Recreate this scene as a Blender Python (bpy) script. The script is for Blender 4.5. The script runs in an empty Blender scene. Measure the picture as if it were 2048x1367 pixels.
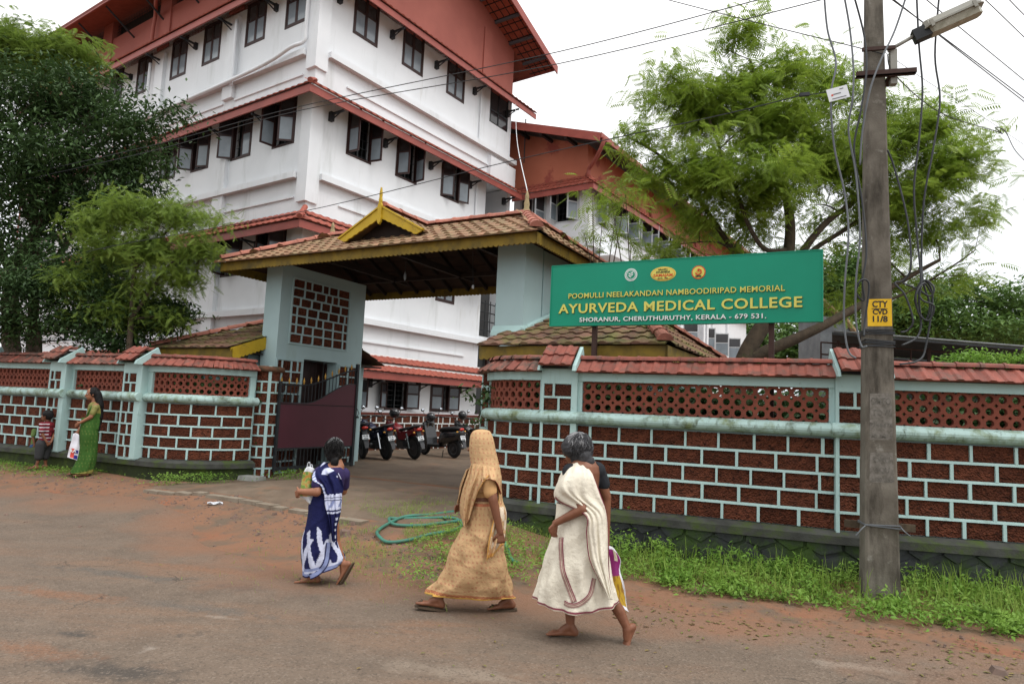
import bpy, bmesh, math, random
import numpy as np
from mathutils import Vector, Matrix, noise
R = math.radians
rnd = random.Random(7)
scn = bpy.context.scene
COL = scn.collection

# ------------------------------------------------------------------ camera, sky, sun, exposure
CAMH = 1.65
cam = bpy.data.cameras.new('camera'); camo = bpy.data.objects.new('camera', cam); COL.objects.link(camo)
cam.sensor_width = 36; cam.lens = 36 * 1340.79 / 2048; cam.clip_start = .05; cam.clip_end = 3000
PITCH, ROLL = .100778652, .0445436425
_r = Vector((1, 0, 0)); _f = Vector((0, math.cos(PITCH), math.sin(PITCH))); _u = _r.cross(_f)
_B = Matrix((_r, _u, -_f)).transposed() @ Matrix.Rotation(ROLL, 3, 'Z')
camo.matrix_world = Matrix.Translation((0, 0, CAMH)) @ _B.to_4x4()
scn.camera = camo
w = bpy.data.worlds.new('World'); scn.world = w; w.use_nodes = True
nt = w.node_tree; nt.nodes.clear()
out = nt.nodes.new('ShaderNodeOutputWorld'); bg = nt.nodes.new('ShaderNodeBackground')
sky = nt.nodes.new('ShaderNodeTexSky'); sky.sky_type = 'NISHITA'; sky.sun_disc = False
SUN_EL, SUN_AZ = R(58), R(125)      # azimuth from +Y towards +X
sky.sun_elevation = SUN_EL; sky.sun_rotation = SUN_AZ
sky.air_density = 1.0; sky.dust_density = 4.0; sky.ozone_density = 1.0
hsv = nt.nodes.new('ShaderNodeHueSaturation'); hsv.inputs['Saturation'].default_value = .10
mixc = nt.nodes.new('ShaderNodeMix'); mixc.data_type = 'RGBA'; mixc.inputs[0].default_value = .72
tc = nt.nodes.new('ShaderNodeTexCoord'); sep = nt.nodes.new('ShaderNodeSeparateXYZ')
nz = nt.nodes.new('ShaderNodeTexNoise'); nz.inputs['Scale'].default_value = 1.6; nz.inputs['Detail'].default_value = 4
ramp = nt.nodes.new('ShaderNodeValToRGB')
ramp.color_ramp.elements[0].position = 0.0; ramp.color_ramp.elements[0].color = (.60, .645, .69, 1)
ramp.color_ramp.elements[1].position = 1.0; ramp.color_ramp.elements[1].color = (1.55, 1.55, 1.55, 1)
e = ramp.color_ramp.elements.new(.35); e.color = (.84, .86, .88, 1); e = ramp.color_ramp.elements.new(.62); e.color = (1.0, 1.0, 1.0, 1)
add = nt.nodes.new('ShaderNodeMath'); add.operation = 'MULTIPLY_ADD'; add.inputs[1].default_value = .22; 
nt.links.new(tc.outputs['Generated'], sep.inputs[0]); nt.links.new(tc.outputs['Generated'], nz.inputs['Vector'])
nt.links.new(nz.outputs['Fac'], add.inputs[0]); nt.links.new(sep.outputs['Z'], add.inputs[2])
nt.links.new(add.outputs[0], ramp.inputs[0])
sc_ = nt.nodes.new('ShaderNodeVectorMath'); sc_.operation = 'SCALE'; sc_.inputs['Scale'].default_value = 17.0
nt.links.new(ramp.outputs['Color'], sc_.inputs[0])
nt.links.new(sky.outputs[0], hsv.inputs['Color']); nt.links.new(hsv.outputs[0], mixc.inputs[6]); nt.links.new(sc_.outputs[0], mixc.inputs[7])
nt.links.new(mixc.outputs[2], bg.inputs['Color']); bg.inputs['Strength'].default_value = .10
nt.links.new(bg.outputs[0], out.inputs['Surface'])
sun = bpy.data.lights.new('sun', 'SUN'); sun.energy = 1.2; sun.angle = R(22); sun.color = (1, .98, .95)
suno = bpy.data.objects.new('sun', sun); COL.objects.link(suno)
sd = Vector((math.sin(SUN_AZ) * math.cos(SUN_EL), math.cos(SUN_AZ) * math.cos(SUN_EL), math.sin(SUN_EL)))
suno.rotation_euler = sd.to_track_quat('Z', 'Y').to_euler()
scn.view_settings.view_transform = 'Standard'; scn.view_settings.look = 'None'
scn.view_settings.exposure = 0.12; scn.view_settings.gamma = 1.0; scn.view_settings.use_curve_mapping = False
scn.render.engine = 'CYCLES'
scn.cycles.max_bounces = 8; scn.cycles.transparent_max_bounces = 12

# ------------------------------------------------------------------ geometry helpers
class MB:
    def __init__(s): s.v = []; s.f = []; s.m = []; s.cm = 0
    def mat(s, i): s.cm = i; return s
    def add(s, vs, fs, M=None):
        n = len(s.v)
        if M is None: s.v += [tuple(v) for v in vs]
        else: s.v += [tuple(M @ Vector(v)) for v in vs]
        s.f += [tuple(n + i for i in f) for f in fs]; s.m += [s.cm] * len(fs)
        return s
    def box(s, c, d, M=None, top=None):
        x, y, z = c; a, b, h = d[0] / 2, d[1] / 2, d[2] / 2
        t = top or (1, 1)
        vs = [(x - a, y - b, z - h), (x + a, y - b, z - h), (x + a, y + b, z - h), (x - a, y + b, z - h),
              (x - a * t[0], y - b * t[1], z + h), (x + a * t[0], y - b * t[1], z + h), (x + a * t[0], y + b * t[1], z + h), (x - a * t[0], y + b * t[1], z + h)]
        return s.add(vs, [(0, 3, 2, 1), (4, 5, 6, 7), (0, 1, 5, 4), (1, 2, 6, 5), (2, 3, 7, 6), (3, 0, 4, 7)], M)
    def bb(s, x0, x1, y0, y1, z0, z1, M=None):
        return s.box(((x0 + x1) / 2, (y0 + y1) / 2, (z0 + z1) / 2), (x1 - x0, y1 - y0, z1 - z0), M)
    def hexa(s, p):   # 8 points: bottom 4 ccw, top 4 ccw
        return s.add(p, [(0, 3, 2, 1), (4, 5, 6, 7), (0, 1, 5, 4), (1, 2, 6, 5), (2, 3, 7, 6), (3, 0, 4, 7)])
    def tube(s, pts, r, n=8, caps=True, M=None):
        pts = [Vector(p) for p in pts]; rs = r if isinstance(r, (list, tuple)) else [r] * len(pts)
        vs = []; up = None
        for i, p in enumerate(pts):
            a = pts[min(i + 1, len(pts) - 1)] - pts[max(i - 1, 0)]
            if a.length < 1e-9: a = Vector((0, 0, 1))
            a.normalize()
            if up is None:
                up = Vector((0, 0, 1)) if abs(a.z) < .9 else Vector((1, 0, 0))
            x = up.cross(a)
            if x.length < 1e-6: x = Vector((0, 1, 0)).cross(a)
            x.normalize(); y = a.cross(x); up = y
            for k in range(n):
                t = 2 * math.pi * k / n
                vs.append(p + x * (rs[i] * math.cos(t)) + y * (rs[i] * math.sin(t)))
        fs = []
        for i in range(len(pts) - 1):
            for k in range(n):
                k2 = (k + 1) % n
                fs.append((i * n + k, i * n + k2, (i + 1) * n + k2, (i + 1) * n + k))
        if caps: fs.append(tuple(range(n - 1, -1, -1))); fs.append(tuple((len(pts) - 1) * n + k for k in range(n)))
        return s.add(vs, fs, M)
    def lathe(s, prof, n=16, M=None):   # prof [(r,z)]
        vs = []; fs = []
        for r, z in prof:
            for k in range(n):
                t = 2 * math.pi * k / n; vs.append((r * math.cos(t), r * math.sin(t), z))
        for i in range(len(prof) - 1):
            for k in range(n):
                k2 = (k + 1) % n; fs.append((i * n + k, i * n + k2, (i + 1) * n + k2, (i + 1) * n + k))
        fs.append(tuple(range(n - 1, -1, -1))); fs.append(tuple((len(prof) - 1) * n + k for k in range(n)))
        return s.add(vs, fs, M)
    def ell(s, c, r, n=12, m=8, M=None, rot=None):
        T = Matrix.Translation(c) @ (rot.to_4x4() if rot is not None else Matrix()) @ Matrix.Diagonal((r[0], r[1], r[2], 1))
        if M is not None: T = M @ T
        vs = [(0, 0, -1)]; fs = []
        for i in range(1, m):
            a = -math.pi / 2 + math.pi * i / m
            for k in range(n):
                t = 2 * math.pi * k / n; vs.append((math.cos(a) * math.cos(t), math.cos(a) * math.sin(t), math.sin(a)))
        vs.append((0, 0, 1))
        for k in range(n): fs.append((0, 1 + (k + 1) % n, 1 + k))
        for i in range(m - 2):
            for k in range(n):
                k2 = (k + 1) % n; a = 1 + i * n; b = 1 + (i + 1) * n
                fs.append((a + k, a + k2, b + k2, b + k))
        a = 1 + (m - 2) * n; L = len(vs) - 1
        for k in range(n): fs.append((a + k, a + (k + 1) % n, L))
        return s.add(vs, fs, T)
    def prism(s, poly, y0, y1, M=None):   # polygon in x,z (ccw seen from -y), extruded along y
        n = len(poly); vs = [(x, y0, z) for x, z in poly] + [(x, y1, z) for x, z in poly]
        fs = [tuple(range(n)), tuple(range(2 * n - 1, n - 1, -1))] + [(i, n + i, n + (i + 1) % n, (i + 1) % n) for i in range(n)]
        return s.add(vs, fs, M)
    def mesh(s, name, mats, smooth=False):
        me = bpy.data.meshes.new(name); me.from_pydata(s.v, [], s.f)
        for m in (mats if isinstance(mats, (list, tuple)) else [mats]): me.materials.append(m)
        me.polygons.foreach_set('material_index', s.m)
        if smooth: me.polygons.foreach_set('use_smooth', [True] * len(s.f))
        me.update(); return me
    def build(s, name, mats, parent=None, smooth=False, M=None):
        return link(s.mesh(name, mats, smooth), name, parent, M)

def link(me, name, parent=None, M=None):
    o = bpy.data.objects.new(name, me); COL.objects.link(o)
    if parent is not None: o.parent = parent
    if M is not None: o.matrix_basis = M
    return o
def tag(o, label=None, cat=None, group=None, kind=None):
    if label: o['label'] = label
    if cat: o['category'] = cat
    if group: o['group'] = group
    if kind: o['kind'] = kind
    return o
def thing(name, label, cat, loc=(0, 0, 0), rz=0, group=None):
    o = bpy.data.objects.new(name, None); COL.objects.link(o); o.location = loc; o.rotation_euler = (0, 0, rz)
    o.empty_display_size = .2
    return tag(o, label, cat, group)
def copytree(o, parent=None):
    c = o.copy(); COL.objects.link(c)
    if parent is not None: c.parent = parent
    for ch in list(o.children): copytree(ch, c)
    return c
def rotz(a): return Matrix.Rotation(a, 4, 'Z')
def TR(x, y, z): return Matrix.Translation((x, y, z))
def at(px, py, y):      # a point of the place, from its direction in the photograph and its distance along +Y
    d = (_B @ Vector(((px - 1024) / 1340.79, -(py - 683.5) / 1340.79, -1)))
    return Vector((0, 0, CAMH)) + d * (y / d.y)
def smoothstep(a, b, x):
    t = max(0, min(1, (x - a) / (b - a))); return t * t * (3 - 2 * t)
def evalmesh(o, name):
    dg = bpy.context.evaluated_depsgraph_get(); dg.update()
    me = bpy.data.meshes.new_from_object(o.evaluated_get(dg)); me.name = name
    return me
def crom(pts, n):
    pts = [Vector(p) for p in pts]; o = []
    for i in range(len(pts) - 1):
        p0 = pts[max(i - 1, 0)]; p1 = pts[i]; p2 = pts[i + 1]; p3 = pts[min(i + 2, len(pts) - 1)]
        for k in range(n):
            t = k / n
            o.append(.5 * ((2 * p1) + (p2 - p0) * t + (2 * p0 - 5 * p1 + 4 * p2 - p3) * t * t + (3 * p1 - p0 - 3 * p2 + p3) * t ** 3))
    o.append(pts[-1]); return o

# ------------------------------------------------------------------ materials
def mat(name, base, rough=.8, spec=.3, metal=0, var=None, vscale=5, vdetail=5, bump=0, bscale=40, bdist=.02, rvar=0,
        spots=None, top=None, drip=None, coat=0, perobj=0, stretch=None, trans=0, attr=None, bumptex='noise', pit=None):
    """base colour with noise variation to colour `var`, optional dirt `spots`=(colour,scale,lo,hi), relief bump"""
    m = bpy.data.materials.new(name); m.use_nodes = True; t = m.node_tree; N = t.nodes; L = t.links
    b = N['Principled BSDF']; b.inputs['Roughness'].default_value = rough; b.inputs['Metallic'].default_value = metal
    b.inputs['Specular IOR Level'].default_value = spec; b.inputs['Coat Weight'].default_value = coat
    g = N.new('ShaderNodeNewGeometry'); pos = g.outputs['Position']
    if stretch:
        mp = N.new('ShaderNodeMapping'); mp.inputs['Scale'].default_value = stretch; L.new(pos, mp.inputs[0]); pos = mp.outputs[0]
    def noise_(scale, det=5, vec=None, rough_=.6):
        n = N.new('ShaderNodeTexNoise'); n.inputs['Scale'].default_value = scale; n.inputs['Detail'].default_value = det
        n.inputs['Roughness'].default_value = rough_; L.new(vec or pos, n.inputs['Vector']); return n.outputs['Fac']
    def rampf(fac, lo, hi):
        r = N.new('ShaderNodeMapRange'); r.inputs['From Min'].default_value = lo; r.inputs['From Max'].default_value = hi
        L.new(fac, r.inputs['Value']); return r.outputs[0]
    def mix(fac, a, c, mode='MIX'):
        x = N.new('ShaderNodeMix'); x.data_type = 'RGBA'; x.blend_type = mode
        if isinstance(fac, float): x.inputs[0].default_value = fac
        else: L.new(fac, x.inputs[0])
        for i, k in ((6, a), (7, c)):
            if isinstance(k, tuple): x.inputs[i].default_value = (*k[:3], 1)
            else: L.new(k, x.inputs[i])
        return x.outputs[2]
    if attr:
        a = N.new('ShaderNodeAttribute'); a.attribute_name = attr; col = a.outputs['Color']
        if var: col = mix(rampf(noise_(vscale, vdetail), .35, .65), col, mix(1.0, col, tuple(var), 'MULTIPLY'))
    else:
        col = tuple(base)
        if var: col = mix(rampf(noise_(vscale, vdetail), .35, .65), tuple(base), tuple(var))
    if perobj:
        oi = N.new('ShaderNodeObjectInfo'); mr = N.new('ShaderNodeMapRange'); mr.inputs['To Min'].default_value = 1 - perobj; mr.inputs['To Max'].default_value = 1 + perobj
        L.new(oi.outputs['Random'], mr.inputs['Value'])
        vm = N.new('ShaderNodeVectorMath'); vm.operation = 'SCALE'; L.new(mr.outputs[0], vm.inputs['Scale'])
        if isinstance(col, tuple): vm.inputs[0].default_value = col[:3]
        else: L.new(col, vm.inputs[0])
        col = vm.outputs[0]
    for sp in (spots or []):
        vec = None
        if len(sp) > 4:
            mp = N.new('ShaderNodeMapping'); mp.inputs['Scale'].default_value = sp[4]; L.new(g.outputs['Position'], mp.inputs[0]); vec = mp.outputs[0]
        col = mix(rampf(noise_(sp[1], 6, vec, .65), sp[2], sp[3]), col, tuple(sp[0]))
    if pit:   # dark pits
        vo = N.new('ShaderNodeTexVoronoi'); vo.inputs['Scale'].default_value = pit[1]; vo.inputs['Randomness'].default_value = 1
        nn = N.new('ShaderNodeMix'); nn.data_type = 'VECTOR'; nn.inputs[0].default_value = .12
        nt_ = N.new('ShaderNodeTexNoise'); nt_.inputs['Scale'].default_value = 14; L.new(pos, nt_.inputs['Vector'])
        L.new(pos, nn.inputs[4]); L.new(nt_.outputs['Color'], nn.inputs[5]); L.new(nn.outputs[1], vo.inputs['Vector'])
        col = mix(rampf(vo.outputs['Distance'], pit[2], pit[3]), tuple(pit[0]), col)
    if isinstance(col, tuple): b.inputs['Base Color'].default_value = (*col[:3], 1)
    else: L.new(col, b.inputs['Base Color'])
    if rvar:
        rr = N.new('ShaderNodeMapRange'); rr.inputs['To Min'].default_value = max(.02, rough - rvar); rr.inputs['To Max'].default_value = min(1, rough + rvar)
        L.new(noise_(vscale * 1.7, 4), rr.inputs['Value']); L.new(rr.outputs[0], b.inputs['Roughness'])
    if bump:
        bp = N.new('ShaderNodeBump'); bp.inputs['Strength'].default_value = bump; bp.inputs['Distance'].default_value = bdist
        if bumptex == 'voronoi':
            v = N.new('ShaderNodeTexVoronoi'); v.inputs['Scale'].default_value = bscale; L.new(pos, v.inputs['Vector']); hgt = v.outputs['Distance']
            ad = N.new('ShaderNodeMath'); ad.operation = 'ADD'; L.new(hgt, ad.inputs[0]); L.new(noise_(bscale * .6, 6), ad.inputs[1]); hgt = ad.outputs[0]
        else: hgt = noise_(bscale, 6)
        L.new(hgt, bp.inputs['Height']); L.new(bp.outputs[0], b.inputs['Normal'])
    if trans:
        tr = N.new('ShaderNodeBsdfTranslucent'); ms = N.new('ShaderNodeMixShader'); ms.inputs[0].default_value = trans
        if isinstance(col, tuple): tr.inputs['Color'].default_value = (*col[:3], 1)
        else: L.new(col, tr.inputs['Color'])
        L.new(b.outputs[0], ms.inputs[1]); L.new(tr.outputs[0], ms.inputs[2])
        L.new(ms.outputs[0], N['Material Output'].inputs['Surface'])
    return m

M = {}
M['white'] = mat('white_wall_paint', (.75, .77, .79), .75, var=(.69, .71, .73), vscale=.7, bump=.15, bscale=60, bdist=.004,
                 spots=[((.50, .52, .51), 1.6, .56, .80, (1, 1, .16)), ((.42, .41, .36), 2.6, .66, .84, (1, 1, .12)), ((.50, .47, .36), .9, .68, .9, (1, 1, .3))])
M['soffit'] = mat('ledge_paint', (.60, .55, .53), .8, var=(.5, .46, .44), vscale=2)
M['redpaint'] = mat('terracotta_wall_paint', (.345, .105, .078), .7, var=(.29, .085, .064), vscale=.8, bump=.15, bscale=50, bdist=.004,
                    spots=[((.27, .07, .055), 1.1, .62, .8, (1, 1, .3))])
M['fascia'] = mat('red_fascia_board', (.34, .088, .068), .5, var=(.27, .07, .055), vscale=2)
M['wingred'] = mat('orange_red_wall_paint', (.46, .15, .088), .7, var=(.40, .125, .072), vscale=.8, bump=.15, bscale=50, bdist=.004, spots=[((.30, .07, .05), .6, .56, .60)])
M['clay'] = mat('clay_roof_tile_new', (.36, .095, .062), .7, var=(.26, .068, .048), vscale=9, bump=.2, bscale=70, bdist=.005,
                spots=[((.16, .07, .05), 3, .55, .75), ((.07, .06, .045), 7, .66, .82)])
M['clayold'] = mat('clay_roof_tile_weathered', (.27, .145, .085), .8, var=(.20, .105, .06), vscale=6, bump=.3, bscale=60, bdist=.006, perobj=.30,
                   spots=[((.22, .165, .088), 5, .42, .64), ((.055, .05, .035), 9, .60, .78)])
M['claymoss'] = mat('clay_roof_tile_mossy', (.19, .10, .068), .85, var=(.13, .07, .048), vscale=6, bump=.3, bscale=60, bdist=.006, perobj=.3,
                    spots=[((.15, .145, .045), 2.5, .44, .64), ((.06, .055, .04), 6, .54, .74)])
M['coping'] = mat('red_coping_tile', (.25, .072, .050), .7, var=(.165, .052, .038), vscale=10, bump=.2, bscale=80, bdist=.004, perobj=.18,
                  spots=[((.10, .07, .055), 7, .52, .74), ((.07, .085, .035), 4, .68, .86)])
M['copingold'] = mat('darkened_coping_tile', (.24, .085, .06), .75, var=(.15, .06, .045), vscale=8, bump=.2, bscale=80, bdist=.004, perobj=.35,
                  spots=[((.06, .05, .04), 6, .47, .66), ((.09, .09, .035), 4, .62, .8)])
M['mint'] = mat('mint_paint', (.40, .56, .54), .6, var=(.36, .51, .50), vscale=3, bump=.15, bscale=70, bdist=.004,
                spots=[((.22, .30, .24), 5, .62, .85, (1, 1, .35)), ((.10, .13, .06), 9, .64, .84), ((.16, .22, .16), 3, .60, .84, (1, 1, .18))])
M['mintmoss'] = mat('mint_paint_moss_stained', (.40, .55, .52), .6, var=(.34, .48, .45), vscale=3, bump=.25, bscale=50, bdist=.006,
                spots=[((.16, .20, .09), 6, .48, .70), ((.06, .075, .035), 14, .54, .74, (1, 1, .35)), ((.05, .06, .03), 2.2, .56, .72)])
M['minthouse'] = mat('pale_mint_wall', (.38, .51, .52), .7, var=(.35, .47, .48), vscale=1.4, bump=.12, bscale=60, bdist=.003,
                spots=[((.29, .37, .33), 1.8, .60, .9, (1, 1, .3))])
M['laterite'] = mat('laterite_stone', (.150, .050, .028), .95, spec=.1, var=(.092, .032, .020), vscale=13, vdetail=8, bump=1.0, bscale=48, bdist=.028, perobj=.30,
                    bumptex='voronoi', spots=[((.028, .013, .010), 34, .52, .66, (.6, .6, 1.3)), ((.22, .075, .035), 21, .62, .8)])
M['brickfar'] = mat('red_brick_veneer', (.30, .09, .055), .85, var=(.20, .06, .035), vscale=9, bump=.4, bscale=40, perobj=.25)
M['mortarfar'] = mat('white_mortar', (.62, .64, .62), .8)
M['terra'] = mat('terracotta_jali', (.22, .062, .038), .85, var=(.15, .042, .027), vscale=5, bump=.35, bscale=70, bdist=.006,
                 spots=[((.06, .03, .022), 9, .58, .78)])
M['yellow'] = mat('yellow_fascia_paint', (.50, .34, .02), .55, var=(.42, .27, .015), vscale=4, bump=.1, bscale=60, bdist=.003,
                  spots=[((.14, .11, .03), 6, .58, .8)])
M['darkwood'] = mat('dark_brown_window_frame', (.045, .020, .018), .5, var=(.03, .014, .012), vscale=8)
M['wood'] = mat('dark_rafter', (.030, .020, .016), .8, var=(.02, .014, .012), vscale=6)
M['pane'] = mat('frosted_window_glass', (.24, .28, .31), .15, spec=.5, var=(.17, .20, .225), vscale=1.5)
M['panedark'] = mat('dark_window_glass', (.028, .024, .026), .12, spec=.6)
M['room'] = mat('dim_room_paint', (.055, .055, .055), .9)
M['black'] = mat('black_iron', (.014, .017, .02), .5, var=(.024, .026, .028), vscale=10)
M['bracket'] = mat('black_bracket', (.02, .02, .022), .6)
M['gold'] = mat('gold_paint', (.45, .25, .05), .45, metal=.3)
M['maroon'] = mat('maroon_sheet_metal', (.088, .020, .032), .42, var=(.074, .017, .027), vscale=1.4, rvar=.1,
                  spots=[((.15, .09, .10), 5, .68, .9, (1, 1, .3)), ((.030, .010, .012), 3, .68, .86, (1, 1, .4))])
M['concrete'] = mat('grey_pole_concrete', (.165, .148, .122), .9, var=(.095, .083, .066), vscale=3.5, bump=.5, bscale=60, bdist=.006,
                    spots=[((.040, .034, .026), 5, .48, .66, (1, 1, .22)), ((.26, .25, .22), 9, .60, .78), ((.05, .045, .03), 1.6, .56, .7, (1, 1, .6))])
M['plinthcap'] = mat('dark_mossy_plinth_cap', (.060, .062, .055), .9, var=(.035, .036, .032), vscale=5, bump=.5, bscale=40, bdist=.01,
                     spots=[((.05, .075, .015), 4, .48, .66), ((.14, .145, .14), 7, .68, .85)])
M['stone'] = mat('dark_mossy_stone', (.040, .044, .047), .6, var=(.020, .022, .024), vscale=5, bump=.5, bscale=26, bdist=.015, perobj=.12,
                 spots=[((.035, .068, .010), 2.2, .44, .60), ((.12, .14, .16), 4, .66, .80)])
M['stonegreen'] = mat('thick_mossy_plinth', (.035, .052, .014), .9, var=(.020, .028, .012), vscale=4, bump=.6, bscale=30, bdist=.02,
                 spots=[((.065, .10, .015), 3, .50, .7), ((.03, .026, .022), 5, .60, .75)])
M['joint'] = mat('dark_joint', (.02, .02, .019), .9)
M['signgreen'] = mat('green_sign_paint', (.0, .245, .145), .45, var=(.0, .22, .13), vscale=1.1, bump=.25, bscale=2.5, bdist=.012, rvar=.08, spots=[((.005, .13, .085), 2, .64, .9, (1, 1, .2))])
M['signyellow'] = mat('sign_yellow', (.60, .56, .12), .5)
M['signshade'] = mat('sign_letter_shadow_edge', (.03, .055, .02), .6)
M['signwhite'] = mat('sign_white', (.68, .72, .70), .5)
M['signred'] = mat('sign_red', (.58, .06, .02), .5)
M['signorange'] = mat('sign_orange', (.72, .36, .06), .5)
M['signblack'] = mat('sign_black', (.02, .02, .02), .6)
M['rust'] = mat('rusty_steel', (.055, .032, .026), .8, var=(.05, .025, .02), vscale=20)
M['lampmetal'] = mat('weathered_lamp_housing', (.27, .27, .24), .45, var=(.26, .25, .21), vscale=9)
M['lampglass'] = mat('dirty_lamp_cover', (.38, .37, .30), .25, var=(.24, .23, .17), vscale=12)
M['cable'] = mat('dark_cable', (.035, .038, .042), .55)
M['cablegrey'] = mat('grey_cable', (.11, .12, .13), .5)
M['labelyellow'] = mat('yellow_paint_patch', (.70, .43, .015), .6, var=(.60, .36, .012), vscale=12)
M['tag'] = mat('white_plate', (.62, .64, .66), .5)
M['hose'] = mat('teal_hose', (.045, .20, .145), .45, var=(.06, .155, .115), vscale=9)
M['sheetdark'] = mat('dark_corrugated_sheet', (.055, .06, .065), .6, var=(.03, .033, .036), vscale=3)
M['sheetgrey'] = mat('grey_zinc_sheet', (.15, .16, .165), .5, var=(.09, .095, .10), vscale=3)
M['bark'] = mat('tree_bark', (.085, .062, .042), .95, var=(.05, .038, .027), vscale=9, bump=.7, bscale=30, bdist=.02,
                spots=[((.05, .065, .02), 4, .56, .74)])
def leafmat(name, a, b, c, tr=.35):
    return mat(name, a, .55, spec=.25, var=b, vscale=1.6, vdetail=3, trans=tr, spots=[(c, 6.0, .50, .72)])
M['neem'] = leafmat('neem_leaf', (.185, .285, .034), (.27, .365, .05), (.105, .18, .026), .52)
M['mango'] = leafmat('dark_broad_leaf', (.040, .078, .026), (.062, .115, .034), (.022, .045, .018), .22)
M['feather'] = leafmat('feathery_leaf', (.16, .245, .045), (.235, .325, .058), (.075, .125, .03), .45)
M['fartree'] = leafmat('far_tree_leaf', (.075, .145, .035), (.12, .21, .045), (.035, .075, .022), .25)
M['weed'] = leafmat('weed_leaf', (.15, .29, .042), (.23, .37, .065), (.07, .15, .028), .38)
M['grass'] = leafmat('grass_blade', (.20, .32, .045), (.27, .37, .08), (.12, .20, .03), .4)
M['litter'] = mat('dry_leaf', (.22, .15, .06), .8, var=(.13, .16, .04), vscale=3, perobj=.3)
M['pebble'] = mat('pebble', (.20, .13, .10), .9, var=(.12, .085, .07), vscale=9)
M['tyre'] = mat('rubber_tyre', (.016, .016, .017), .75)
M['chrome'] = mat('chrome', (.55, .56, .58), .22, metal=1)
M['dimmetal'] = mat('engine_metal', (.09, .09, .095), .5, metal=.5)
M['plate'] = mat('white_number_plate', (.68, .70, .72), .5)
M['bikered'] = mat('red_bike_paint', (.17, .012, .016), .22, spec=.5, coat=.4)
M['bikenavy'] = mat('navy_bike_paint', (.012, .016, .045), .22, spec=.5, coat=.4)
M['bikeblack'] = mat('black_bike_paint', (.012, .012, .014), .22, spec=.5, coat=.4)
M['seatblack'] = mat('black_seat', (.014, .014, .015), .6)
M['taillight'] = mat('red_tail_lamp', (.50, .02, .01), .25, spec=.6)
M['mirror'] = mat('mirror_glass', (.6, .65, .7), .08, metal=1)
M['skin'] = mat('brown_skin', (.21, .085, .045), .5, spec=.35, var=(.165, .064, .034), vscale=14)
M['skinlight'] = mat('brown_skin_lighter', (.30, .13, .07), .5, spec=.35, var=(.24, .10, .055), vscale=14)
M['hairblack'] = mat('black_hair', (.006, .0055, .006), .6, spec=.2, var=(.012, .011, .011), vscale=60, stretch=(1, 1, .3), bump=.8, bscale=90, bdist=.01)
M['hairgrey'] = mat('grey_hair', (.20, .205, .21), .6, var=(.018, .018, .020), vscale=11, bump=.9, bscale=70, bdist=.012)
M['sandal'] = mat('brown_sandal', (.075, .05, .032), .7)
M['yellowshadegrime'] = mat('shaded_grimy_yellow_eave_paint', (.235, .155, .016), .65, var=(.16, .105, .013), vscale=4, bump=.1, bscale=60, bdist=.003,
                  spots=[((.07, .055, .02), 5, .46, .74)])  # eave shade is mixed into this yellow, along with real grime
def cloth(name, rough=.85, **k): return mat(name, (1, 1, 1), rough, spec=.15, attr='Col', bump=.75, bscale=17, bdist=.022, var=(.93, .93, .93), vscale=7, **k)
M['cloth'] = cloth('printed_cotton')
M['blouseblack'] = mat('black_blouse', (.014, .016, .02), .85)
M['blousebeige'] = mat('beige_blouse', (.58, .34, .15), .85, var=(.5, .29, .125), vscale=12)
M['blousepurple'] = mat('navy_purple_blouse', (.028, .018, .075), .85)
M['blousegreen'] = mat('olive_gold_blouse', (.14, .14, .03), .7, var=(.23, .21, .07), vscale=20)
M['plastic'] = mat('white_plastic_bag', (.66, .68, .72), .35, trans=.15, bump=.6, bscale=22, bdist=.02)
# ------------------------------------------------------------------ place frames (metres)
GA = Vector((.15, 10.3, 0)); GY = R(-29)                       # gatehouse: x along its front, y inwards
GM = Matrix.Translation(GA) @ rotz(GY)
def G(x, y, z=0): return GM @ Vector((x, y, z))
GI = GM.inverted()
BC = Vector((-5.686, 17.5, 0)); BY = .970418418               # main building corner; x along its right front, y inwards
BM = Matrix.Translation(BC) @ rotz(BY)

def hground(x, y):
    p = GI @ Vector((x, y, 0)); xg, yg = p.x, p.y
    t = smoothstep(-4.3, -1.5, yg + .25 * math.sin(xg * .9)) if xg < 3 else smoothstep(-4.3, -1.5, yg)
    hi = .30 + (.05 - .30) * smoothstep(.3, 2.2, xg) - .10 * smoothstep(-3.6, -4.8, xg) + .06 * smoothstep(-6.0, -7.6, xg)
    if yg > -.5: hi = hi + (.27 - hi) * smoothstep(-.5, .8, yg)
    h = t * hi
    d = math.hypot(x, y)
    if d > 60: h += 0
    # cross-slope on the far left bank and small unevenness
    h += .012 * noise.noise(Vector((x * .8, y * .8, 0))) + .01 * noise.noise(Vector((x * 2.3, y * 2.3, 3))) * (1 if yg > -4 else .3)
    return h

def gridmesh(name, xs, ys, hf, mats, attr=None, dz=0):
    vs = [(x, y, hf(x, y) + dz) for y in ys for x in xs]; nx = len(xs)
    fs = [(j * nx + i, j * nx + i + 1, (j + 1) * nx + i + 1, (j + 1) * nx + i) for j in range(len(ys) - 1) for i in range(nx - 1)]
    me = bpy.data.meshes.new(name); me.from_pydata(vs, [], fs)
    for m in mats: me.materials.append(m)
    me.polygons.foreach_set('use_smooth', [True] * len(fs)); return me

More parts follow.
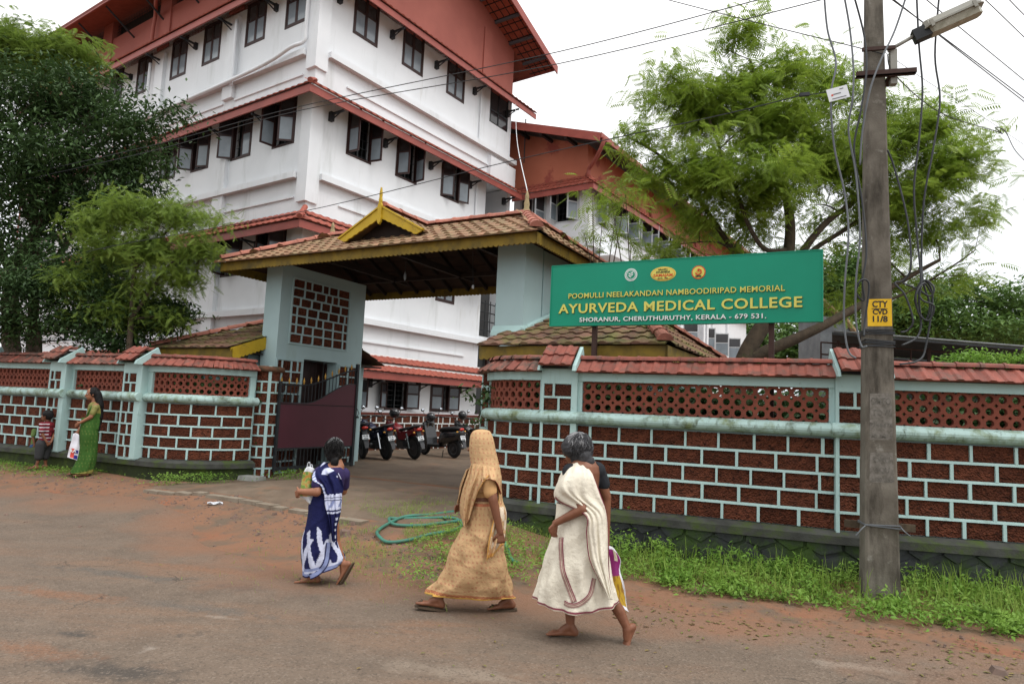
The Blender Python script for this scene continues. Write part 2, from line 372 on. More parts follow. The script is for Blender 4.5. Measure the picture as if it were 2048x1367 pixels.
# ground material: red soil, gravel specks, moss
def ground_mat():
    m = mat('red_soil', (.195, .108, .067), .95, spec=.15, var=(.225, .118, .072), vscale=1.3, bump=.6, bscale=28, bdist=.02,
            spots=[((.24, .098, .055), .9, .54, .72), ((.135, .10, .072), 2.4, .46, .66), ((.30, .20, .14), 34, .66, .74), ((.07, .045, .03), 22, .64, .74), ((.09, .12, .035), 1.7, .68, .8)])
    return m
def road_mat():
    m = bpy.data.materials.new('worn_asphalt'); m.use_nodes = True; t = m.node_tree; N = t.nodes; L = t.links; b = N['Principled BSDF']
    g = N.new('ShaderNodeNewGeometry'); at_ = N.new('ShaderNodeAttribute'); at_.attribute_name = 'edge'
    def nz_(s, d=6, v=None, r=.62):
        n = N.new('ShaderNodeTexNoise'); n.inputs['Scale'].default_value = s; n.inputs['Detail'].default_value = d; n.inputs['Roughness'].default_value = r
        L.new(v or g.outputs['Position'], n.inputs['Vector']); return n.outputs['Fac']
    def mr(f, a, c, lo=0, hi=1):
        r = N.new('ShaderNodeMapRange'); r.inputs['From Min'].default_value = a; r.inputs['From Max'].default_value = c
        r.inputs['To Min'].default_value = lo; r.inputs['To Max'].default_value = hi; L.new(f, r.inputs['Value']); return r.outputs[0]
    def mx(f, a, c):
        x = N.new('ShaderNodeMix'); x.data_type = 'RGBA'; L.new(f, x.inputs[0])
        for i, k in ((6, a), (7, c)):
            if isinstance(k, tuple): x.inputs[i].default_value = (*k, 1)
            else: L.new(k, x.inputs[i])
        return x.outputs[2]
    def ma(op, a, c):
        x = N.new('ShaderNodeMath'); x.operation = op
        for i, k in ((0, a), (1, c)):
            if isinstance(k, (int, float)): x.inputs[i].default_value = k
            else: L.new(k, x.inputs[i])
        return x.outputs[0]
    mp = N.new('ShaderNodeMapping'); mp.inputs['Rotation'].default_value = (0, 0, R(25)); mp.inputs['Scale'].default_value = (.35, 1.3, 1)
    L.new(g.outputs['Position'], mp.inputs[0]); st = mp.outputs[0]
    col = mx(mr(nz_(2.2, 7), .4, .62), (.158, .118, .088), (.128, .096, .072))
    col = mx(mr(nz_(.9, 6, st), .47, .62), col, (.182, .118, .080))          # reddish dust in wheel tracks
    col = mx(mr(nz_(1.4, 7, st), .62, .74), col, (.20, .115, .072))
    col = mx(mr(nz_(.75, 8), .66, .71), col, (.040, .038, .037))             # broken dark patches
    col = mx(mr(nz_(1.9, 3), .70, .76), col, (.24, .20, .165))                # pale worn patches
    def patch(cx, cy, rx_, ry_, ang, colr, soft=.25, amp=1.1):
        vm = N.new('ShaderNodeMapping'); vm.vector_type = 'TEXTURE'; vm.inputs['Location'].default_value = (cx, cy, 0); vm.inputs['Rotation'].default_value = (0, 0, ang); vm.inputs['Scale'].default_value = (rx_, ry_, 1000)
        L.new(g.outputs['Position'], vm.inputs[0]); ln = N.new('ShaderNodeVectorMath'); ln.operation = 'LENGTH'; L.new(vm.outputs[0], ln.inputs[0])
        d_ = ma('ADD', ln.outputs['Value'], ma('MULTIPLY', ma('SUBTRACT', nz_(5.5, 9, None, .72), .5), amp * 3.4))
        return mx(mr(d_, 1.15, .25, 0, .85), col, colr)
    for (px, py, rx_, ry_, cc) in ((235, 1345, .46, .17, (.060, .052, .045)), (480, 1178, .26, .10, (.075, .066, .058)), (400, 1220, .75, .10, (.115, .098, .082)), (140, 1270, .20, .07, (.06, .053, .047)), (250, 1150, .9, .12, (.11, .095, .08)),
                                (435, 1237, .17, .03, (.24, .19, .15)), (900, 1345, .55, .12, (.215, .17, .13)), (1700, 1335, .36, .08, (.24, .195, .155)), (120, 1190, .7, .13, (.20, .105, .062)), (420, 1140, 1.0, .12, (.20, .108, .065)), (560, 1130, .6, .2, (.205, .11, .068)), (60, 1300, .5, .12, (.195, .105, .064)), (760, 1290, .9, .12, (.175, .118, .082))):
        d0_ = _B @ Vector(((px - 1024) / 1340.79, -(py - 683.5) / 1340.79, -1)); t0_ = -CAMH / d0_.z; col = patch(d0_.x * t0_, d0_.y * t0_, rx_, ry_, R(-12), cc)
    ck = N.new('ShaderNodeTexVoronoi'); ck.feature = 'DISTANCE_TO_EDGE'; ck.inputs['Scale'].default_value = .55; wv = N.new('ShaderNodeVectorMath'); wv.operation = 'ADD'; nc_ = N.new('ShaderNodeTexNoise'); nc_.inputs['Scale'].default_value = 2.2; nc_.inputs['Detail'].default_value = 7
    L.new(g.outputs['Position'], nc_.inputs['Vector']); L.new(g.outputs['Position'], wv.inputs[0]); L.new(nc_.outputs['Color'], wv.inputs[1]); L.new(wv.outputs[0], ck.inputs['Vector'])
    ckm = ma('MULTIPLY', mr(ck.outputs['Distance'], .008, .002), mr(nz_(.5, 3), .50, .62)); col = mx(ckm, col, (.045, .038, .032))
    vo = N.new('ShaderNodeTexVoronoi'); vo.inputs['Scale'].default_value = 75; L.new(g.outputs['Position'], vo.inputs['Vector'])
    sepc = N.new('ShaderNodeSeparateColor'); L.new(vo.outputs['Color'], sepc.inputs[0])
    col = mx(mr(sepc.outputs[0], .80, .95, 0, .42), col, (.24, .19, .15)); col = mx(mr(sepc.outputs[1], .72, .95, 0, .45), col, (.06, .048, .038))
    e_ = ma('ADD', at_.outputs['Fac'], ma('MULTIPLY', ma('SUBTRACT', nz_(.9, 9), .5), 3.2))
    col = mx(mr(e_, 1.0, .05), col, (.205, .112, .070))
    L.new(col, b.inputs['Base Color']); b.inputs['Specular IOR Level'].default_value = .22
    L.new(mr(nz_(1.2, 5), .3, .7, .62, .9), b.inputs['Roughness'])
    bp = N.new('ShaderNodeBump'); bp.inputs['Strength'].default_value = .5; bp.inputs['Distance'].default_value = .012
    L.new(ma('ADD', vo.outputs['Distance'], ma('MULTIPLY', nz_(20, 6), 1.6)), bp.inputs['Height']); L.new(bp.outputs[0], b.inputs['Normal'])
    return m

gxs = [-400, -200, -100, -60, -40, -30, -24] + [-20 + .25 * i for i in range(0, 145)] + [17, 20, 26, 34, 50, 80, 150, 400]
gys = [-60, -30, -15, -8, -4, -1] + [.5 + .2 * i for i in range(0, 100)] + [22, 25, 30, 40, 60, 100, 200, 500, 900]
tag(link(gridmesh('ground', gxs, gys, hground, [ground_mat()]), 'ground'), 'red soil ground with gravel and patches of moss', kind='structure')

def edge_y(xg):   # far edge of the asphalt, in the gate frame
    pts = [(-40, -3.9), (-9, -3.5), (-6, -3.15), (-4.6, -2.8), (-3.2, -3.1), (-1.8, -3.9), (-.4, -4.1), (.6, -3.75), (1.9, -3.55), (3.2, -3.15), (4.5, -2.85), (6, -2.7), (40, -2.7)]
    for (a, b), (c, d) in zip(pts, pts[1:]):
        if a <= xg <= c: return b + (d - b) * smoothstep(a, c, xg)
    return -2.8
xs = [-60, -40, -25] + [-14 + .12 * i for i in range(0, 210)] + [14, 20, 40]
vs = []; fs = []; ed = []
rows = [-30, -22, -16, -12, -9.5, -8, -7, -6.2, -5.4] + [0] * 14
for j in range(23):
    for xg in xs:
        ey = edge_y(xg) + .10 * noise.noise(Vector((xg * 1.7, 0, 0))) + .05 * noise.noise(Vector((xg * 6, 1, 0)))
        if j < 9: yg = rows[j] + (0 if j < 8 else 0)
        else: yg = -5.4 + (ey + 5.4) * ((j - 8) / 14)
        p = G(xg, yg); z = hground(p.x, p.y) + .012 - (.012 + .02 if j == 22 else 0)
        if j < 22 and j > 8: z += 0.004 * noise.noise(Vector((p.x * 5, p.y * 5, 0)))
        vs.append((p.x, p.y, z)); ed.append(min(2.0, ey - yg))
n = len(xs)
fs = [(j * n + i, j * n + i + 1, (j + 1) * n + i + 1, (j + 1) * n + i) for j in range(22) for i in range(n - 1)]
me = bpy.data.meshes.new('road'); me.from_pydata(vs, [], fs); me.materials.append(road_mat())
a_ = me.attributes.new('edge', 'FLOAT', 'POINT'); a_.data.foreach_set('value', ed)
me.polygons.foreach_set('use_smooth', [True] * len(fs))
tag(link(me, 'road'), 'worn dusty asphalt road with broken patches', kind='structure')

# concrete driveway and courtyard
M['drive'] = mat('wet_concrete_drive', (.170, .125, .088), .7, var=(.105, .074, .050), vscale=1.8, bump=.4, bscale=24, bdist=.012, rvar=.15,
                 spots=[((.22, .12, .07), 1.2, .55, .75), ((.065, .065, .045), 2.1, .60, .74), ((.26, .23, .19), 5, .66, .8, (1, .5, 1))])
def gpoly(name, border, nx, ny, m, lift, label):
    # border: function (u,v) -> gate-frame x,y
    vs = []; 
    for j in range(ny + 1):
        for i in range(nx + 1):
            x, y = border(i / nx, j / ny); p = G(x, y)
            eg = (i in (0, nx)) or (j in (0, ny))
            vs.append((p.x, p.y, hground(p.x, p.y) + (lift if not eg else -.06)))
    fs = [(j * (nx + 1) + i, j * (nx + 1) + i + 1, (j + 1) * (nx + 1) + i + 1, (j + 1) * (nx + 1) + i) for j in range(ny) for i in range(nx)]
    me = bpy.data.meshes.new(name); me.from_pydata(vs, [], fs); me.materials.append(m)
    return tag(link(me, name), label, kind='structure')
gpoly('driveway', lambda u, v: ((-5.05 + 5.3 * u) * (1 - .0 * v) + (.0 if v > .5 else -.0) - .25 * (1 - v) * (1 - u), -2.45 + .35 * math.sin(u * 4) * (1 - v) * .3 + 3.0 * v + .06 * noise.noise(Vector((u * 9, 0, 0))) * (1 - v)),
      60, 30, M['drive'], .028, 'concrete driveway through the gateway')
gpoly('courtyard', lambda u, v: (-12 + 24 * u, .62 + 14 * v), 60, 40, M['drive'], .020, 'stained concrete courtyard with parked motorbikes')
M['lip'] = mat('worn_concrete_lip', (.26, .22, .17), .9, var=(.18, .14, .10), vscale=4, bump=.5, bscale=30, bdist=.01)
lp = MB()
for i in range(13):
    x0 = -5.0 + i * .33; ln = .31 + .02 * rnd.random()
    if i in (3, 8): ln *= .6
    y0 = -2.55 + .35 * .3 * math.sin((x0 + 5.05) / 5.3 * 4) + rnd.uniform(-.03, .03); p = G(x0 + ln / 2, y0)
    Mx = TR(p.x, p.y, hground(p.x, p.y) + .01) @ rotz(GY + rnd.uniform(-.05, .05)) @ Matrix.Rotation(rnd.uniform(-.04, .04), 4, 'X')
    o = MB().box((0, 0, 0), (ln, .13 + rnd.random() * .05, .05)).build('edge_slab', M['lip'], None, M=Mx); tag(o, None, None, None, 'structure')
    o['label'] = 'broken concrete edge piece of the driveway'

# ------------------------------------------------------------------ boundary walls
class Path:
    def __init__(s, pts): # 2D polyline
        s.p = [Vector((x, y)) for x, y in pts]; s.l = [0]
        for a, b in zip(s.p, s.p[1:]): s.l.append(s.l[-1] + (b - a).length)
        s.len = s.l[-1]
    def at(s, d):
        if d <= 0: i = 0
        elif d >= s.len: i = len(s.p) - 2
        else:
            i = 0
            while s.l[i + 1] < d: i += 1
        a, b = s.p[i], s.p[i + 1]; t = (b - a).normalized(); return a + t * (d - s.l[i]), t
    def tan(s, d, w=.12):
        a, _ = s.at(d - w); b, _ = s.at(d + w); return (b - a).normalized()
    def pt(s, d, off, z):
        p, _ = s.at(d); t = s.tan(d); return Vector((p.x - t.y * off, p.y + t.x * off, z))
    def frame(s, d, off, z):
        p = s.pt(d, off, z); t = s.tan(d); return TR(*p) @ rotz(math.atan2(t.y, t.x))

def sweep(mb, path, d0, d1, prof, O, step=.15):
    n = max(1, int((d1 - d0) / step)); rings = []
    for i in range(n + 1):
        d = d0 + (d1 - d0) * i / n
        rings += [path.pt(d, o, z) - O for o, z in prof]
    k = len(prof); fs = []
    for i in range(n):
        for j in range(k):
            j2 = (j + 1) % k; fs.append((i * k + j, i * k + j2, (i + 1) * k + j2, (i + 1) * k + j))
    fs.append(tuple(range(k - 1, -1, -1))); fs.append(tuple(n * k + j for j in range(k)))
    mb.add(rings, fs)

def block_mesh(name, sx, sy, sz, m, seed, jit=.006, nx=5, nz=3):
    r = random.Random(seed); vs = []; fs = []
    for j in range(nz + 1):
        for i in range(nx + 1):
            e_ = i in (0, nx) or j in (0, nz)
            vs.append(((i / nx - .5) * sx, (.004 if e_ else r.uniform(-jit, jit * .4)), (j / nz - .5) * sz))
    k = (nx + 1)
    fs = [(j * k + i, j * k + i + 1, (j + 1) * k + i + 1, (j + 1) * k + i) for j in range(nz) for i in range(nx)]
    b0 = len(vs); vs += [(-sx / 2, sy, -sz / 2), (sx / 2, sy, -sz / 2), (sx / 2, sy, sz / 2), (-sx / 2, sy, sz / 2)]
    c = [0, nx, nz * k + nx, nz * k]
    fs += [(c[0], b0, b0 + 1, *range(c[1], c[0], -1)), (c[1], b0 + 1, b0 + 2, *[nx + j * k for j in range(nz, 0, -1)]), (*range(nz * k, nz * k + nx + 1), b0 + 2, b0 + 3), (c[0], *[j * k for j in range(1, nz + 1)], b0 + 3, b0), (b0, b0 + 3, b0 + 2, b0 + 1)]
    me = bpy.data.meshes.new(name); me.from_pydata(vs, [], fs); me.materials.append(m); return me
BL = [block_mesh('laterite_block', 1, .06, .17, M['laterite'], s_) for s_ in range(5)]

ROWH = .192
def bricks(parent, path, d0, d1, z0, nrows, O, L=.37, off=0., mort=None, matname='mint', phase=0, rowh=ROWH, mw=.028, hint=None):
    """laterite blocks as parts, one raised mint mortar grid as a part"""
    mb = mort if mort is not None else MB(); r = random.Random(int(d0 * 100) + nrows + 5)
    for i in range(nrows):
        zc = z0 + (i + .5) * rowh
        ds = [d0]; d = d0 + L * (.5 if (i + phase) % 2 else 1.0) + r.uniform(-.03, .03)
        while d < d1 - L * .28: ds.append(d); d += L * r.uniform(.90, 1.10)
        ds.append(d1)
        for a, b in zip(ds, ds[1:]):
            w_ = b - a - mw
            o = link(r.choice(BL), 'brick', parent, TR(*-O) @ path.frame((a + b) / 2, off, zc) @ Matrix.Diagonal((w_ + .012, 1, (rowh - mw + .008) / .17, 1)))
        for d_ in ds[1:-1]:
            jw = mw * r.uniform(.85, 1.2); f = TR(*-O) @ path.frame(d_ + r.uniform(-.004, .004), off, zc)
            mb.box((0, -.004, 0), (jw, .034, rowh - mw * .8), f)
        if i > 0: sweep(mb, path, d0, d1, [(off - .022, z0 + i * rowh - mw / 2), (off - .018, z0 + i * rowh + mw / 2), (off + .02, z0 + i * rowh + mw / 2), (off + .02, z0 + i * rowh - mw / 2)], O, .2)
    return mb

def jali(path, d0, d1, z0, rows, c, O, off=.0, th=.055):
    """terracotta grille with staggered large and small holes"""
    n = max(1, round((d1 - d0) / c)); cx = (d1 - d0) / n; h = .5; rr = .165; q = .325 * math.cos(R(22.5)); k = .325 * math.sin(R(22.5)); a = h - rr
    ob = [(-a, -h), (a, -h), (h, -a), (h, a), (a, h), (-a, h), (-h, a), (-h, -a)]; ib = [(-k, -q), (k, -q), (q, -k), (q, k), (k, q), (-k, q), (-q, k), (-q, -k)]
    mb = MB()
    for i in range(n):
        for j in range(rows):
            dc = d0 + (i + .5) * cx; zc = z0 + (j + .5) * c; vs = []
            for o in (off, off + th):
                for x, z in ob + ib: vs.append(path.pt(dc + x * cx, o, zc + z * c) - O)
            fs = []
            for e_ in range(8):
                f = (e_ + 1) % 8
                fs.append((e_, f, 8 + f, 8 + e_)); fs.append((16 + f, 16 + e_, 24 + e_, 24 + f)); fs.append((8 + e_, 8 + f, 24 + f, 24 + e_))
                if e_ % 2: fs.append((f, e_, 16 + e_, 16 + f))
            mb.add(vs, fs)
    return mb

def tile_mesh(name, w, l, m, rib=.014, seed=0, lip=.018, n=2):
    """one interlocking clay tile: ribs along its length, thick front edge. x across, y up the slope, z out"""
    r = random.Random(seed); prof = []
    for i in range(n):
        for t, h in ((0, 0), (.18, rib), (.42, rib * .9), (.6, 0.0)): prof.append(((i + t) / n - .5, h))
    prof.append((.5, .002)); k = len(prof); vs = []
    for y, dz in ((0, lip), (l * .5, lip * .6), (l, 0)):
        for x, h in prof: vs.append((x * w, y, h + dz + r.uniform(-.0015, .0015)))
    fs = [(j * k + i, j * k + i + 1, (j + 1) * k + i + 1, (j + 1) * k + i) for j in range(2) for i in range(k - 1)]
    b0 = len(vs); vs += [(x * w, .004, min(0, h) + lip - .020) for x, h in prof]
    fs += [(b0 + i, b0 + i + 1, i + 1, i) for i in range(k - 1)]
    b1 = len(vs); vs += [(-.5 * w, l, -.012), (.5 * w, l, -.012)]; fs += [(b0 + k - 1, b0, b1, b1 + 1)]
    me = bpy.data.meshes.new(name); me.from_pydata(vs, [], fs); me.materials.append(m); return me
def slope_frame(e0, e1, t0):
    """x from e0 to e1 (eave, left to right seen from outside), y up the slope"""
    x = (e1 - e0).normalized(); y = (t0 - e0); y = (y - x * y.dot(x)).normalized(); z = x.cross(y)
    m = Matrix((x, y, z)).transposed().to_4x4(); m.translation = e0; return m
def tiles(parent, name, mes, e0, e1, t0, t1, w, l, jitter=.01, stuff=False, seed=1, mats=None, under=None):
    r = random.Random(seed); F = slope_frame(e0, e1, t0); Fi = F.inverted(); W = (e1 - e0).length; H = (Fi @ t0).y; xl = (Fi @ t0).x; xr = (Fi @ t1).x
    nr = max(1, round(H / l)); st = H / nr; xa = min(0, xl); xb = max(W, xr); nc = max(1, round((xb - xa) / w)); cw = (xb - xa) / nc; acc = MB()
    for i in range(nr - 1, -1, -1):
        a = xl * (i + .5) / nr; b = W + (xr - W) * (i + .5) / nr
        for j in range(nc):
            xc = xa + (j + .5) * cw
            if xc < a - cw * .2 or xc > b + cw * .2: continue
            Mx = F @ TR(xc + r.uniform(-jitter, jitter) * .3, i * st + r.uniform(-jitter, jitter), .0) @ Matrix.Rotation(r.uniform(-jitter, jitter) * 1.2, 4, 'Z') @ Matrix.Diagonal((cw / w * 1.02, st / l, 1, 1)) @ Matrix.Rotation(R(-1.2) + r.uniform(-.3, .3) * jitter, 4, 'X')
            me = r.choice(mes)
            if stuff: acc.add([v.co for v in me.vertices], [tuple(p.vertices) for p in me.polygons], Mx)
            else: link(me, name, parent, Mx)
    if stuff: return tag(acc.build(name, mats, parent), kind='stuff')
def ridge_mesh(name, r_, l, m, n=6):
    vs = []; fs = []
    for y, s_ in ((0, 1.12), (l * .12, 1.12), (l * .13, 1.0), (l, .94)):
        for k in range(n + 1):
            t = math.pi * k / n; vs.append((math.cos(t) * r_ * s_, y, math.sin(t) * r_ * s_ * .85))
    for j in range(3):
        for k in range(n): fs.append((j * (n + 1) + k, (j + 1) * (n + 1) + k, (j + 1) * (n + 1) + k + 1, j * (n + 1) + k + 1))
    fs.append(tuple(range(n + 1)))
    me = bpy.data.meshes.new(name); me.from_pydata(vs, [], fs); me.materials.append(m); return me
def ridge(parent, name, me, p0, p1, l, seed=0):
    d = p1 - p0; n = max(1, round(d.length / l)); y = d.normalized(); x = y.cross(Vector((0, 0, 1))).normalized(); z = x.cross(y); r = random.Random(seed)
    for i in range(n):
        m = Matrix((x, y, z)).transposed().to_4x4(); m.translation = p0 + d * (i / n)
        link(me, name, parent, m @ Matrix.Rotation(r.uniform(-.03, .03), 4, 'Z') @ Matrix.Diagonal((1, d.length / n / l * 1.04, 1, 1)))

TC = [tile_mesh('coping_tile', .15, .245, M['coping'], .016, s_, n=1) for s_ in range(3)]
TCO = [tile_mesh('coping_tile_old', .15, .245, M['copingold'], .018, s_, n=1) for s_ in range(3)]
RC = ridge_mesh('coping_ridge', .060, .23, M['coping']); RCO = ridge_mesh('coping_ridge_old', .062, .23, M['copingold'])
CAPZ0, Z0, ZM, ZL0, ZL1, ZB = .42, .545, 1.515, 1.665, 2.035, 2.135

def coping(parent, path, d0, d1, O, old=False, seed=0):
    r = random.Random(seed); n = round((d1 - d0) / .15); cw = (d1 - d0) / n
    for i in range(n):
        f = TR(*-O) @ path.frame(d0 + (i + .5) * cw, -.15, ZB + .0)
        o_ = old and r.random() < .85
        link(r.choice(TCO if o_ else TC), 'coping_tile', parent, f @ Matrix.Rotation(R(40), 4, 'X') @ Matrix.Rotation(r.uniform(-.03, .03), 4, 'Z') @ TR(0, r.uniform(-.008, .006), 0) @ Matrix.Diagonal((cw / .15 * 1.01, 1, 1, 1)))
    m = round((d1 - d0) / .23); cw = (d1 - d0) / m
    for i in range(m):
        f = TR(*-O) @ path.frame(d0 + i * cw, .050, ZB + .168)
        link(RCO if old else RC, 'coping_ridge_tile', parent, f @ rotz(-math.pi / 2) @ Matrix.Rotation(r.uniform(-.02, .02), 4, 'X') @ Matrix.Diagonal((1, cw / .23 * 1.03, 1, 1)))
    b = MB(); sweep(b, path, d0, d1, [(-.02, ZB + .0), (.02, ZB + .13), (.10, ZB + .13), (.26, ZB)], O); b.build('coping_core', M['plinthcap'], parent)
    nb = round((d1 - d0) / .15)
    bk = MB()
    for i in range(nb):   # back slope
        f = TR(*-O) @ path.frame(d0 + (i + .5) * (d1 - d0) / nb, .30, ZB) @ rotz(math.pi) @ Matrix.Rotation(R(36), 4, 'X')
        bk.add([v.co for v in TC[0].vertices], [tuple(p.vertices) for p in TC[0].polygons], f)
    tag(bk.build('back_coping_tiles', M['copingold'], parent), kind='stuff')

def half_round(mb, path, d0, d1, O, r_=.078, off=-.0):
    zc = (ZM + ZL0) / 2; prof = [(off + .03, zc - r_), *[(off - .10 * math.cos(t), zc + r_ * math.sin(t)) for t in [R(a) for a in range(-90, 91, 20)]], (off + .03, zc + r_)]
    sweep(mb, path, d0, d1, prof, O, .12)

def hexstones(parent, path, d0, d1, z0, z1, O, off, seed, m, c=.27):
    """crazy-paved plinth: irregular six-sided stones with sunk joints, each a part"""
    r = random.Random(seed); rows = 3; hz = (z1 - z0) / 2.1; cw = c * 1.15; pt = {}
    def vert(i, j): 
        if (i, j) not in pt: pt[(i, j)] = (r.uniform(-.035, .035), r.uniform(-.03, .03))
        return pt[(i, j)]
    n = int((d1 - d0) / cw) + 2
    for j in range(-1, rows):
        for i in range(-1, n):
            cx = d0 + (i + (.5 if j % 2 else 0)) * cw; cz = z0 + (j + .2) * hz; poly = []
            for k, (dx, dz) in enumerate([(-.5, -.3), (0, -.62), (.5, -.3), (.5, .3), (0, .62), (-.5, .3)]):
                X = cx + dx * cw; Z = cz + dz * hz; key = (round(X / cw * 2), round(Z / hz * 12)); a, b = vert(*key)
                poly.append(((X + a), (Z + b)))
            mx = sum(p[0] for p in poly) / 6; mz = sum(p[1] for p in poly) / 6
            poly = [(min(max(x + (mx - x) * .045, d0), d1), min(max(z + (mz - z) * .06, z0), z1)) for x, z in poly]
            ar = sum(poly[k][0] * poly[(k + 1) % 6][1] - poly[(k + 1) % 6][0] * poly[k][1] for k in range(6)) / 2
            if ar < .004: continue
            mb = MB(); dd = r.uniform(-.006, .002); vs = [path.pt(x, off + .03, z) - O for x, z in poly] + [path.pt(x + (mx - x) * .06, off + dd, z + (mz - z) * .06) - O for x, z in poly]
            vs.append(path.pt(mx + r.uniform(-.03, .03), off + dd - .004, mz) - O)
            mb.add(vs, [(k, (k + 1) % 6, 6 + (k + 1) % 6, 6 + k) for k in range(6)] + [(6 + k, 6 + (k + 1) % 6, 12) for k in range(6)])
            mb.build('stone', m, parent)

def bay(parent, path, d0, d1, O, L=.37, nrow=5, stem='mint', old=False, seed=0, lo=True, phase=0, jend=(.05, .05)):
    """one bay: blocks and mortar, half-round moulding, grille, beam, coping"""
    mo = bricks(parent, path, d0, d1, Z0, nrow, O, L, phase=phase); mo.build('mortar', M['mint'], parent)
    jali(path, d0 + jend[0], d1 - jend[1], ZL0, 3, (ZL1 - ZL0) / 3, O, .03).build('jali_grille', M['terra'], parent)
    b = MB(); sweep(b, path, d0, d1, [(-.03, ZL1), (-.035, ZB), (.16, ZB), (.16, ZL1)], O)
    sweep(b, path, d0, d0 + jend[0], [(-.012, ZL0), (-.012, ZL1), (.12, ZL1), (.12, ZL0)], O); sweep(b, path, d1 - jend[1], d1, [(-.012, ZL0), (-.012, ZL1), (.12, ZL1), (.12, ZL0)], O)
    b.build('beam', M['mint'], parent)
    coping(parent, path, d0, d1, O, old, seed)

def pier(parent, path, d0, d1, O, p=.05, side=0, seed=0, sidew=.06, old=False):
    """laterite pier with mint frame and its own little tiled cap"""
    r = random.Random(seed); c = path.frame((d0 + d1) / 2, 0, 0); c = TR(*-O) @ c; w = d1 - d0
    core = MB().bb(-w / 2 + .012, w / 2 - .012, -p + .02, .26, CAPZ0, 2.26, c); core.build('pier_core', M['mint'], parent)
    fr = MB()
    fr.bb(-w / 2, -w / 2 + .035, -p - .008, .25, Z0 - .02, ZB + .08, c); fr.bb(w / 2 - sidew, w / 2, -p - .008, .25, Z0 - .02, ZB + .10, c)
    fr.bb(-w / 2 + .035, w / 2 - sidew, -p - .010, .22, ZL1 - .04, ZB + .075, c)
    x0, x1 = -w / 2 + .035, w / 2 - sidew; mw = .026
    def cell(xa, xb, za, zb):
        link(r.choice(BL), 'brick', parent, c @ TR((xa + xb) / 2, -p + .004, (za + zb) / 2) @ Matrix.Diagonal((xb - xa + .01, 1, (zb - za + .01) / .17, 1)))
    zs = [Z0 + i * ROWH for i in range(6)]
    for i in range(5):
        sp = x0 + (x1 - x0) * (.42 if i % 2 else .60)
        cell(x0, sp - mw / 2, zs[i] + mw / 2, zs[i + 1] - mw / 2); cell(sp + mw / 2, x1, zs[i] + mw / 2, zs[i + 1] - mw / 2)
        fr.bb(sp - mw / 2, sp + mw / 2, -p - .012, -p + .03, zs[i], zs[i + 1] - .012, c)
        if i: fr.bb(x0, x1, -p - .014, -p + .03, zs[i] - mw / 2, zs[i] + mw / 2, c)
    zm = (ZL0 + ZL1 - .04) / 2
    for (za, zb, f_) in ((ZL0, zm, .55), (zm, ZL1 - .04, .36)):
        sp = x0 + (x1 - x0) * f_
        cell(x0, sp - mw / 2, za + mw / 2, zb - mw / 2); cell(sp + mw / 2, x1, za + mw / 2, zb - mw / 2)
        fr.bb(sp - mw / 2, sp + mw / 2, -p - .012, -p + .03, za, zb, c)
    fr.bb(x0, x1, -p - .014, -p + .03, zm - mw / 2, zm + mw / 2, c)
    # gable-shaped mint ends of the cap
    for sx, tw in ((-1, .03), (1, .045)):
        xx = sx * (w / 2 - tw / 2 + .012)
        fr.hexa([c @ Vector(q) for q in [(xx - tw / 2, -p - .16, 2.15), (xx + tw / 2, -p - .16, 2.15), (xx + tw / 2, .30, 2.15), (xx - tw / 2, .30, 2.15), (xx - tw / 2, -p - .13, 2.215), (xx + tw / 2, -p - .13, 2.215), (xx + tw / 2, .12, 2.47), (xx - tw / 2, .12, 2.47)]])
    fr.build('pier_frame', M['mint'], parent)
    n = 3; cw = (w - .05) / n; tm = TCO if old else TC
    for row, (yy, zz) in enumerate(((-p - .20, 2.195), (-p - .045, 2.325))):
        for i in range(n):
            link(r.choice(tm), 'coping_tile', parent, c @ TR(-w / 2 + .012 + (i + .5) * cw, yy, zz + .01) @ Matrix.Rotation(R(40), 4, 'X') @ Matrix.Diagonal((cw / .15, .86, 1.2, 1)))
    for i in range(2): link(RCO if old else RC, 'coping_ridge_tile', parent, c @ TR(-w / 2 + .02 + i * (w - .05) / 2, .10, 2.42) @ rotz(-math.pi / 2) @ Matrix.Diagonal((1, (w - .05) / .46, 1, 1)))
    mb = MB(); mb.hexa([c @ Vector(q) for q in [(-w / 2 + .02, -p - .1, 2.18), (w / 2 - .02, -p - .1, 2.18), (w / 2 - .02, .28, 2.18), (-w / 2 + .02, .28, 2.18), (-w / 2 + .02, -p - .06, 2.2), (w / 2 - .02, -p - .06, 2.2), (w / 2 - .02, .12, 2.40), (-w / 2 + .02, .12, 2.40)]]); mb.build('cap_core', M['plinthcap'], parent)

def plinth(parent, path, d0, d1, O, m_body, stones=None, seed=0, off=-.10, zb=-.35):
    b = MB(); sweep(b, path, d0, d1, [(off + .022, zb), (off + .022, CAPZ0), (.30, CAPZ0), (.30, zb)], O); b.build('plinth_core', M['joint'] if stones else m_body, parent)
    c = MB(); sweep(c, path, d0, d1, [(off - .035, CAPZ0), (off - .03, Z0 - .045), (-.03, Z0), (.10, Z0), (.10, CAPZ0)], O); c.build('plinth_cap', M['plinthcap'], parent)
    if stones: hexstones(parent, path, d0, d1, -.12, CAPZ0 - .004, O, off, seed, stones)

def arc(cx, cy, r_, a0, a1, n=12): return [(cx + r_ * math.cos(R(a0 + (a1 - a0) * i / n)), cy + r_ * math.sin(R(a0 + (a1 - a0) * i / n))) for i in range(n + 1)]

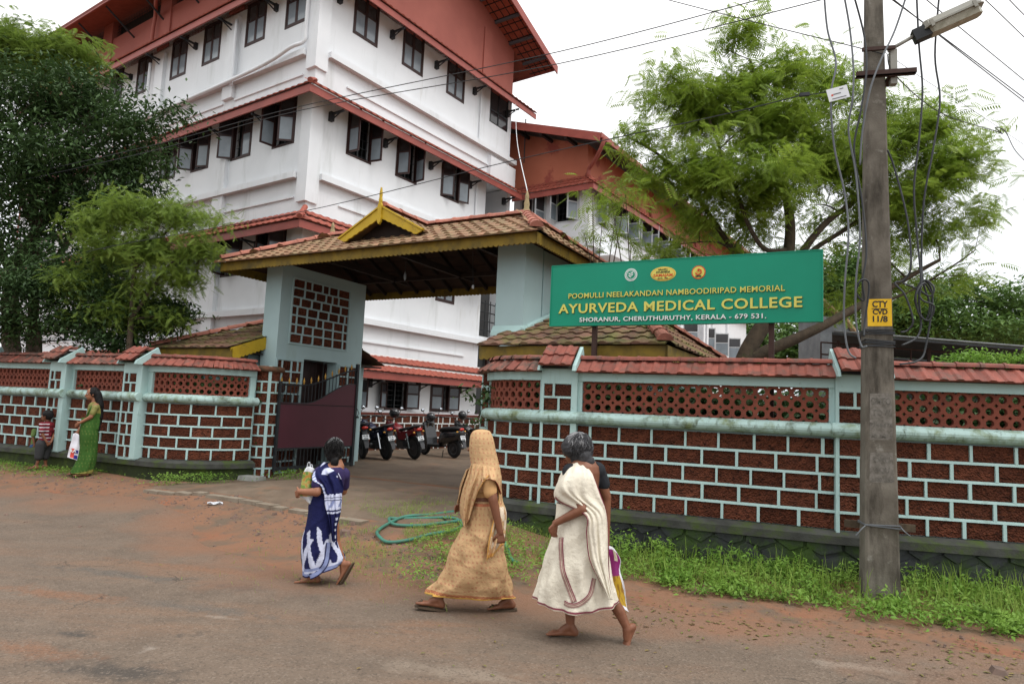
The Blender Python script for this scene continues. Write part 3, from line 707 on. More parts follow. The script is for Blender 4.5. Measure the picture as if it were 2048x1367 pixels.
# right-hand wall: curved end by the gate, straight bays, slight bend at the second pier
P2 = Vector((3.479, 7.2)); u1 = Vector((math.cos(R(-21.16)), math.sin(R(-21.16)))); n1 = Vector((-u1.y, u1.x)); u2 = Vector((math.cos(R(-11.35)), math.sin(R(-11.35))))
PA = P2 - u1 * 3.29                      # left edge of the first pier
cc = PA + n1 * .95 - u1 * .10            # centre of the curved end
a_s = math.degrees(math.atan2(-n1.y, -n1.x))
curve = arc(cc.x, cc.y, .95, a_s - 83, a_s, 16)
right_pts = curve + [tuple(PA), tuple(P2), tuple(P2 + u2 * 7)]
RP = Path(right_pts); dA = RP.l[17]; dP2 = RP.l[18]
O = Vector((PA.x, PA.y, 0))
rw = thing('boundary_wall', 'laterite block boundary wall with mint mortar and red coping, behind the concrete pole right of the gate', 'wall', O)
plinth(rw, RP, 0, RP.len, O, M['stone'], None, 3)
hexstones(rw, RP, 0, 5.2 + dA, -.12, CAPZ0 - .004, O, -.10, 5, M['stone'])
def pr(d0, d1, **k): pier(rw, RP, d0, d1, O, **k)
bay(rw, RP, .10, dA, O, L=.30, old=True, seed=2, jend=(.02, .03))
bay(rw, RP, dA + .46, dP2, O, L=.375, seed=3, phase=1)
bay(rw, RP, dP2 + .52, dP2 + 4.1, O, L=.375, seed=4)
pr(dA, dA + .46, seed=1, sidew=.075); pr(dP2, dP2 + .52, seed=2, sidew=.05); pr(dP2 + 4.1, dP2 + 4.62, seed=5)
mb = MB(); half_round(mb, RP, .06, dA + .01, O, .076); half_round(mb, RP, dA + .012, dP2 - .02, O, .074, -.03); half_round(mb, RP, dP2 - .035, dP2 + .52, O, .080, -.045); half_round(mb, RP, dP2 + .50, RP.len, O, .078, -.01)
mb.build('half_round_moulding', M['mintmoss'], rw, smooth=False)
mb = MB(); sweep(mb, RP, .10, RP.len, [(.04, CAPZ0), (.04, ZL0 - .01), (.26, ZL0 - .01), (.26, CAPZ0)], O); mb.build('wall_core', M['mint'], rw)
bay2 = dP2 + 4.62
mo = bricks(rw, RP, bay2, RP.len, Z0, 5, O, .375); mo.build('mortar', M['mint'], rw)

# left-hand wall
q0 = Vector((-6.15, 11.72)); ul = Vector((math.cos(R(-23.5)), math.sin(R(-23.5)))); nl = Vector((-ul.y, ul.x))
lc = q0 + nl * 1.25
al = math.degrees(math.atan2(-nl.y, -nl.x))
left_pts = [tuple(q0 - ul * 12), tuple(q0)] + arc(lc.x, lc.y, 1.25, al, al + 82, 18)[1:]
LP = Path(left_pts); OL = Vector((q0.x, q0.y, 0)); dq = LP.l[1]
lw = thing('boundary_wall', 'mossy laterite boundary wall with mint mortar and dark red coping, left of the gate behind the standing woman', 'wall', OL)
plinth(lw, LP, 0, LP.len, OL, M['stonegreen'])
# pier positions along the straight part (matched to the photo)
pB = dq - .20; pA = pB - 2.02; pZ = pA - 2.5; pY = pZ - 2.6
segs = [(0.3, pY - .46), (pY, pZ - .46), (pZ, pA - .46), (pA, pB - .46)]
for i, (a, b) in enumerate(segs): bay(lw, LP, a, b, OL, L=.37, old=True, seed=20 + i)
bay(lw, LP, pB, LP.len - .05, OL, L=.36, old=False, seed=30, phase=1, jend=(.10, .10))
for i, d in enumerate((pY, pZ, pA, pB)): pier(lw, LP, d - .46, d, OL, p=.14, seed=40 + i, sidew=.13, old=(i < 3))
mb = MB(); half_round(mb, LP, 0, LP.len, OL, .076, -.01)
for d in (pY, pZ, pA, pB): half_round(mb, LP, d - .47, d + .01, OL, .078, -.14)
mb.build('half_round_moulding', M['mintmoss'], lw)
mb = MB(); sweep(mb, LP, 0, LP.len - .02, [(.04, CAPZ0), (.04, ZL0 - .01), (.26, ZL0 - .01), (.26, CAPZ0)], OL); mb.build('wall_core', M['mint'], lw)

# round gate piers of laterite with a mint frame
def wedge_mesh(r0, r1, a, h, m):
    vs = []; n = 3
    for z in (-h / 2, h / 2):
        for r_ in (r1, r0):
            for i in range(n + 1): t = -a / 2 + a * i / n; vs.append((r_ * math.cos(t), r_ * math.sin(t), z))
    k = n + 1; fs = [(i, i + 1, 2 * k + i + 1, 2 * k + i) for i in range(n)] + [(2 * k + i, 2 * k + i + 1, 3 * k + i + 1, 3 * k + i) for i in range(n)] + [(0, 2 * k, 3 * k, k), (n, k + n, 3 * k + n, 2 * k + n)]
    me = bpy.data.meshes.new('curved_block'); me.from_pydata(vs, [], fs); me.materials.append(m); return me
def gate_pier(x, y, label, rot, seed):
    z0 = .20; t = thing('gate_pier', label, 'gate pier', (x, y, z0), rot, 'round gate piers'); r_ = .245; rows = 10; h = (2.16 - z0) / rows; r = random.Random(seed); nseg = 6
    wm = wedge_mesh(r_ - .07, r_, 2 * math.pi / nseg - .10, h - .028, M['laterite']); st = MB()
    MB().lathe([(r_ - .02, -.3), (r_ - .02, 2.18 - z0)], 20).build('pier_core', M['mint'], t)
    for i in range(rows):
        zc = (i + .5) * h; a0 = (i % 2) * .5 * 2 * math.pi / nseg
        for k in range(nseg):
            link(wm, 'brick', t, TR(0, 0, zc) @ rotz(a0 + k * 2 * math.pi / nseg))
            ang = a0 + (k + .5) * 2 * math.pi / nseg; st.box((r_ - .004, 0, zc), (.03, .030, h - .03), rotz(ang))
        if i:
            ring = [(r_ - .03, i * h - .015), (r_ + .010, i * h - .015), (r_ + .010, i * h + .015), (r_ - .03, i * h + .015)]; st.lathe(ring, 24)
    for a in (-125, -60): st.box((r_ + .004, 0, 1.0), (.035, .055, 2.12), rotz(R(a)))
    st.build('mortar', M['mint'], t)
    MB().lathe([(r_ - .02, 1.94), (r_ + .05, 1.955), (r_ + .065, 1.99), (r_ + .05, 2.04), (r_ - .02, 2.055), (.02, 2.06)], 22).build('cap', mat('pier_cap_' + str(seed), (.16, .075, .045), .95, var=(.07, .05, .03), vscale=9, bump=.6, bscale=40, bdist=.01), t, smooth=True)
    return t
le = LP.pt(LP.len, .06, 0); gate_pier(le.x + .10, le.y + .30, 'round laterite gate pier carrying the maroon gate leaf', R(0), 1)
re_ = RP.pt(0, .08, 0); gate_pier(re_.x + .02, re_.y + .28, 'round laterite gate pier at the curved end of the right-hand wall', R(20), 2)
# ------------------------------------------------------------------ gatehouse
V3 = Vector
gh = thing('gatehouse', 'gatehouse with mint walls, brown tiled hip roof and yellow scalloped eaves over the entrance', 'gatehouse', GA, GY)
TG = [tile_mesh('roof_tile', .225, .34, M['clayold'], .022, s_, n=1) for s_ in range(3)]
TM = [tile_mesh('roof_tile_mossy', .225, .34, M['claymoss'], .022, s_, n=1) for s_ in range(3)]
RG = ridge_mesh('ridge_tile', .095, .38, mat('pink_ridge_tile', (.42, .16, .115), .8, var=(.30, .12, .085), vscale=6, bump=.3, bscale=50, perobj=.2, spots=[((.10, .09, .05), 5, .60, .8)]))
H_ = 4.30; WL, WR = -5.35, 0.0
mb = MB()
# left side wall with doorway, right side wall with slit
mb.bb(WL - .43, WL, 0, .72, .1, H_).bb(WL - .43, WL, 1.66, 2.42, .1, H_).bb(WL - .43, WL, .72, 1.66, 2.48, H_)
mb.build('left_wall', M['minthouse'], gh); mb = MB()
mb.bb(WR - .50, WR, 0, .62, .1, H_).bb(WR - .44, WR - .06, .62, .70, .1, H_).bb(WR - .50, WR - .02, .70, 2.42, .1, H_)
mb.build('right_wall', M['minthouse'], gh)
# apron strips where the low roofs meet the pillars
mb = MB(); mb.hexa([V3(q) for q in [(-.53, -.07, 2.80), (.05, -.07, 2.80), (.05, .0, 2.86), (-.53, .0, 2.86), (-.53, -.06, 2.86), (.05, -.06, 2.86), (.05, .0, 2.96), (-.53, .0, 2.96)]])
mb.hexa([V3(q) for q in [(.0, -.05, 2.82), (.06, -.05, 2.82), (.06, 1.3, 3.32), (.0, 1.3, 3.32), (.0, -.05, 2.92), (.06, -.05, 2.90), (.06, 1.3, 3.40), (.0, 1.3, 3.42)]])
mb.build('flashing', M['mint'], gh)
# laterite panel on the inner face (bricks seen through raised mortar)
def face_bricks(parent, fm, x0, x1, z0, z1, nrow, L, seed, proud=.0, m='minthouse', mw=.028):
    r = random.Random(seed); rh = (z1 - z0) / nrow; mo = MB()
    for i in range(nrow):
        xs_ = [x0]; x = x0 + L * r.choice((.45, .7, 1.0))
        while x < x1 - .10: xs_.append(x); x += L * r.choice((1, 1, 1, .62, .9))
        xs_.append(x1)
        for a, b in zip(xs_, xs_[1:]):
            link(r.choice(BL), 'brick', parent, fm @ TR((a + b) / 2, -.002 - proud, z0 + (i + .5) * rh) @ Matrix.Diagonal((b - a - mw + .01, .5, (rh - mw + .01) / .17, 1)))
        for d in xs_[1:-1]: mo.box((d, -.010 - proud, z0 + (i + .5) * rh), (mw, .026, rh - mw * .8), fm)
        if i: mo.box(((x0 + x1) / 2, -.011 - proud, z0 + i * rh), (x1 - x0, .028, mw), fm)
    for (a, b, c, d) in ((x0 - mw, x0, z0 - mw, z1 + mw), (x1, x1 + mw, z0 - mw, z1 + mw), (x0, x1, z0 - mw, z0), (x0, x1, z1, z1 + mw)): mo.bb(a, b, -.024 - proud, .01, c, d, fm)
    mo.build('mortar', M[m], parent)
FL = TR(WL, 0, 0) @ rotz(math.pi / 2)     # inner face of the left wall: x runs inwards along gate y, outside -y is +x
face_bricks(gh, FL, .30, 1.90, 2.78, 4.06, 7, .30, 5)
face_bricks(gh, FL, .04, .66, .25, 2.42, 10, .26, 6); face_bricks(gh, FL, 1.74, 2.36, .25, 2.42, 10, .26, 7)
MB().bb(WL - .42, WL - .39, .72, 1.66, .1, 2.5).build('doorway_dark_panel', M['darkwood'], gh)  # dark panel added in place of the unlit room behind the bars
# little window bars in the doorway
mb = MB()
for k in range(5): mb.tube([(WL - .30, .80 + k * .19, .5), (WL - .30, .80 + k * .19, 2.45)], .012, 6)
mb.bb(WL - .33, WL - .27, .72, .76, .4, 2.46).bb(WL - .33, WL - .27, 1.62, 1.66, .4, 2.46).bb(WL - .33, WL - .27, .74, 1.64, 1.35, 1.39)
mb.build('grille_door', M['darkwood'], gh)
# roof geometry
EZ = 4.26; y0, y1 = -.62, 3.0; xl, xr = -6.38, .50; ry = 1.2; rz_ = 5.10; rxl, rxr = -5.30, -.66
eFL, eFR, eBR, eBL = V3((xl, y0, EZ)), V3((xr, y0, EZ)), V3((xr, y1, EZ)), V3((xl, y1, EZ)); rL, rR = V3((rxl, ry, rz_)), V3((rxr, ry, rz_))
tiles(gh, 'roof_tile', TG, eFL + V3((-.06, -.10, -.035)), eFR + V3((.06, -.10, -.035)), rL, rR, .225, .30, seed=1)
tiles(gh, 'roof_tile', TG, eFR + V3((.1, -.06, -.05)), eBR + V3((.1, .06, -.05)), rR, rR + V3((0, .01, 0)), .225, .30, seed=2)
tiles(gh, 'roof_tile', TG, eBL + V3((-.1, .06, -.05)), eFL + V3((-.1, -.06, -.05)), rL + V3((0, .01, 0)), rL, .225, .30, seed=3)
tiles(gh, 'rear_tiles', TG, eBR + V3((.06, .1, -.04)), eBL + V3((-.06, .1, -.04)), rR, rL, .225, .30, seed=4, stuff=True, mats=[M['clayold']])
up = V3((0, 0, .035))
ridge(gh, 'ridge_tile', RG, rL + up, rR + up, .38, 1)
ridge(gh, 'ridge_tile', RG, eFL + up * 1.5, rL + up, .38, 2); ridge(gh, 'ridge_tile', RG, eFR + up * 1.5, rR + up, .38, 3)
ridge(gh, 'ridge_tile', RG, eBL + up, rL + up, .38, 4); ridge(gh, 'ridge_tile', RG, eBR + up, rR + up, .38, 5)
def scallop(x0, x1, ztop, h, step=.09, dep=.022):
    poly = [(x0, ztop)]; n = max(1, round((x1 - x0) / step)); st = (x1 - x0) / n
    for i in range(n):
        for t, s_ in ((0, 0), (.2, .7), (.5, 1), (.8, .7)): poly.append((x0 + (i + t) * st, ztop - h - dep * s_))
    poly.append((x1, ztop - h)); poly.append((x1, ztop))
    return poly
def fascia_board(parent, p0, p1, h, name='fascia', m='yellowshadegrime', th=.03, scal=True):
    d = p1 - p0; L_ = d.length; x = d.normalized(); y = V3((0, 0, 1)).cross(x).normalized(); z = x.cross(y)
    Mx = Matrix((x, y, z)).transposed().to_4x4(); Mx.translation = p0
    if not scal: return MB().bb(0, L_, 0, th, -h, 0, Mx).build(name, M[m], parent)
    n = max(1, round(L_ / .09)); st = L_ / n; vs = []; fs = []; k = 4 * n + 1
    for yy in (0, th):
        for i in range(n):
            for t, s_ in ((0, 0), (.22, .75), (.5, 1), (.78, .75)): vs.append(((i + t) * st, yy, 0)); vs.append(((i + t) * st, yy, -h - .024 * s_))
        vs.append((L_, yy, 0)); vs.append((L_, yy, -h))
    w2 = 2 * k
    for i in range(k - 1):
        a = 2 * i; fs += [(a + 1, a + 3, a + 2, a), (w2 + a, w2 + a + 2, w2 + a + 3, w2 + a + 1), (a + 1, w2 + a + 1, w2 + a + 3, a + 3), (a, a + 2, w2 + a + 2, w2 + a)]
    fs += [(0, w2, w2 + 1, 1), (2 * k - 2, 2 * k - 1, w2 + 2 * k - 1, w2 + 2 * k - 2)]
    return MB().add(vs, fs, Mx).build(name, M[m], parent)
fz = V3((0, 0, -.02))
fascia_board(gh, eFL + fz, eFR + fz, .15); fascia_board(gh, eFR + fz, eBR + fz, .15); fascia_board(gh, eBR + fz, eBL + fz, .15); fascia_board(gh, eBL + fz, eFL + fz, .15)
ul_ = MB(); dz = V3((0, 0, -.045))
ul_.add([q + dz for q in (eFL, eFR, rR, rL)], [(3, 2, 1, 0)]).add([q + dz for q in (eFR, eBR, rR)], [(2, 1, 0)]).add([q + dz for q in (eBR, eBL, rL, rR)], [(3, 2, 1, 0)]).add([q + dz for q in (eBL, eFL, rL)], [(2, 1, 0)])
ul_.build('darkening_underlay', mat('sooty_tile_underside', (.055, .030, .022), .9, var=(.035, .022, .017), vscale=5), gh)  # added sheets that darken the roof underside, sooty like the tiles
# rafters, battens, tie beams, flat battens under the tiles
for i in range(15):
    x = xl + .25 + i * (xr - xl - .5) / 14
    if rxl <= x <= rxr: t_ = 1
    else: t_ = (x - xl) / (rxl - xl) if x < rxl else (xr - x) / (xr - rxr)
    for ye, s_ in ((y0 + .04, 1), (y1 - .04, -1)):
        a = V3((x, ye, EZ - .07)); b = V3((x, ye + (ry - ye) * t_, EZ + (rz_ - EZ) * t_ - .08))
        d = b - a; Mx = Matrix((V3((1, 0, 0)), d.normalized(), V3((1, 0, 0)).cross(d.normalized()))).transposed().to_4x4(); Mx.translation = a
        MB().bb(-.025, .025, 0, d.length, -.05, .04, Mx).build('rafter', M['wood'], gh)
bt = MB()
for k in range(6):
    t_ = (k + .3) / 6
    for ye, yr in ((y0, ry), (y1, ry)): 
        yy = ye + (yr - ye) * t_; zz = EZ + (rz_ - EZ) * t_ - .035; bt.bb(xl + (rxl - xl) * t_, xr + (rxr - xr) * t_, yy - .02, yy + .02, zz - .012, zz + .012)
bt.build('batten', M['wood'], gh)
for x in (-4.4, -2.7, -1.0): MB().bb(x - .04, x + .04, -.3, 2.7, 4.30, 4.42).build('tie_beam', M['wood'], gh)
for y in (.02, 2.2): MB().bb(-5.8, 0, y, y + .09, 4.30, 4.38).build('wall_plate', M['wood'], gh)
MB().tube([(-2.9, .7, 4.30), (-2.9, .7, 4.12)], .006, 5).tube([(-1.3, .5, 4.34), (-1.28, .5, 4.0), (-1.26, .5, 3.75)], .005, 5).build('lamp_wire', M['cable'], gh)
MB().lathe([(.012, 4.12), (.028, 4.06), (.024, 3.99), (.008, 3.96)], 10, TR(-2.9, .7, 0)).build('light_bulb', M['pane'], gh, smooth=True)
MB().lathe([(.01, 3.75), (.022, 3.73), (.018, 3.69), (.004, 3.68)], 8, TR(-1.26, .5, 0)).build('bulb_socket', M['tag'], gh, smooth=True)
# dormer gable with finial
dx, dy = -2.84, -.14; bz, az, hw = 4.56, 5.07, .93
for s_ in (-1, 1):
    poly = []; n = 14
    for i in range(n + 1):
        t_ = i / n; poly.append((dx + s_ * hw * (1 - t_), bz + (az - bz) * t_ + .03))
    low = []
    for i in range(n + 1):
        t_ = i / n; low.append((dx + s_ * (hw - .10) * (1 - t_) * .98, bz - .02 + (az - bz) * t_ * .93 - .10 * t_ - .018 * abs(math.sin(i * 1.6))))
    pl = poly + low[::-1]
    if s_ > 0: pl = pl[::-1]
    MB().prism(pl, dy - .03, dy).build('gable_board', M['yellow'], gh)
    MB().prism([(a, b + .0) for a, b in ([(dx + s_ * hw * 1.01, bz + .035), (dx, az + .035), (dx, az + .065), (dx + s_ * hw * 1.03, bz + .06)][::(1 if s_ < 0 else -1)])], dy - .05, dy + .02).build('gable_trim', M['yellow'], gh)
fin = [(-.035, 4.98), (-.045, 5.12), (-.02, 5.17), (-.028, 5.22), (-.015, 5.27), (-.022, 5.33), (0, 5.45), (.022, 5.33), (.015, 5.27), (.028, 5.22), (.02, 5.17), (.045, 5.12), (.035, 4.98), (.05, 4.90), (.03, 4.82), (0, 4.78), (-.03, 4.82), (-.05, 4.90)]
MB().prism([(dx + a, b) for a, b in fin][::-1], dy - .065, dy - .02).build('finial', M['yellow'], gh)
eL, eR, ap = V3((dx - hw, dy, bz + .02)), V3((dx + hw, dy, bz + .02)), V3((dx, dy, az + .03)); apb = V3((dx, ry - .02, az + .05))
tiles(gh, 'dormer_tile', TG, V3((dx + hw, dy, bz + .02)), V3((dx + hw, dy + .45, bz + .02)), V3((dx, dy, az + .02)), V3((dx, ry, az + .02)), .225, .30, seed=7)
tiles(gh, 'dormer_tile', TG, V3((dx - hw, dy + .45, bz + .02)), V3((dx - hw, dy, bz + .02)), V3((dx, ry, az + .02)), V3((dx, dy, az + .02)), .225, .30, seed=8)
ridge(gh, 'ridge_tile', RG, ap + V3((0, .02, .03)), apb, .38, 9)
MB().prism([(dx - .75, 4.60), (dx + .75, 4.60), (dx, 5.02)], dy + .25, dy + .28).build('gable_infill', M['wood'], gh)
# stone-coloured finials at the ridge ends
M['finial'] = mat('lichen_finial', (.36, .28, .16), .85, var=(.25, .2, .1), vscale=14, spots=[((.06, .055, .04), 8, .55, .7)])
for q, k in ((rL, .8), (rR, 1.1)):
    MB().lathe([(.10, -.04), (.085, .06 * k), (.045, .13 * k), (.052, .20 * k), (.035, .27 * k), (.038, .33 * k), (.006, .42 * k)], 10, TR(*q)).build('finial', M['finial'], gh, smooth=True)

def low_roof(name, label, x0, x1, hipx, side):
    """small hipped tile roof beside the gatehouse, eave towards the road"""
    t = thing(name, label, 'roofed gate lodge', GA, GY, None)
    ez, ye, yr = 2.56, -.80, 1.45; rz2 = ez + .375 * (yr - ye)
    a, b = V3((x0, ye, ez)), V3((x1, ye, ez))
    if side > 0: ra, rb = V3((x0, yr, rz2)), V3((hipx, yr, rz2))
    else: ra, rb = V3((hipx, yr, rz2)), V3((x1, yr, rz2))
    tiles(t, 'roof_tile', TM, a + V3((0, -.05, 0)), b + V3((0, -.05, 0)), ra, rb, .225, .30, seed=11, jitter=.016)
    yb = 3.6
    if side > 0: tiles(t, 'roof_tile', TM, b + V3((.05, 0, 0)), V3((x1 + .05, yb, ez)), V3((hipx, yr, rz2)), V3((hipx, yr + .05, rz2)), .225, .30, seed=12, jitter=.016); ridge(t, 'ridge_tile', RG, b + V3((-.02, .0, .05)), V3((hipx, yr, rz2 + .04)), .38, 13); ridge(t, 'ridge_tile', RG, V3((x1 + .02, yb, ez + .04)), V3((hipx, yr, rz2 + .04)), .38, 14)
    else: tiles(t, 'roof_tile', TM, V3((x0 - .05, yb, ez)), a + V3((-.05, 0, 0)), V3((hipx, yr + .05, rz2)), V3((hipx, yr, rz2)), .225, .30, seed=12, jitter=.016); ridge(t, 'ridge_tile', RG, a + V3((.02, .0, .05)), V3((hipx, yr, rz2 + .04)), .38, 13)
    ridge(t, 'ridge_tile', RG, V3((ra.x, ra.y, ra.z + .04)), V3((rb.x, rb.y, rb.z + .04)), .38, 15)
    # back slope closed with a sheet of tiles
    tiles(t, 'rear_tiles', TM, V3((x1, yb, ez)), V3((x0, yb, ez)), V3((rb.x, yr, rz2)), V3((ra.x, yr, rz2)), .225, .30, seed=16, stuff=True, mats=[M['claymoss']])
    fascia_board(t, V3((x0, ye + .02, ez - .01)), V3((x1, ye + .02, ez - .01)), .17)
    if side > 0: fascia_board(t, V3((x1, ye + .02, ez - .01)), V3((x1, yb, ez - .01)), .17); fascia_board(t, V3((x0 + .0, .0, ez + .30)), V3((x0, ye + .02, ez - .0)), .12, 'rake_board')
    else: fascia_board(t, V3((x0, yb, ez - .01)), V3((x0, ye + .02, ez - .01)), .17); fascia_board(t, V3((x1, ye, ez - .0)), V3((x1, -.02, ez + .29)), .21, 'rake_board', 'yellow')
    w0, w1 = (x0 + .25, x1 - .35) if side > 0 else (x0 + .35, x1 - .30)
    MB().bb(w0, w1, -.15, 3.2, .1, 2.50).build('wall', M['minthouse'], t)
    MB().bb(x0 + .05, x1 - .05, ye + .06, yb - .05, ez - .06, ez - .03).build('soffit', M['wood'], t)
    return t
low_roof('gate_lodge', 'low mossy tiled roof with yellow eave right of the gate, behind the green signboard', -.28, 2.5, 1.35, 1)
low_roof('gate_lodge', 'low mossy tiled roof with bright yellow rake board left of the gate', -8.1, -5.65, -6.9, -1)

# ------------------------------------------------------------------ iron gate leaf
hp = LP.pt(LP.len, .06, 0); hx = V3((hp.x + .36, hp.y + .22, .33))
gl = thing('iron_gate', 'maroon sheet metal gate leaf with black bars and gilded spear tips standing open', 'gate', hx, R(61))
LW = 2.12
def topz(t): return 1.62 - .02 + .32 * smoothstep(.25, 1.0, t) + .10 * t * t
def panz(t): return 1.26 + .44 * smoothstep(.30, .95, t)
mb = MB()
poly = [(.05, .42), (LW - .06, .42)] + [(LW - .06 - (LW - .11) * i / 20, panz(1 - i / 20) - .0) for i in range(21)]
mb.prism(poly, -.012, .012); mb.build('sheet_panel', M['maroon'], gl)
MB().bb(.05, LW - .06, -.018, -.012, 1.235, 1.25).build('panel_seam', M['joint'], gl)
fr = MB(); fr.bb(0, .05, -.025, .025, 0, 1.66); fr.bb(LW - .06, LW, -.03, .03, 0, topz(1) + .12); fr.bb(.05, LW - .06, -.02, .02, .02, .08); fr.bb(.05, LW - .06, -.02, .02, .40, .43)
fr.tube([(LW * i / 24, 0, topz(i / 24)) for i in range(25)], .016, 6); fr.tube([(.03 + (LW - .08) * i / 24, -.0, panz(i / 24) + .005) for i in range(25)], .014, 6)
fr.build('gate_frame', M['black'], gl)
n = 22
for i in range(n):
    x = .10 + (LW - .2) * i / (n - 1); MB().tube([(x, 0, panz(x / LW)), (x, 0, topz(x / LW) + .03)], .008, 5).build('bar', M['black'], gl)
    MB().tube([(x, 0, .06), (x, 0, .41)], .008, 5).build('bar', M['black'], gl)
spm = MB().lathe([(.004, 0), (.016, .012), (.009, .028), (.022, .055), (.014, .08), (.002, .13)], 8).mesh('spear_tip', M['gold'], True)
for i in range(12):
    x = .05 + (LW - .08) * i / 11; link(spm, 'spear_tip', gl, TR(x, 0, topz(x / LW) + .02))
MB().bb(LW - .02, LW + .05, -.05, .05, 1.0, 1.04).tube([(LW, -.03, 1.02), (LW + .07, -.03, 1.10), (LW, -.03, 1.20)], .008, 5).build('latch', M['black'], gl)
tag(MB().box((0, 0, 0), (.46, .26, .13), top=(.9, .85)).build('stone_block', mat('pale_kerb_concrete', (.28, .29, .27), .9, var=(.2, .2, .18), vscale=7, bump=.4), None, M=TR(hx.x - .16, hx.y - .55, hground(hx.x - .16, hx.y - .55) + .04) @ rotz(R(-24))), 'rough concrete block lying at the foot of the left gate pier', 'block')

# ------------------------------------------------------------------ main building
bd = thing('college_building', 'tall white college building with red tiled eaves on every floor and red gable', 'building', BC, BY)
X1, X2, YL, DX = 7.93, 9.33, 19.0, 11.0       # lower right end, upper right end, length to the left, depth of right side
FX = Matrix(); FY = Matrix(((0, 1, 0, 0), (-1, 0, 0, 0), (0, 0, 1, 0), (0, 0, 0, 1)))   # facade frames: x to the right seen from outside, y inwards
def wall_holes(mb, F, x0, x1, z0, z1, holes, th=.22):
    xs_ = sorted(set([x0, x1] + [h[0] for h in holes] + [h[1] for h in holes])); zs_ = sorted(set([z0, z1] + [h[2] for h in holes] + [h[3] for h in holes]))
    xs_ = [x for x in xs_ if x0 <= x <= x1]; zs_ = [z for z in zs_ if z0 <= z <= z1]
    for a, b in zip(xs_, xs_[1:]):
        for c, d in zip(zs_, zs_[1:]):
            mx, mz = (a + b) / 2, (c + d) / 2
            if any(h[0] < mx < h[1] and h[2] < mz < h[3] for h in holes): continue
            mb.add([(a, 0, c), (b, 0, c), (b, 0, d), (a, 0, d), (a, th, c), (b, th, c), (b, th, d), (a, th, d)], [(0, 1, 2, 3), (7, 6, 5, 4)], F)
    for h in holes:
        a, b, c, d = h
        mb.add([(a, 0, c), (b, 0, c), (b, 0, d), (a, 0, d), (a, th, c), (b, th, c), (b, th, d), (a, th, d)], [(1, 0, 4, 5), (2, 1, 5, 6), (3, 2, 6, 7), (0, 3, 7, 4)], F)
wcache = {}
def leaf_mesh(w_, h_, fm, pm, pm2):
    k = ('leaf', w_, h_, fm.name, pm.name, pm2.name)
    if k not in wcache:
        f = .05; mb = MB(); mb.bb(0, f, 0, .035, 0, h_).bb(w_ - f, w_, 0, .035, 0, h_).bb(f, w_ - f, 0, .035, 0, f).bb(f, w_ - f, 0, .035, h_ - f, h_).bb(f, w_ - f, 0, .035, h_ * .56, h_ * .56 + .045)
        mb.mat(1).bb(f, w_ - f, .012, .022, f, h_ * .56); mb.mat(2).bb(f, w_ - f, .012, .022, h_ * .56 + .045, h_ - f)
        wcache[k] = mb.mesh('window_leaf', [fm, pm, pm2])
    return wcache[k]
def window(parent, F, x, z, w_, h_, la=0, ra=0, fm=None, bars=True, label=None, pm=None, pm2=None):
    """casement: outer frame, bars behind, two glazed leaves at their hinge angles (degrees, outward)"""
    fm = fm or M['darkwood']; pm = pm or M['pane']; pm2 = pm2 or M['panedark']
    k = ('f', w_, h_, fm.name)
    if k not in wcache: 
        f = .06; mb = MB(); mb.bb(0, f, -.015, .09, 0, h_).bb(w_ - f, w_, -.015, .09, 0, h_).bb(f, w_ - f, -.015, .09, 0, f).bb(f, w_ - f, -.015, .09, h_ - f, h_); wcache[k] = mb.mesh('window_frame', fm)
        mb = MB()
        for i in range(6): mb.tube([(.12 + (w_ - .24) * i / 5, .12, .05), (.12 + (w_ - .24) * i / 5, .12, h_ - .05)], .008, 5)
        for i in range(5): mb.bb(.06, w_ - .06, .115, .125, .15 + i * (h_ - .3) / 4, .165 + i * (h_ - .3) / 4)
        mb.bb(w_ / 2 - .025, w_ / 2 + .025, .06, .12, 0, h_)
        wcache[('b',) + k] = mb.mesh('window_bars', M['black'])
    Mx = F @ TR(x, 0, z); o = link(wcache[k], 'window', parent, Mx)
    if label: o['label'] = label
    if bars and (la or ra): link(wcache[('b',) + k], 'bars', o)
    lw_ = w_ / 2 - .055
    lm = leaf_mesh(round(lw_, 3), h_ - .11, fm, pm, pm2)
    link(lm, 'window_leaf', o, TR(.055, -.005, .055) @ rotz(-R(la)))
    link(lm, 'window_leaf', o, TR(w_ - .055, -.005, .055) @ rotz(R(ra)) @ Matrix.Diagonal((-1, 1, 1, 1)))
    return o
WW, WH = .98, 1.34
sills = {0: (1.48, .90), 1: (5.15, WH), 2: (8.70, 1.34), 3: (12.32, 1.36)}
hx_ = []; wins = []
AX = {3: [(1.18, 0, 0), (3.22, 0, 0), (5.40, 0, 0)], 2: [(1.24, 88, 100), (3.24, 75, 82), (5.40, 35, 160)], 1: [(1.2, 0, 0), (3.3, 0, 0), (5.45, 0, 0)], 0: [(1.2, 150, 150), (3.40, 158, 150), (5.46, 25, 158)]}
for fl, L_ in AX.items():
    z, h = sills[fl]
    for x, la, ra in L_: hx_.append((x, x + WW, z, z + h)); wins.append((FX, x, z, h, la, ra))
AYt = {3: [.55, 2.47, 4.78, 6.71, 9.0, 11.0, 13.3, 15.3], 2: [.69, 2.68, 4.84, 6.75, 9.0, 11.0, 13.3, 15.3], 1: [.69, 2.68, 4.84, 6.75, 9.0, 11.0, 13.3], 0: [.69, 2.68, 4.84, 6.75, 9.0]}
hy_ = []; ang2 = [(95, 40), (140, 0), (130, 20), (10, 0), (60, 60), (0, 0), (0, 0), (0, 0)]
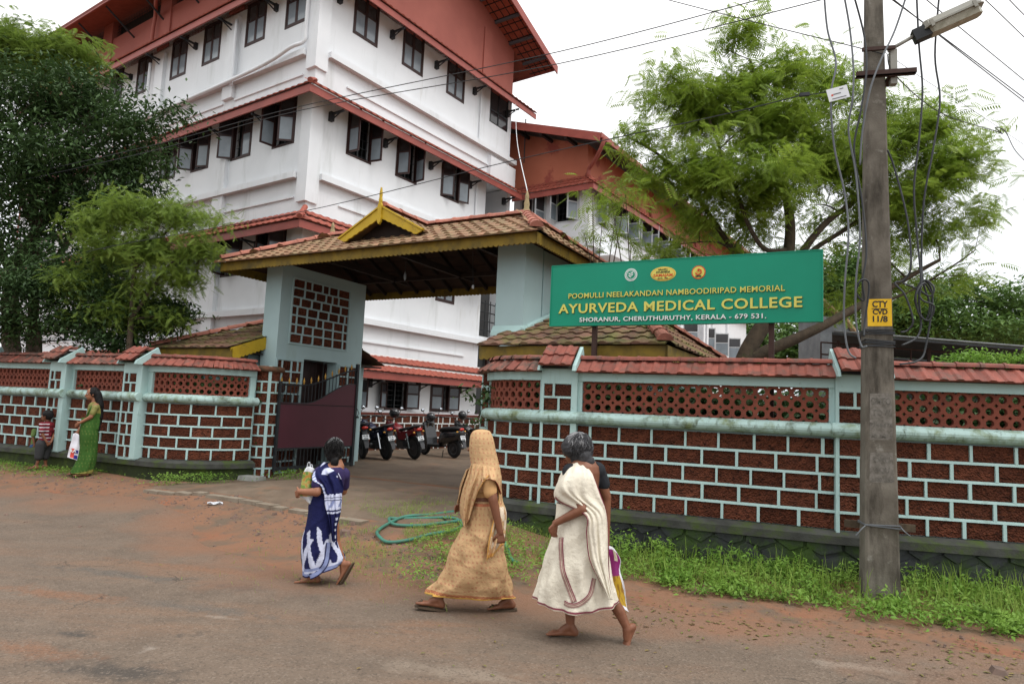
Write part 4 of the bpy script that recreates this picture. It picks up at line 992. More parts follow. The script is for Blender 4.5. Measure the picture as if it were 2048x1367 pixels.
for fl, L_ in AYt.items():
    z, h = sills[fl]
    if fl == 3: z -= .08
    for i, t_ in enumerate(L_):
        x = -(t_ + WW); hy_.append((x, x + WW, z, z + h)); la, ra = ang2[i] if fl in (2,) else ((70, 60) if fl == 1 and i < 3 else (0, 0)); wins.append((FY, x, z, h, la, ra))
# face walls in floor bands (joined as one wall part per face)
mb = MB(); wall_holes(mb, FX, 0, X1, 0, 10.2, [h for h in hx_ if h[2] < 10]); wall_holes(mb, FX, 0, X2, 10.2, 13.9, [h for h in hx_ if h[2] > 10] + [(7.92, 9.10, 12.30, 13.85)])
mb.add([(X1, 0, 0), (X1, 3.5, 0), (X1, 3.5, 10.2), (X1, 0, 10.2)], [(0, 1, 2, 3)]); mb.add([(X2, 0, 10.2), (X2, DX, 10.2), (X2, DX, 13.9), (X2, 0, 13.9)], [(0, 1, 2, 3)])
mb.build('front_wall', M['white'], bd)
mb = MB(); wall_holes(mb, FY, -YL, 0, 0, 13.9, hy_); mb.build('side_wall', M['white'], bd)
for w_ in wins: window(bd, w_[0], w_[1], w_[2], WW, round(w_[3], 3), w_[4], w_[5])
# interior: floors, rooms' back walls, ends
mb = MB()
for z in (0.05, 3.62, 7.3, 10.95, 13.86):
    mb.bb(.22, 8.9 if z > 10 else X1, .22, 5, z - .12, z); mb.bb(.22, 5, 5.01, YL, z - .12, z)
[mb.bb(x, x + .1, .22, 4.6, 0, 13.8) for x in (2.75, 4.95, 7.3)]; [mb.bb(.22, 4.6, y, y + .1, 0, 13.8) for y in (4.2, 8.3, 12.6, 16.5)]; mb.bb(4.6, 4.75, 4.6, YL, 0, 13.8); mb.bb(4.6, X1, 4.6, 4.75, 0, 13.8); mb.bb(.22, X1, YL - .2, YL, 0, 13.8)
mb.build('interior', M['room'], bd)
mb = MB(); mb.bb(.0, 11.0, YL, YL + .2, 0, 15); mb.bb(X1, X2, 3.6, 3.8, 0, 10.1); mb.build('rear_wall', M['redpaint'], bd)
# pilasters, ledges, panel beads
mb = MB()
for z0_, z1_ in ((.05, 3.2), (3.25, 6.55), (6.95, 10.2), (10.7, 13.3)):
    mb.bb(-.10, .0, -.09, .32, z0_, z1_).bb(0, .34, -.07, 0, z0_, z1_)
    for t_ in (4.0, 8.25, 12.5, 16.8): mb.bb(-.12, 0, t_ - .26, t_ + .26, z0_, z1_)
for z in (3.94, 7.63, 11.12):
    xe = X1 + .25 if z < 10 else X2 + .25
    mb.bb(.34, xe, -.18, 0, z, z + .17); mb.bb(-.18, 0, .36, YL, z, z + .17) 
    mb.bb(1.1, xe - 1.1, -.05, 0, z - .52, z - .47)
    for a, b in ((.5, 3.7), (4.3, 7.95), (8.55, 12.2), (12.8, 16.5)): mb.bb(-.05, 0, a, b, z - .52, z - .47)
mb.build('pilasters_and_ledges', M['white'], bd)
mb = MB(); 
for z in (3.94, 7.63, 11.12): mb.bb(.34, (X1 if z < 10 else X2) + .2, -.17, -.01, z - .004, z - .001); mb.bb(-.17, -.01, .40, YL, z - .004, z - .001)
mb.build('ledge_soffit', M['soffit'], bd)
MB().bb(2.05, 2.05 + .01, 0, .01, 5, 5.01)
MB().bb(7.93, 9.55, -.16, 0, 10.18, 10.95).bb(7.93, 9.55, 0, 1.2, 10.14, 10.22).build('balcony_beam', M['white'], bd)
# corner balcony: wire grille and posts, open stair bay below
mb = MB()
mb.bb(7.93, 7.99, 0, .06, 12.30, 13.86).bb(8.46, 8.51, 0, .05, 12.30, 13.86).bb(9.04, 9.10, 0, .06, 12.3, 13.86).bb(7.93, 9.1, 0, .05, 12.78, 12.83)
for i in range(12): mb.bb(8.0 + i * .09, 8.0 + i * .09 + .008, .08, .088, 12.3, 13.86)
for i in range(14): mb.bb(7.95, 9.08, .08, .088, 12.36 + i * .11, 12.368 + i * .11)
mb.build('balcony_grille', M['black'], bd)
MB().bb(7.99, 8.46, .02, .03, 12.35, 13.8).bb(8.51, 9.04, .02, .03, 12.35, 13.8).build('balcony_pane', M['panedark'], bd)
for k in range(4): MB().tube([(7.95, .05, 4.5 + k * .33), (9.3, .05, 4.5 + k * .33)], .022, 6).build('rail', M['black'], bd)
for k in range(5): MB().tube([(7.98 + k * .32, .05, 4.3), (7.98 + k * .32, .05, 5.6)], .02, 6).build('rail_post', M['black'], bd)
mb = MB(); mb.bb(7.93, 9.5, 0, 3.6, 4.1, 4.25).bb(7.93, 9.5, 0, 3.6, 7.8, 7.95).bb(9.3, 9.5, .0, 3.6, 0, 10.1); mb.build('stair_bay', M['white'], bd)
mb = MB(); mb.bb(7.95, 9.28, .5, .55, 0, 4.1).bb(7.95, 9.28, .6, .65, 4.25, 7.8); mb.build('stair_bay_dark_sheet', M['room'], bd)  # dark sheets stand in for the shade inside the stair bay
MB().bb(8.05, 8.15, .30, .40, .2, 4.1).bb(8.9, 9.0, .30, .40, .2, 4.1).build('door_frame', M['darkwood'], bd)

TB = [tile_mesh('pan_tile', .26, .30, M['clay'], .020, s_, n=1) for s_ in range(2)]
def eave(parent, zf, o, rise, xend, yend, corner=True, m='clay', mats=None, rows=2, xstart=0.0):
    """tiled lean-to eave round the corner: fascia, tiles, brackets"""
    zt = zf + .20
    c0 = V3((-o, -o, zt)); cx_ = V3((xend, -o, zt)); cy_ = V3((-o, yend, zt)); w0 = V3((0, 0, zt + rise)); wx = V3((xend, 0, zt + rise)); wy = V3((0, yend, zt + rise))
    l_ = math.hypot(o, rise) / rows
    tiles(parent, 'eave_tiles', TB, c0 + V3((-.05, -.05, .02)), cx_ + V3((0, -.05, .02)), w0, wx, .26, l_, stuff=True, mats=[M[m]], seed=int(zf * 10), jitter=.006)
    tiles(parent, 'eave_tiles', TB, cy_ + V3((-.05, 0, .02)), c0 + V3((-.05, -.05, .02)), wy, w0, .26, l_, stuff=True, mats=[M[m]], seed=int(zf * 11), jitter=.006)
    r_ = MB(); r_.tube([c0 + V3((-.05, -.05, .06)), w0 + V3((0, 0, .04))], .075, 8); r_.build('hip_ridge', M['clay'], parent)
    b = MB(); b.bb(-o, xend, -o, -o + .04, zf, zt).build('fascia', M['fascia'], parent); MB().bb(-o, -o + .04, -o + .04, yend, zf, zt).build('fascia', M['fascia'], parent)
    # deck under the tiles
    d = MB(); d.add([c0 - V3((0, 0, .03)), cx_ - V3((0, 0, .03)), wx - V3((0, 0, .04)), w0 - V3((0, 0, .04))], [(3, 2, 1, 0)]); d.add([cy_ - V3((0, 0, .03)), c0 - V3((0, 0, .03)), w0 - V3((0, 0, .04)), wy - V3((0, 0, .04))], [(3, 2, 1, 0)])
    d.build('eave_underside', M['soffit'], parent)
    for x in [.60 + 2.1 * k for k in range(int((xend) / 2.1) + 1)]:
        if x < xend - .3: MB().bb(x - .06, x + .06, -.12, 0, zf - .24, zf + .02).bb(x - .03, x + .03, -o + .05, -.12, zf - .06, zf - .01).tube([(x, -.10, zf - .20), (x, -o + .12, zf - .03)], .02, 5).build('bracket', M['bracket'], parent)
    for y in [2.1 * k + 1.95 for k in range(int(yend / 2.1))]:
        if y < yend - .3: MB().bb(-.10, 0, y - .05, y + .05, zf - .20, zf + .02).bb(-o + .05, -.10, y - .03, y + .03, zf - .06, zf - .01).tube([(-.10, y, zf - .20), (-o + .12, y, zf - .03)], .02, 5).build('bracket', M['bracket'], parent)
eave(bd, 13.12, .62, .42, 10.15, YL, rows=2); eave(bd, 9.64, .60, .46, 9.45, YL); eave(bd, 6.03, .60, .52, X1, YL, rows=2); eave(bd, 2.36, .62, .60, X1 + .3, YL)
# bigger clay apron roof where the first-floor eave steps (seen above the gatehouse)
# upper red storey and main roof
ez, o_ = 15.24, 1.2; RX0, RX1 = -o_, 10.64; rx = (RX0 + RX1) / 2; rz2 = ez + .37 * (rx - RX0) + .12
def roofz(x): return ez + .12 + .37 * ((x - RX0) if x < rx else (RX1 - x))
mb = MB(); mb.prism([(0, 13.5), (X2, 13.5), (X2, roofz(X2) - .06), (rx, rz2 - .06), (0, roofz(0) - .06)], 0, .2); mb.build('gable_wall', M['redpaint'], bd)
MB().bb(7.34, 7.84, -.05, 0, 13.7, 15.7).build('gable_pilaster', M['redpaint'], bd)
MB().bb(0, .2, .2, YL, 13.5, 15.02).build('parapet', M['redpaint'], bd)
for t_ in (.15, 4.0, 8.3, 12.5, 16.8): MB().bb(-.06, .24, t_ - .12 if t_ < 1 else t_ - .36, t_ + .36, 13.55, roofz(0) - .05).build('red_column', M['redpaint'], bd)
mb = MB()
for i in range(150): mb.bb(.12, .13, .5 + i * .12, .512 + i * .12, 15.02, roofz(.12) - .1)
for i in range(5): mb.bb(.115, .125, .4, YL, 15.08 + i * .12, 15.09 + i * .12)
mb.build('attic_grille', M['black'], bd)
MB().bb(.3, .34, .3, YL, 13.5, 15.7).build('attic_void_sheet', M['room'], bd)  # dark sheet stands in for the unlit void behind the grille
mb = MB(); th = .10
for xa, xb in ((RX0, rx), (RX1, rx)):
    za, zb = roofz(xa), roofz(xb); p = [V3((xa, -o_, za - th)), V3((xb, -o_, zb - th)), V3((xb, YL + 1, zb - th)), V3((xa, YL + 1, za - th)), V3((xa, -o_, za)), V3((xb, -o_, zb)), V3((xb, YL + 1, zb)), V3((xa, YL + 1, za))]
    if xa > xb: p = [p[1], p[0], p[3], p[2], p[5], p[4], p[7], p[6]]
    mb.hexa(p)
mb.build('main_roof', mat('orange_tile_underside', (.33, .085, .05), .8, var=(.25, .065, .04), vscale=5), bd)
# tile pattern under the gable overhang and the grey purlins
for xa, xb in ((RX0, rx), (RX1, rx)):
    s_ = 1 if xb > xa else -1; L_ = abs(xb - xa)
    for y_ in (-o_,):
        MB().hexa([V3(q) for q in ([(xa, y_ - .04, roofz(xa) - .30), (xb, y_ - .04, roofz(xb) - .30), (xb, y_, roofz(xb) - .30), (xa, y_, roofz(xa) - .30), (xa, y_ - .04, roofz(xa) + .02), (xb, y_ - .04, roofz(xb) + .02), (xb, y_, roofz(xb) + .02), (xa, y_, roofz(xa) + .02)] if s_ > 0 else
            [(xb, y_ - .04, roofz(xb) - .30), (xa, y_ - .04, roofz(xa) - .30), (xa, y_, roofz(xa) - .30), (xb, y_, roofz(xb) - .30), (xb, y_ - .04, roofz(xb) + .02), (xa, y_ - .04, roofz(xa) + .02), (xa, y_, roofz(xa) + .02), (xb, y_, roofz(xb) + .02)])]).build('rake_board', M['fascia'], bd)
    for k in range(6):
        x = xa + s_ * (.7 + k * .98); z = roofz(x) - th - .05
        MB().bb(x - .04, x + .04, -o_ + .02, (-.02 if s_ < 0 else -.02), z - .05, z + .05).build('purlin', mat('grey_purlin', (.10, .10, .11), .7) if 'purl' not in M else M['purl'], bd)
    b = MB()
    for k in range(18):
        x = xa + s_ * (.15 + k * .32); b.bb(x - .012, x + .012, -o_ + .01, 0, roofz(x) - th - .022, roofz(x) - th + .01)
    for k in range(4): 
        y_ = -o_ + .2 + k * .27
        b.hexa([V3((min(xa, xb) , y_, roofz(min(xa, xb)) - th - .018)), V3((max(xa, xb), y_, roofz(max(xa, xb)) - th - .018)), V3((max(xa, xb), y_ + .02, roofz(max(xa, xb)) - th - .018)), V3((min(xa, xb), y_ + .02, roofz(min(xa, xb)) - th - .018)), V3((min(xa, xb), y_, roofz(min(xa, xb)) - th + .01)), V3((max(xa, xb), y_, roofz(max(xa, xb)) - th + .01)), V3((max(xa, xb), y_ + .02, roofz(max(xa, xb)) - th + .01)), V3((min(xa, xb), y_ + .02, roofz(min(xa, xb)) - th + .01))])
    b.build('tile_joints_underside', M['joint'], bd)
    MB().bb(min(xa, xa + s_ * .05), max(xa, xa + s_ * .05), -o_ - .04, YL + 1, ez - .02, roofz(xa) + .02).build('eave_board', M['fascia'], bd)
for t_ in range(1, 9): MB().tube([(0.0, t_ * 2.1, 14.6), (-1.05, t_ * 2.1, ez + .02)], .035, 5).build('roof_strut', M['bracket'], bd)
M['pipered'] = M['redpaint']
MB().tube(crom([(-1.15, 6.2, 15.3), (-1.05, 6.6, 15.1), (-.6, 7.9, 14.95), (-.22, 8.65, 14.85), (-.2, 8.75, 14.4), (-.2, 8.78, 13.6)], 4), .06, 8).build('drain_pipe', M['redpaint'], bd, smooth=True)
MB().tube(crom([(-.20, 8.70, 13.05), (-.2, 8.7, 12.0), (-.2, 8.7, 11.2)], 3), .05, 8).build('drain_pipe', M['white'], bd, smooth=True)
MB().tube(crom([(-.2, 3.66, 13.1), (-.2, 3.66, 12), (-.2, 3.66, 11.45), (-.2, 3.66, 11.0)], 3), .05, 8).build('drain_pipe', M['white'], bd, smooth=True)
MB().tube(crom([(-.15, .36, 14.), (-.15, .36, 12), (-.16, .38, 11.5), (-.30, .75, 11.36), (-.30, 1.6, 11.2), (-.29, 3.0, 11.12), (-.28, 6.0, 11.05), (-.28, 9, 11.0)], 4), .055, 8).build('drain_pipe', M['white'], bd, smooth=True)
MB().tube([(7.3, -.06, 13.2), (7.3, -.06, 11.3)], .03, 6).tube([(7.3, -.06, 9.7), (7.3, -.06, 7.9)], .03, 6).build('thin_pipe', M['white'], bd)
MB().tube([(9.9, -.3, 13.1), (9.9, -.3, 11.3)], .025, 6).build('eave_prop', M['bracket'], bd)
MB().bb(-.02, .003, 2.4, 2.62, 7.12, 7.17).bb(.75, .9, -.012, .003, 6.05, 6.16).build('vent_slot', M['joint'], bd)
# brick-faced plinth with rounded red ledge
face_bricks(bd, FX @ TR(0, -.06, 0), .0, X1 + .9, .18, 1.32, 5, .37, 33, m='mortarfar', mw=.035)
MB().bb(-.05, X1 + .95, -.05, 0, .1, 1.42).build('plinth_base', M['mortarfar'], bd)
MB().tube([(-.1, -.06, 1.38), (X1 + .95, -.06, 1.38)], .062, 10).build('rounded_ledge', mat('red_oxide_ledge', (.24, .065, .045), .6, var=(.18, .05, .04), vscale=4), bd)
MB().bb(-.08, X1 + .95, -.14, -.02, 1.405, 1.43).build('ledge_top', M['white'], bd)

# ------------------------------------------------------------------ rear wing
WK = V3((2.556, 24.546, 0)); wg = thing('rear_wing', 'white rear wing with red gable, grey open casements and red tiled eave behind the gatehouse', 'building', WK, BY)
WLn = 22
wx = [(.85, 1.1), (2.35, 1.3), (4.0, 1.15), (5.5, 1.35), (7.15, 1.35), (8.95, 1.35), (10.8, 1.3), (12.6, 1.3)]
holes = [(x, x + w_, 8.88, 10.15) for x, w_ in wx] + [(x, x + 1.6, 5.1, 6.5) for x in (10.5, 13.2, 15.6, 18)] + [(x, x + 1.6, 1.4, 2.7) for x in (4, 7, 10)]
mb = MB(); wall_holes(mb, FX, 0, WLn, 0, 10.3, holes); hz = [(-1.35, -.28, 8.85, 10.1), (-3.0, -1.75, 8.4, 10.1)]
wall_holes(mb, FY, -3.3, 0, 0, 10.3, hz); mb.build('wall', M['white'], wg)
M['alu'] = mat('grey_white_casement', (.50, .52, .53), .5)
for i, (x, w_) in enumerate(wx): window(wg, FX, x, 8.88, w_, 1.27, (100, 60, 95, 80, 90, 70, 30, 0)[i], (20, 95, 100, 105, 100, 60, 80, 0)[i], M['alu'], False)
for x in (10.5, 13.2, 15.6, 18): window(wg, FX, x, 5.1, 1.6, 1.4, 70, 20, M['alu'], True)
for x in (4, 7, 10): window(wg, FX, x, 1.4, 1.6, 1.3, 0, 0, M['alu'], True)
window(wg, FY, -1.35, 8.85, 1.07, 1.25, 90, 60, M['alu'], True); window(wg, FY, -3.0, 8.4, 1.25, 1.7, 0, 80, M['alu'], True)
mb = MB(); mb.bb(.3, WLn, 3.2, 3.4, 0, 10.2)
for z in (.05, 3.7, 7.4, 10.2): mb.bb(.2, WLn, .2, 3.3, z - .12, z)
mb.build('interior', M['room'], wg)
mb = MB()
for z in (7.85, 4.2): mb.bb(.0, WLn, -.30, 0, z, z + .12)
for x in (0, 9.9, 14.9, 17.6): mb.bb(x, x + .35, -.12, 0, 0, 10.2)
for x in (12.2, 12.75): mb.bb(x, x + .25, -.5, -.25, .1, 7.4)
mb.build('ledges_and_columns', M['white'], wg)
mb = MB(); mb.prism([(.75, 7.62), (3.7, 7.62), (3.2, 7.95), (2.2, 8.12), (1.2, 7.95)], -.75, 0); mb.build('arched_sunshade', M['white'], wg)
# lower eave
o = .6; zf = 9.80; zt = 10.02
tiles(wg, 'eave_tiles', TB, V3((-o - .05, -o - .05, zt)), V3((WLn, -o - .05, zt)), V3((0, 0, zt + .55)), V3((WLn, 0, zt + .55)), .26, .27, stuff=True, mats=[M['clay']], seed=71, jitter=.006)
tiles(wg, 'eave_tiles', TB, V3((-o - .05, 3.0, zt)), V3((-o - .05, -o - .05, zt)), V3((0, 3.0, zt + .55)), V3((0, 0, zt + .55)), .26, .27, stuff=True, mats=[M['clay']], seed=72, jitter=.006)
MB().tube([(-o, -o, zt + .05), (0, 0, zt + .60)], .075, 8).build('hip_ridge', M['clay'], wg)
MB().bb(-o, WLn, -o, -o + .04, zf, zt).build('fascia', M['fascia'], wg); MB().bb(-o, -o + .04, -o + .04, 3.0, zf, zt).build('fascia', M['fascia'], wg)
# upper red storey, sloping gable
UZ = 11.62
def uz(y): return UZ + .32 * (y + 1.0)
mb = MB(); mb.prism([(-4.2, 10.3), (0, 10.3), (0, uz(0) - .15), (-4.2, uz(4.2) - .15)], 0, .15, FY); mb.bb(.15, WLn, 0, .15, 10.3, uz(0) - .15); mb.build('red_upper_wall', M['wingred'], wg)
mb = MB(); mb.prism([(-6.5, 12.0), (-6.5, uz(6.5)), (1.0, uz(-1.0)), (1.0, uz(-1.0) - .10), (-6.5, uz(6.5) - .1)], -1.0, WLn, FY); mb.build('roof', M['sheetdark'], wg)
MB().prism([(-6.5, uz(6.5) + .04), (-6.5, uz(6.5) - .26), (1.02, uz(-1.0) - .28), (1.02, uz(-1.0) + .04)], -1.05, -1.0, FY).build('rake_board', M['fascia'], wg)
MB().bb(-1.0, WLn, -1.07, -1.02, uz(-1) - .14, uz(-1) + .05).build('gutter', M['fascia'], wg)
MB().tube(crom([(-.85, -1.12, uz(-1) - .1), (-.85, -1.0, uz(-1) - .45), (-.35, -.45, 10.9), (-.1, -.12, 10.75), (-.1, -.12, 10.4)], 4), .075, 8).build('drain_pipe', M['redpaint'], wg, smooth=True)
for x in (6, 12): MB().tube(crom([(x, -1.0, uz(-1) - .2), (x, -.5, 11.2), (x, -.1, 11.0), (x, -.1, 10.5)], 4), .06, 8).build('drain_pipe', M['redpaint'], wg, smooth=True)
for k in range(4): MB().bb(-.95, -.1, .4 + k * 1.1, .5 + k * 1.1, uz(.4 + k * 1.1) - .32, uz(.4 + k * 1.1) - .2).build('rafter_end', M['bracket'], wg)
# ------------------------------------------------------------------ lettering helper
def text_mesh(txt, size, xs=1.0, bold=0.0, extrude=.004, space=1.0, align='CENTER'):
    cu = bpy.data.curves.new('txt', 'FONT'); cu.body = txt; cu.size = size; cu.align_x = align; cu.offset = bold; cu.extrude = extrude; cu.space_character = space; cu.resolution_u = 3
    o = bpy.data.objects.new('txt', cu); COL.objects.link(o); me = evalmesh(o, 'lettering'); bpy.data.objects.remove(o)
    me.transform(Matrix.Diagonal((xs, 1, 1, 1))); return me
def put_text(parent, name, txt, size, cx, cz, m, width=None, y=-.03, bold=0.0, ex=.004, space=1.0, base=None):
    me = text_mesh(txt, size, 1, bold, ex, space); xs = [v.co.x for v in me.vertices]; w_ = max(xs) - min(xs); k = (width / w_) if width else 1; mid = (max(xs) + min(xs)) / 2
    me.transform(TR(-mid, 0, 0)); me.transform(Matrix.Diagonal((k, 1, 1, 1))); me.materials.clear(); me.materials.append(m)
    return link(me, name, parent, TR(cx, y, cz) @ Matrix.Rotation(math.pi / 2, 4, 'X'))

# ------------------------------------------------------------------ green signboard on posts
SO = V3((.505, 8.95, 0)); sb = thing('signboard', 'long green college signboard with yellow and white lettering on posts behind the wall', 'signboard', SO, R(-26.8))
SW, SZ0, SZ1 = 3.32, 2.80, 3.605
MB().bb(0, SW, 0, .06, SZ0, SZ1).build('panel', M['signgreen'], sb)
MB().bb(-.012, 0, -.008, .07, SZ0 - .01, SZ1 + .01).bb(SW, SW + .012, -.008, .07, SZ0 - .01, SZ1 + .01).bb(0, SW, -.006, .07, SZ1, SZ1 + .012).bb(0, SW, -.006, .07, SZ0 - .012, SZ0).build('frame', M['signgreen'], sb)
for x in (.60, 2.78): MB().bb(x - .03, x + .03, .065, .125, -.2, SZ1 - .1).build('post', M['rust'], sb)
def sx(u): return u * SW
def szz(v): return SZ1 - v * (SZ1 - SZ0)
def line(txt, cx, cz, size, width, m, bold, space=1.0, serif=0):
    o = put_text(sb, 'lettering', txt, size, sx(cx), cz, m, width, y=-.010, bold=bold, space=space)
    return o
# drop-edge of the painted letters, then the letters
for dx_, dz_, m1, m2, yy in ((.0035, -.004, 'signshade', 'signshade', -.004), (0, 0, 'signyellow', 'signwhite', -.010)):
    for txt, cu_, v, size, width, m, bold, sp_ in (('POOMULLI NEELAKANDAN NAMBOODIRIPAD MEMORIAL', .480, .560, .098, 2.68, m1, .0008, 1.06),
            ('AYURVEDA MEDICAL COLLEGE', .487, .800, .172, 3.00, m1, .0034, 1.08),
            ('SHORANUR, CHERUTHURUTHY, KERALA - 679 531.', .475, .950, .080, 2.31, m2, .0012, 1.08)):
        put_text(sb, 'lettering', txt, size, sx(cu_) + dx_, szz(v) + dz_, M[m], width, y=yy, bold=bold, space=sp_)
def disc(cx, cz, rx_, rz2_, m, y, name='emblem', a0=0, parent=None, n=28):
    return MB().prism([(cx + rx_ * math.cos(2 * math.pi * i / n), cz + rz2_ * math.sin(2 * math.pi * i / n)) for i in range(n)], y - .003, y).build(name, M[m], parent or sb)
e1, e2, e3 = (sx(.331), szz(.21)), (sx(.456), szz(.222)), (sx(.587), szz(.226))
disc(*e1, .083, .083, 'signwhite', -.001, 'emblem_disc'); disc(*e1, .052, .052, 'signgreen', -.005, 'emblem_centre')
lf = MB()
for s_, h in ((-1, -.018), (1, -.004), (-1, .010), (1, .024)):
    lf.prism([(e1[0] + a, e1[1] + b) for a, b in ([(0, h - .012), (s_ * .020, h - .008), (s_ * .036, h + .012), (s_ * .014, h + .010)] if s_ > 0 else [(0, h - .012), (s_ * .014, h + .010), (s_ * .036, h + .012), (s_ * .020, h - .008)])], -.012, -.009)
lf.prism([(e1[0] - .003, e1[1] - .04), (e1[0] + .003, e1[1] - .04), (e1[0] + .004, e1[1] + .04), (e1[0], e1[1] + .045)], -.012, -.009); lf.build('emblem_leaves', M['signwhite'], sb)
rg = MB()
for i in range(26):
    a = 2 * math.pi * i / 26; rg.box((e1[0] + .067 * math.cos(a), -.006, e1[1] + .067 * math.sin(a)), (.006, .004, .010))
rg.build('emblem_ring_marks', M['signgreen'], sb)
disc(*e2, .160, .092, 'signyellow', -.001, 'emblem_oval'); disc(*e2, .150, .083, 'signorange', -.005, 'emblem_oval_edge'); disc(*e2, .140, .074, 'signyellow', -.009, 'emblem_oval_centre')
put_text(sb, 'lettering', 'KERALEEYA', .024, e2[0], e2[1] + .046, M['signblack'], .12, y=-.014, bold=.0006, ex=.001)
put_text(sb, 'lettering', 'AYURVEDA', .036, e2[0], e2[1] + .010, M['signblack'], .18, y=-.014, bold=.0012, ex=.001)
put_text(sb, 'lettering', 'SAMAJAM', .052, e2[0], e2[1] - .036, M['signred'], .24, y=-.014, bold=.001, ex=.001)
put_text(sb, 'lettering', 'ESTD. 1902', .022, e2[0], e2[1] - .066, M['signblack'], .13, y=-.014, bold=.0004, ex=.001)
disc(*e3, .084, .084, 'signred', -.001, 'emblem_disc'); disc(*e3, .072, .072, 'signyellow', -.005, 'emblem_centre')
fl = MB(); fl.tube(crom([(e3[0] - .035, -.012, e3[1] - .005), (e3[0] - .01, -.012, e3[1] - .032), (e3[0] + .03, -.012, e3[1] - .01), (e3[0] + .025, -.012, e3[1] + .03), (e3[0] - .005, -.012, e3[1] + .035), (e3[0] + .004, -.012, e3[1] + .008)], 4), .008, 5); fl.build('emblem_flame', M['signred'], sb)
MB().box((e3[0], -.012, e3[1] - .05), (.07, .004, .016)).build('emblem_band', M['signblack'], sb)
fl = MB()
for i in range(5): a = R(120 + 60 * i); fl.tube([(e3[0] - .004 + .012 * math.cos(a), -.015, e3[1] + .008 + .012 * math.sin(a)), (e3[0] - .004 + .024 * math.cos(a), -.015, e3[1] + .008 + .024 * math.sin(a))], .003, 4)
fl.build('emblem_rays', M['signorange'], sb)

# ------------------------------------------------------------------ concrete pole with lamp, labels and cables
PX, PY = 3.545, 6.47
pole = thing('utility_pole', 'weathered square concrete pole with yellow painted number, standing in the weeds', 'pole', (PX, PY, 0), R(-14))
mb = MB(); n = 40
for i in range(n):
    z0_, z1_ = -.3 + 9.0 * i / n, -.3 + 9.0 * (i + 1) / n
    def hw_(z): return .152 - .0125 * z
    ch = .018
    def ring(z):
        h = hw_(z) + .0025 * noise.noise(Vector((z * 3, 0, 0))); d = h * .82
        return [(-h + ch, -d, z), (h - ch, -d, z), (h, -d + ch, z), (h, d - ch, z), (h - ch, d, z), (-h + ch, d, z), (-h, d - ch, z), (-h, -d + ch, z)]
    a, b = ring(z0_), ring(z1_); mb.add(a + b, [(k, (k + 1) % 8, 8 + (k + 1) % 8, 8 + k) for k in range(8)])
mb.build('shaft', M['concrete'], pole)
def hwz(z): return .152 - .0125 * z
def zpx(py): return (at(1755, py, PY - .1)).z
zt_, zb_ = zpx(597), zpx(652); fw = hwz((zt_ + zb_) / 2)
MB().add([(-fw + .012, -fw * .82 - .0035, zb_), (fw - .010, -fw * .82 - .0035, zb_ + .004), (fw - .012, -fw * .82 - .0035, zt_), (-fw + .010, -fw * .82 - .0035, zt_ - .004)], [(0, 1, 2, 3)]).build('painted_patch', M['labelyellow'], pole)
hh = zt_ - zb_
for txt, v, s_, w_ in (('CTY', .30, .085, .135), ('CVD', .56, .070, .130), ('11/8', .83, .078, .130)):
    put_text(pole, 'painted_number', txt, s_, 0.004, zt_ - v * hh, M['signblack'], w_, y=-fw * .82 - .006, bold=.0022, ex=.0008)
MB().box((0, -fw * .82 - .006, zt_ - .36 * hh), (.14, .0015, .005)).build('painted_line', M['signblack'], pole)
M['stencil'] = mat('faded_stencil', (.085, .078, .068), .9, var=(.16, .15, .13), vscale=30); M['palepatch'] = mat('pale_stencil_patch', (.19, .175, .155), .9, var=(.10, .09, .075), vscale=22)
for py0, py1, lines in ((785, 880, [(.22, .09, 'OMTO', .17), (.45, .075, 'TO PI', .15), (.70, .06, '9746476', .20), (.93, .055, 'MUMU', .18)]), (903, 965, [(.3, .08, 'ORU', .14), (.62, .07, 'GQU', .13), (.92, .055, '2.20 105', .19)])):
    za, zb2 = zpx(py0), zpx(py1); f2 = hwz((za + zb2) / 2)
    MB().add([(-f2 + .03, -f2 * .82 - .002, zb2), (f2 - .03, -f2 * .82 - .002, zb2 + .01), (f2 - .04, -f2 * .82 - .002, za), (-f2 + .035, -f2 * .82 - .002, za - .01)], [(0, 1, 2, 3)]).build('stencil_patch', M['palepatch'], pole)
    for v, s_, txt, w_ in lines: put_text(pole, 'faded_stencil', txt, s_, 0, za + (zb2 - za) * v - .01, M['stencil'], w_, y=-f2 * .82 - .004, bold=.001, ex=.0004)
# steel bits
def band(z, name, m, k=4, r_=.006, sag=.0):
    mb = MB(); h = hwz(z) + r_
    for j in range(k):
        zz = z + j * .014; rr = rnd.uniform(-.012, .012)
        mb.tube([(-h, -h * .84, zz + rr), (h, -h * .84, zz - rr), (h, h * .84, zz), (-h, h * .84, zz), (-h, -h * .84, zz + rr)], r_, 5)
    return mb.build(name, m, pole)
band(zpx(667), 'wire_lashing', M['cable'], 4); band(zpx(692), 'wire_lashing', M['cable'], 5); band(zpx(1052), 'wire_lashing', M['cablegrey'], 2, .007)
zz = zpx(1052)
MB().tube(crom([(-.15, -.13, zz), (-.19, -.16, zz - .03), (-.24, -.17, zz - .09)], 3), .006, 5).tube(crom([(.15, -.13, zz + .01), (.17, -.16, zz - .02), (.22, -.15, zz - .06)], 3), .006, 5).build('wire_end', M['cablegrey'], pole)
MB().box((.05, .17, zz - .03), (.62, .03, .07)).build('wooden_batten', mat('old_wood', (.10, .075, .05), .9, var=(.06, .045, .03), vscale=20), pole)
za = zpx(150); MB().bb(-.20, .34, -.16, -.13, za - .024, za + .024).bb(-.20, .34, -.16, -.09, za - .024, za - .018).build('cross_arm', M['rust'], pole)
zl = zpx(100); MB().bb(-.14, .16, -.135, -.11, zl - .015, zl + .02).bb(.10, .16, -.13, .1, zl - .30, zl - .27).build('bracket', M['rust'], pole)
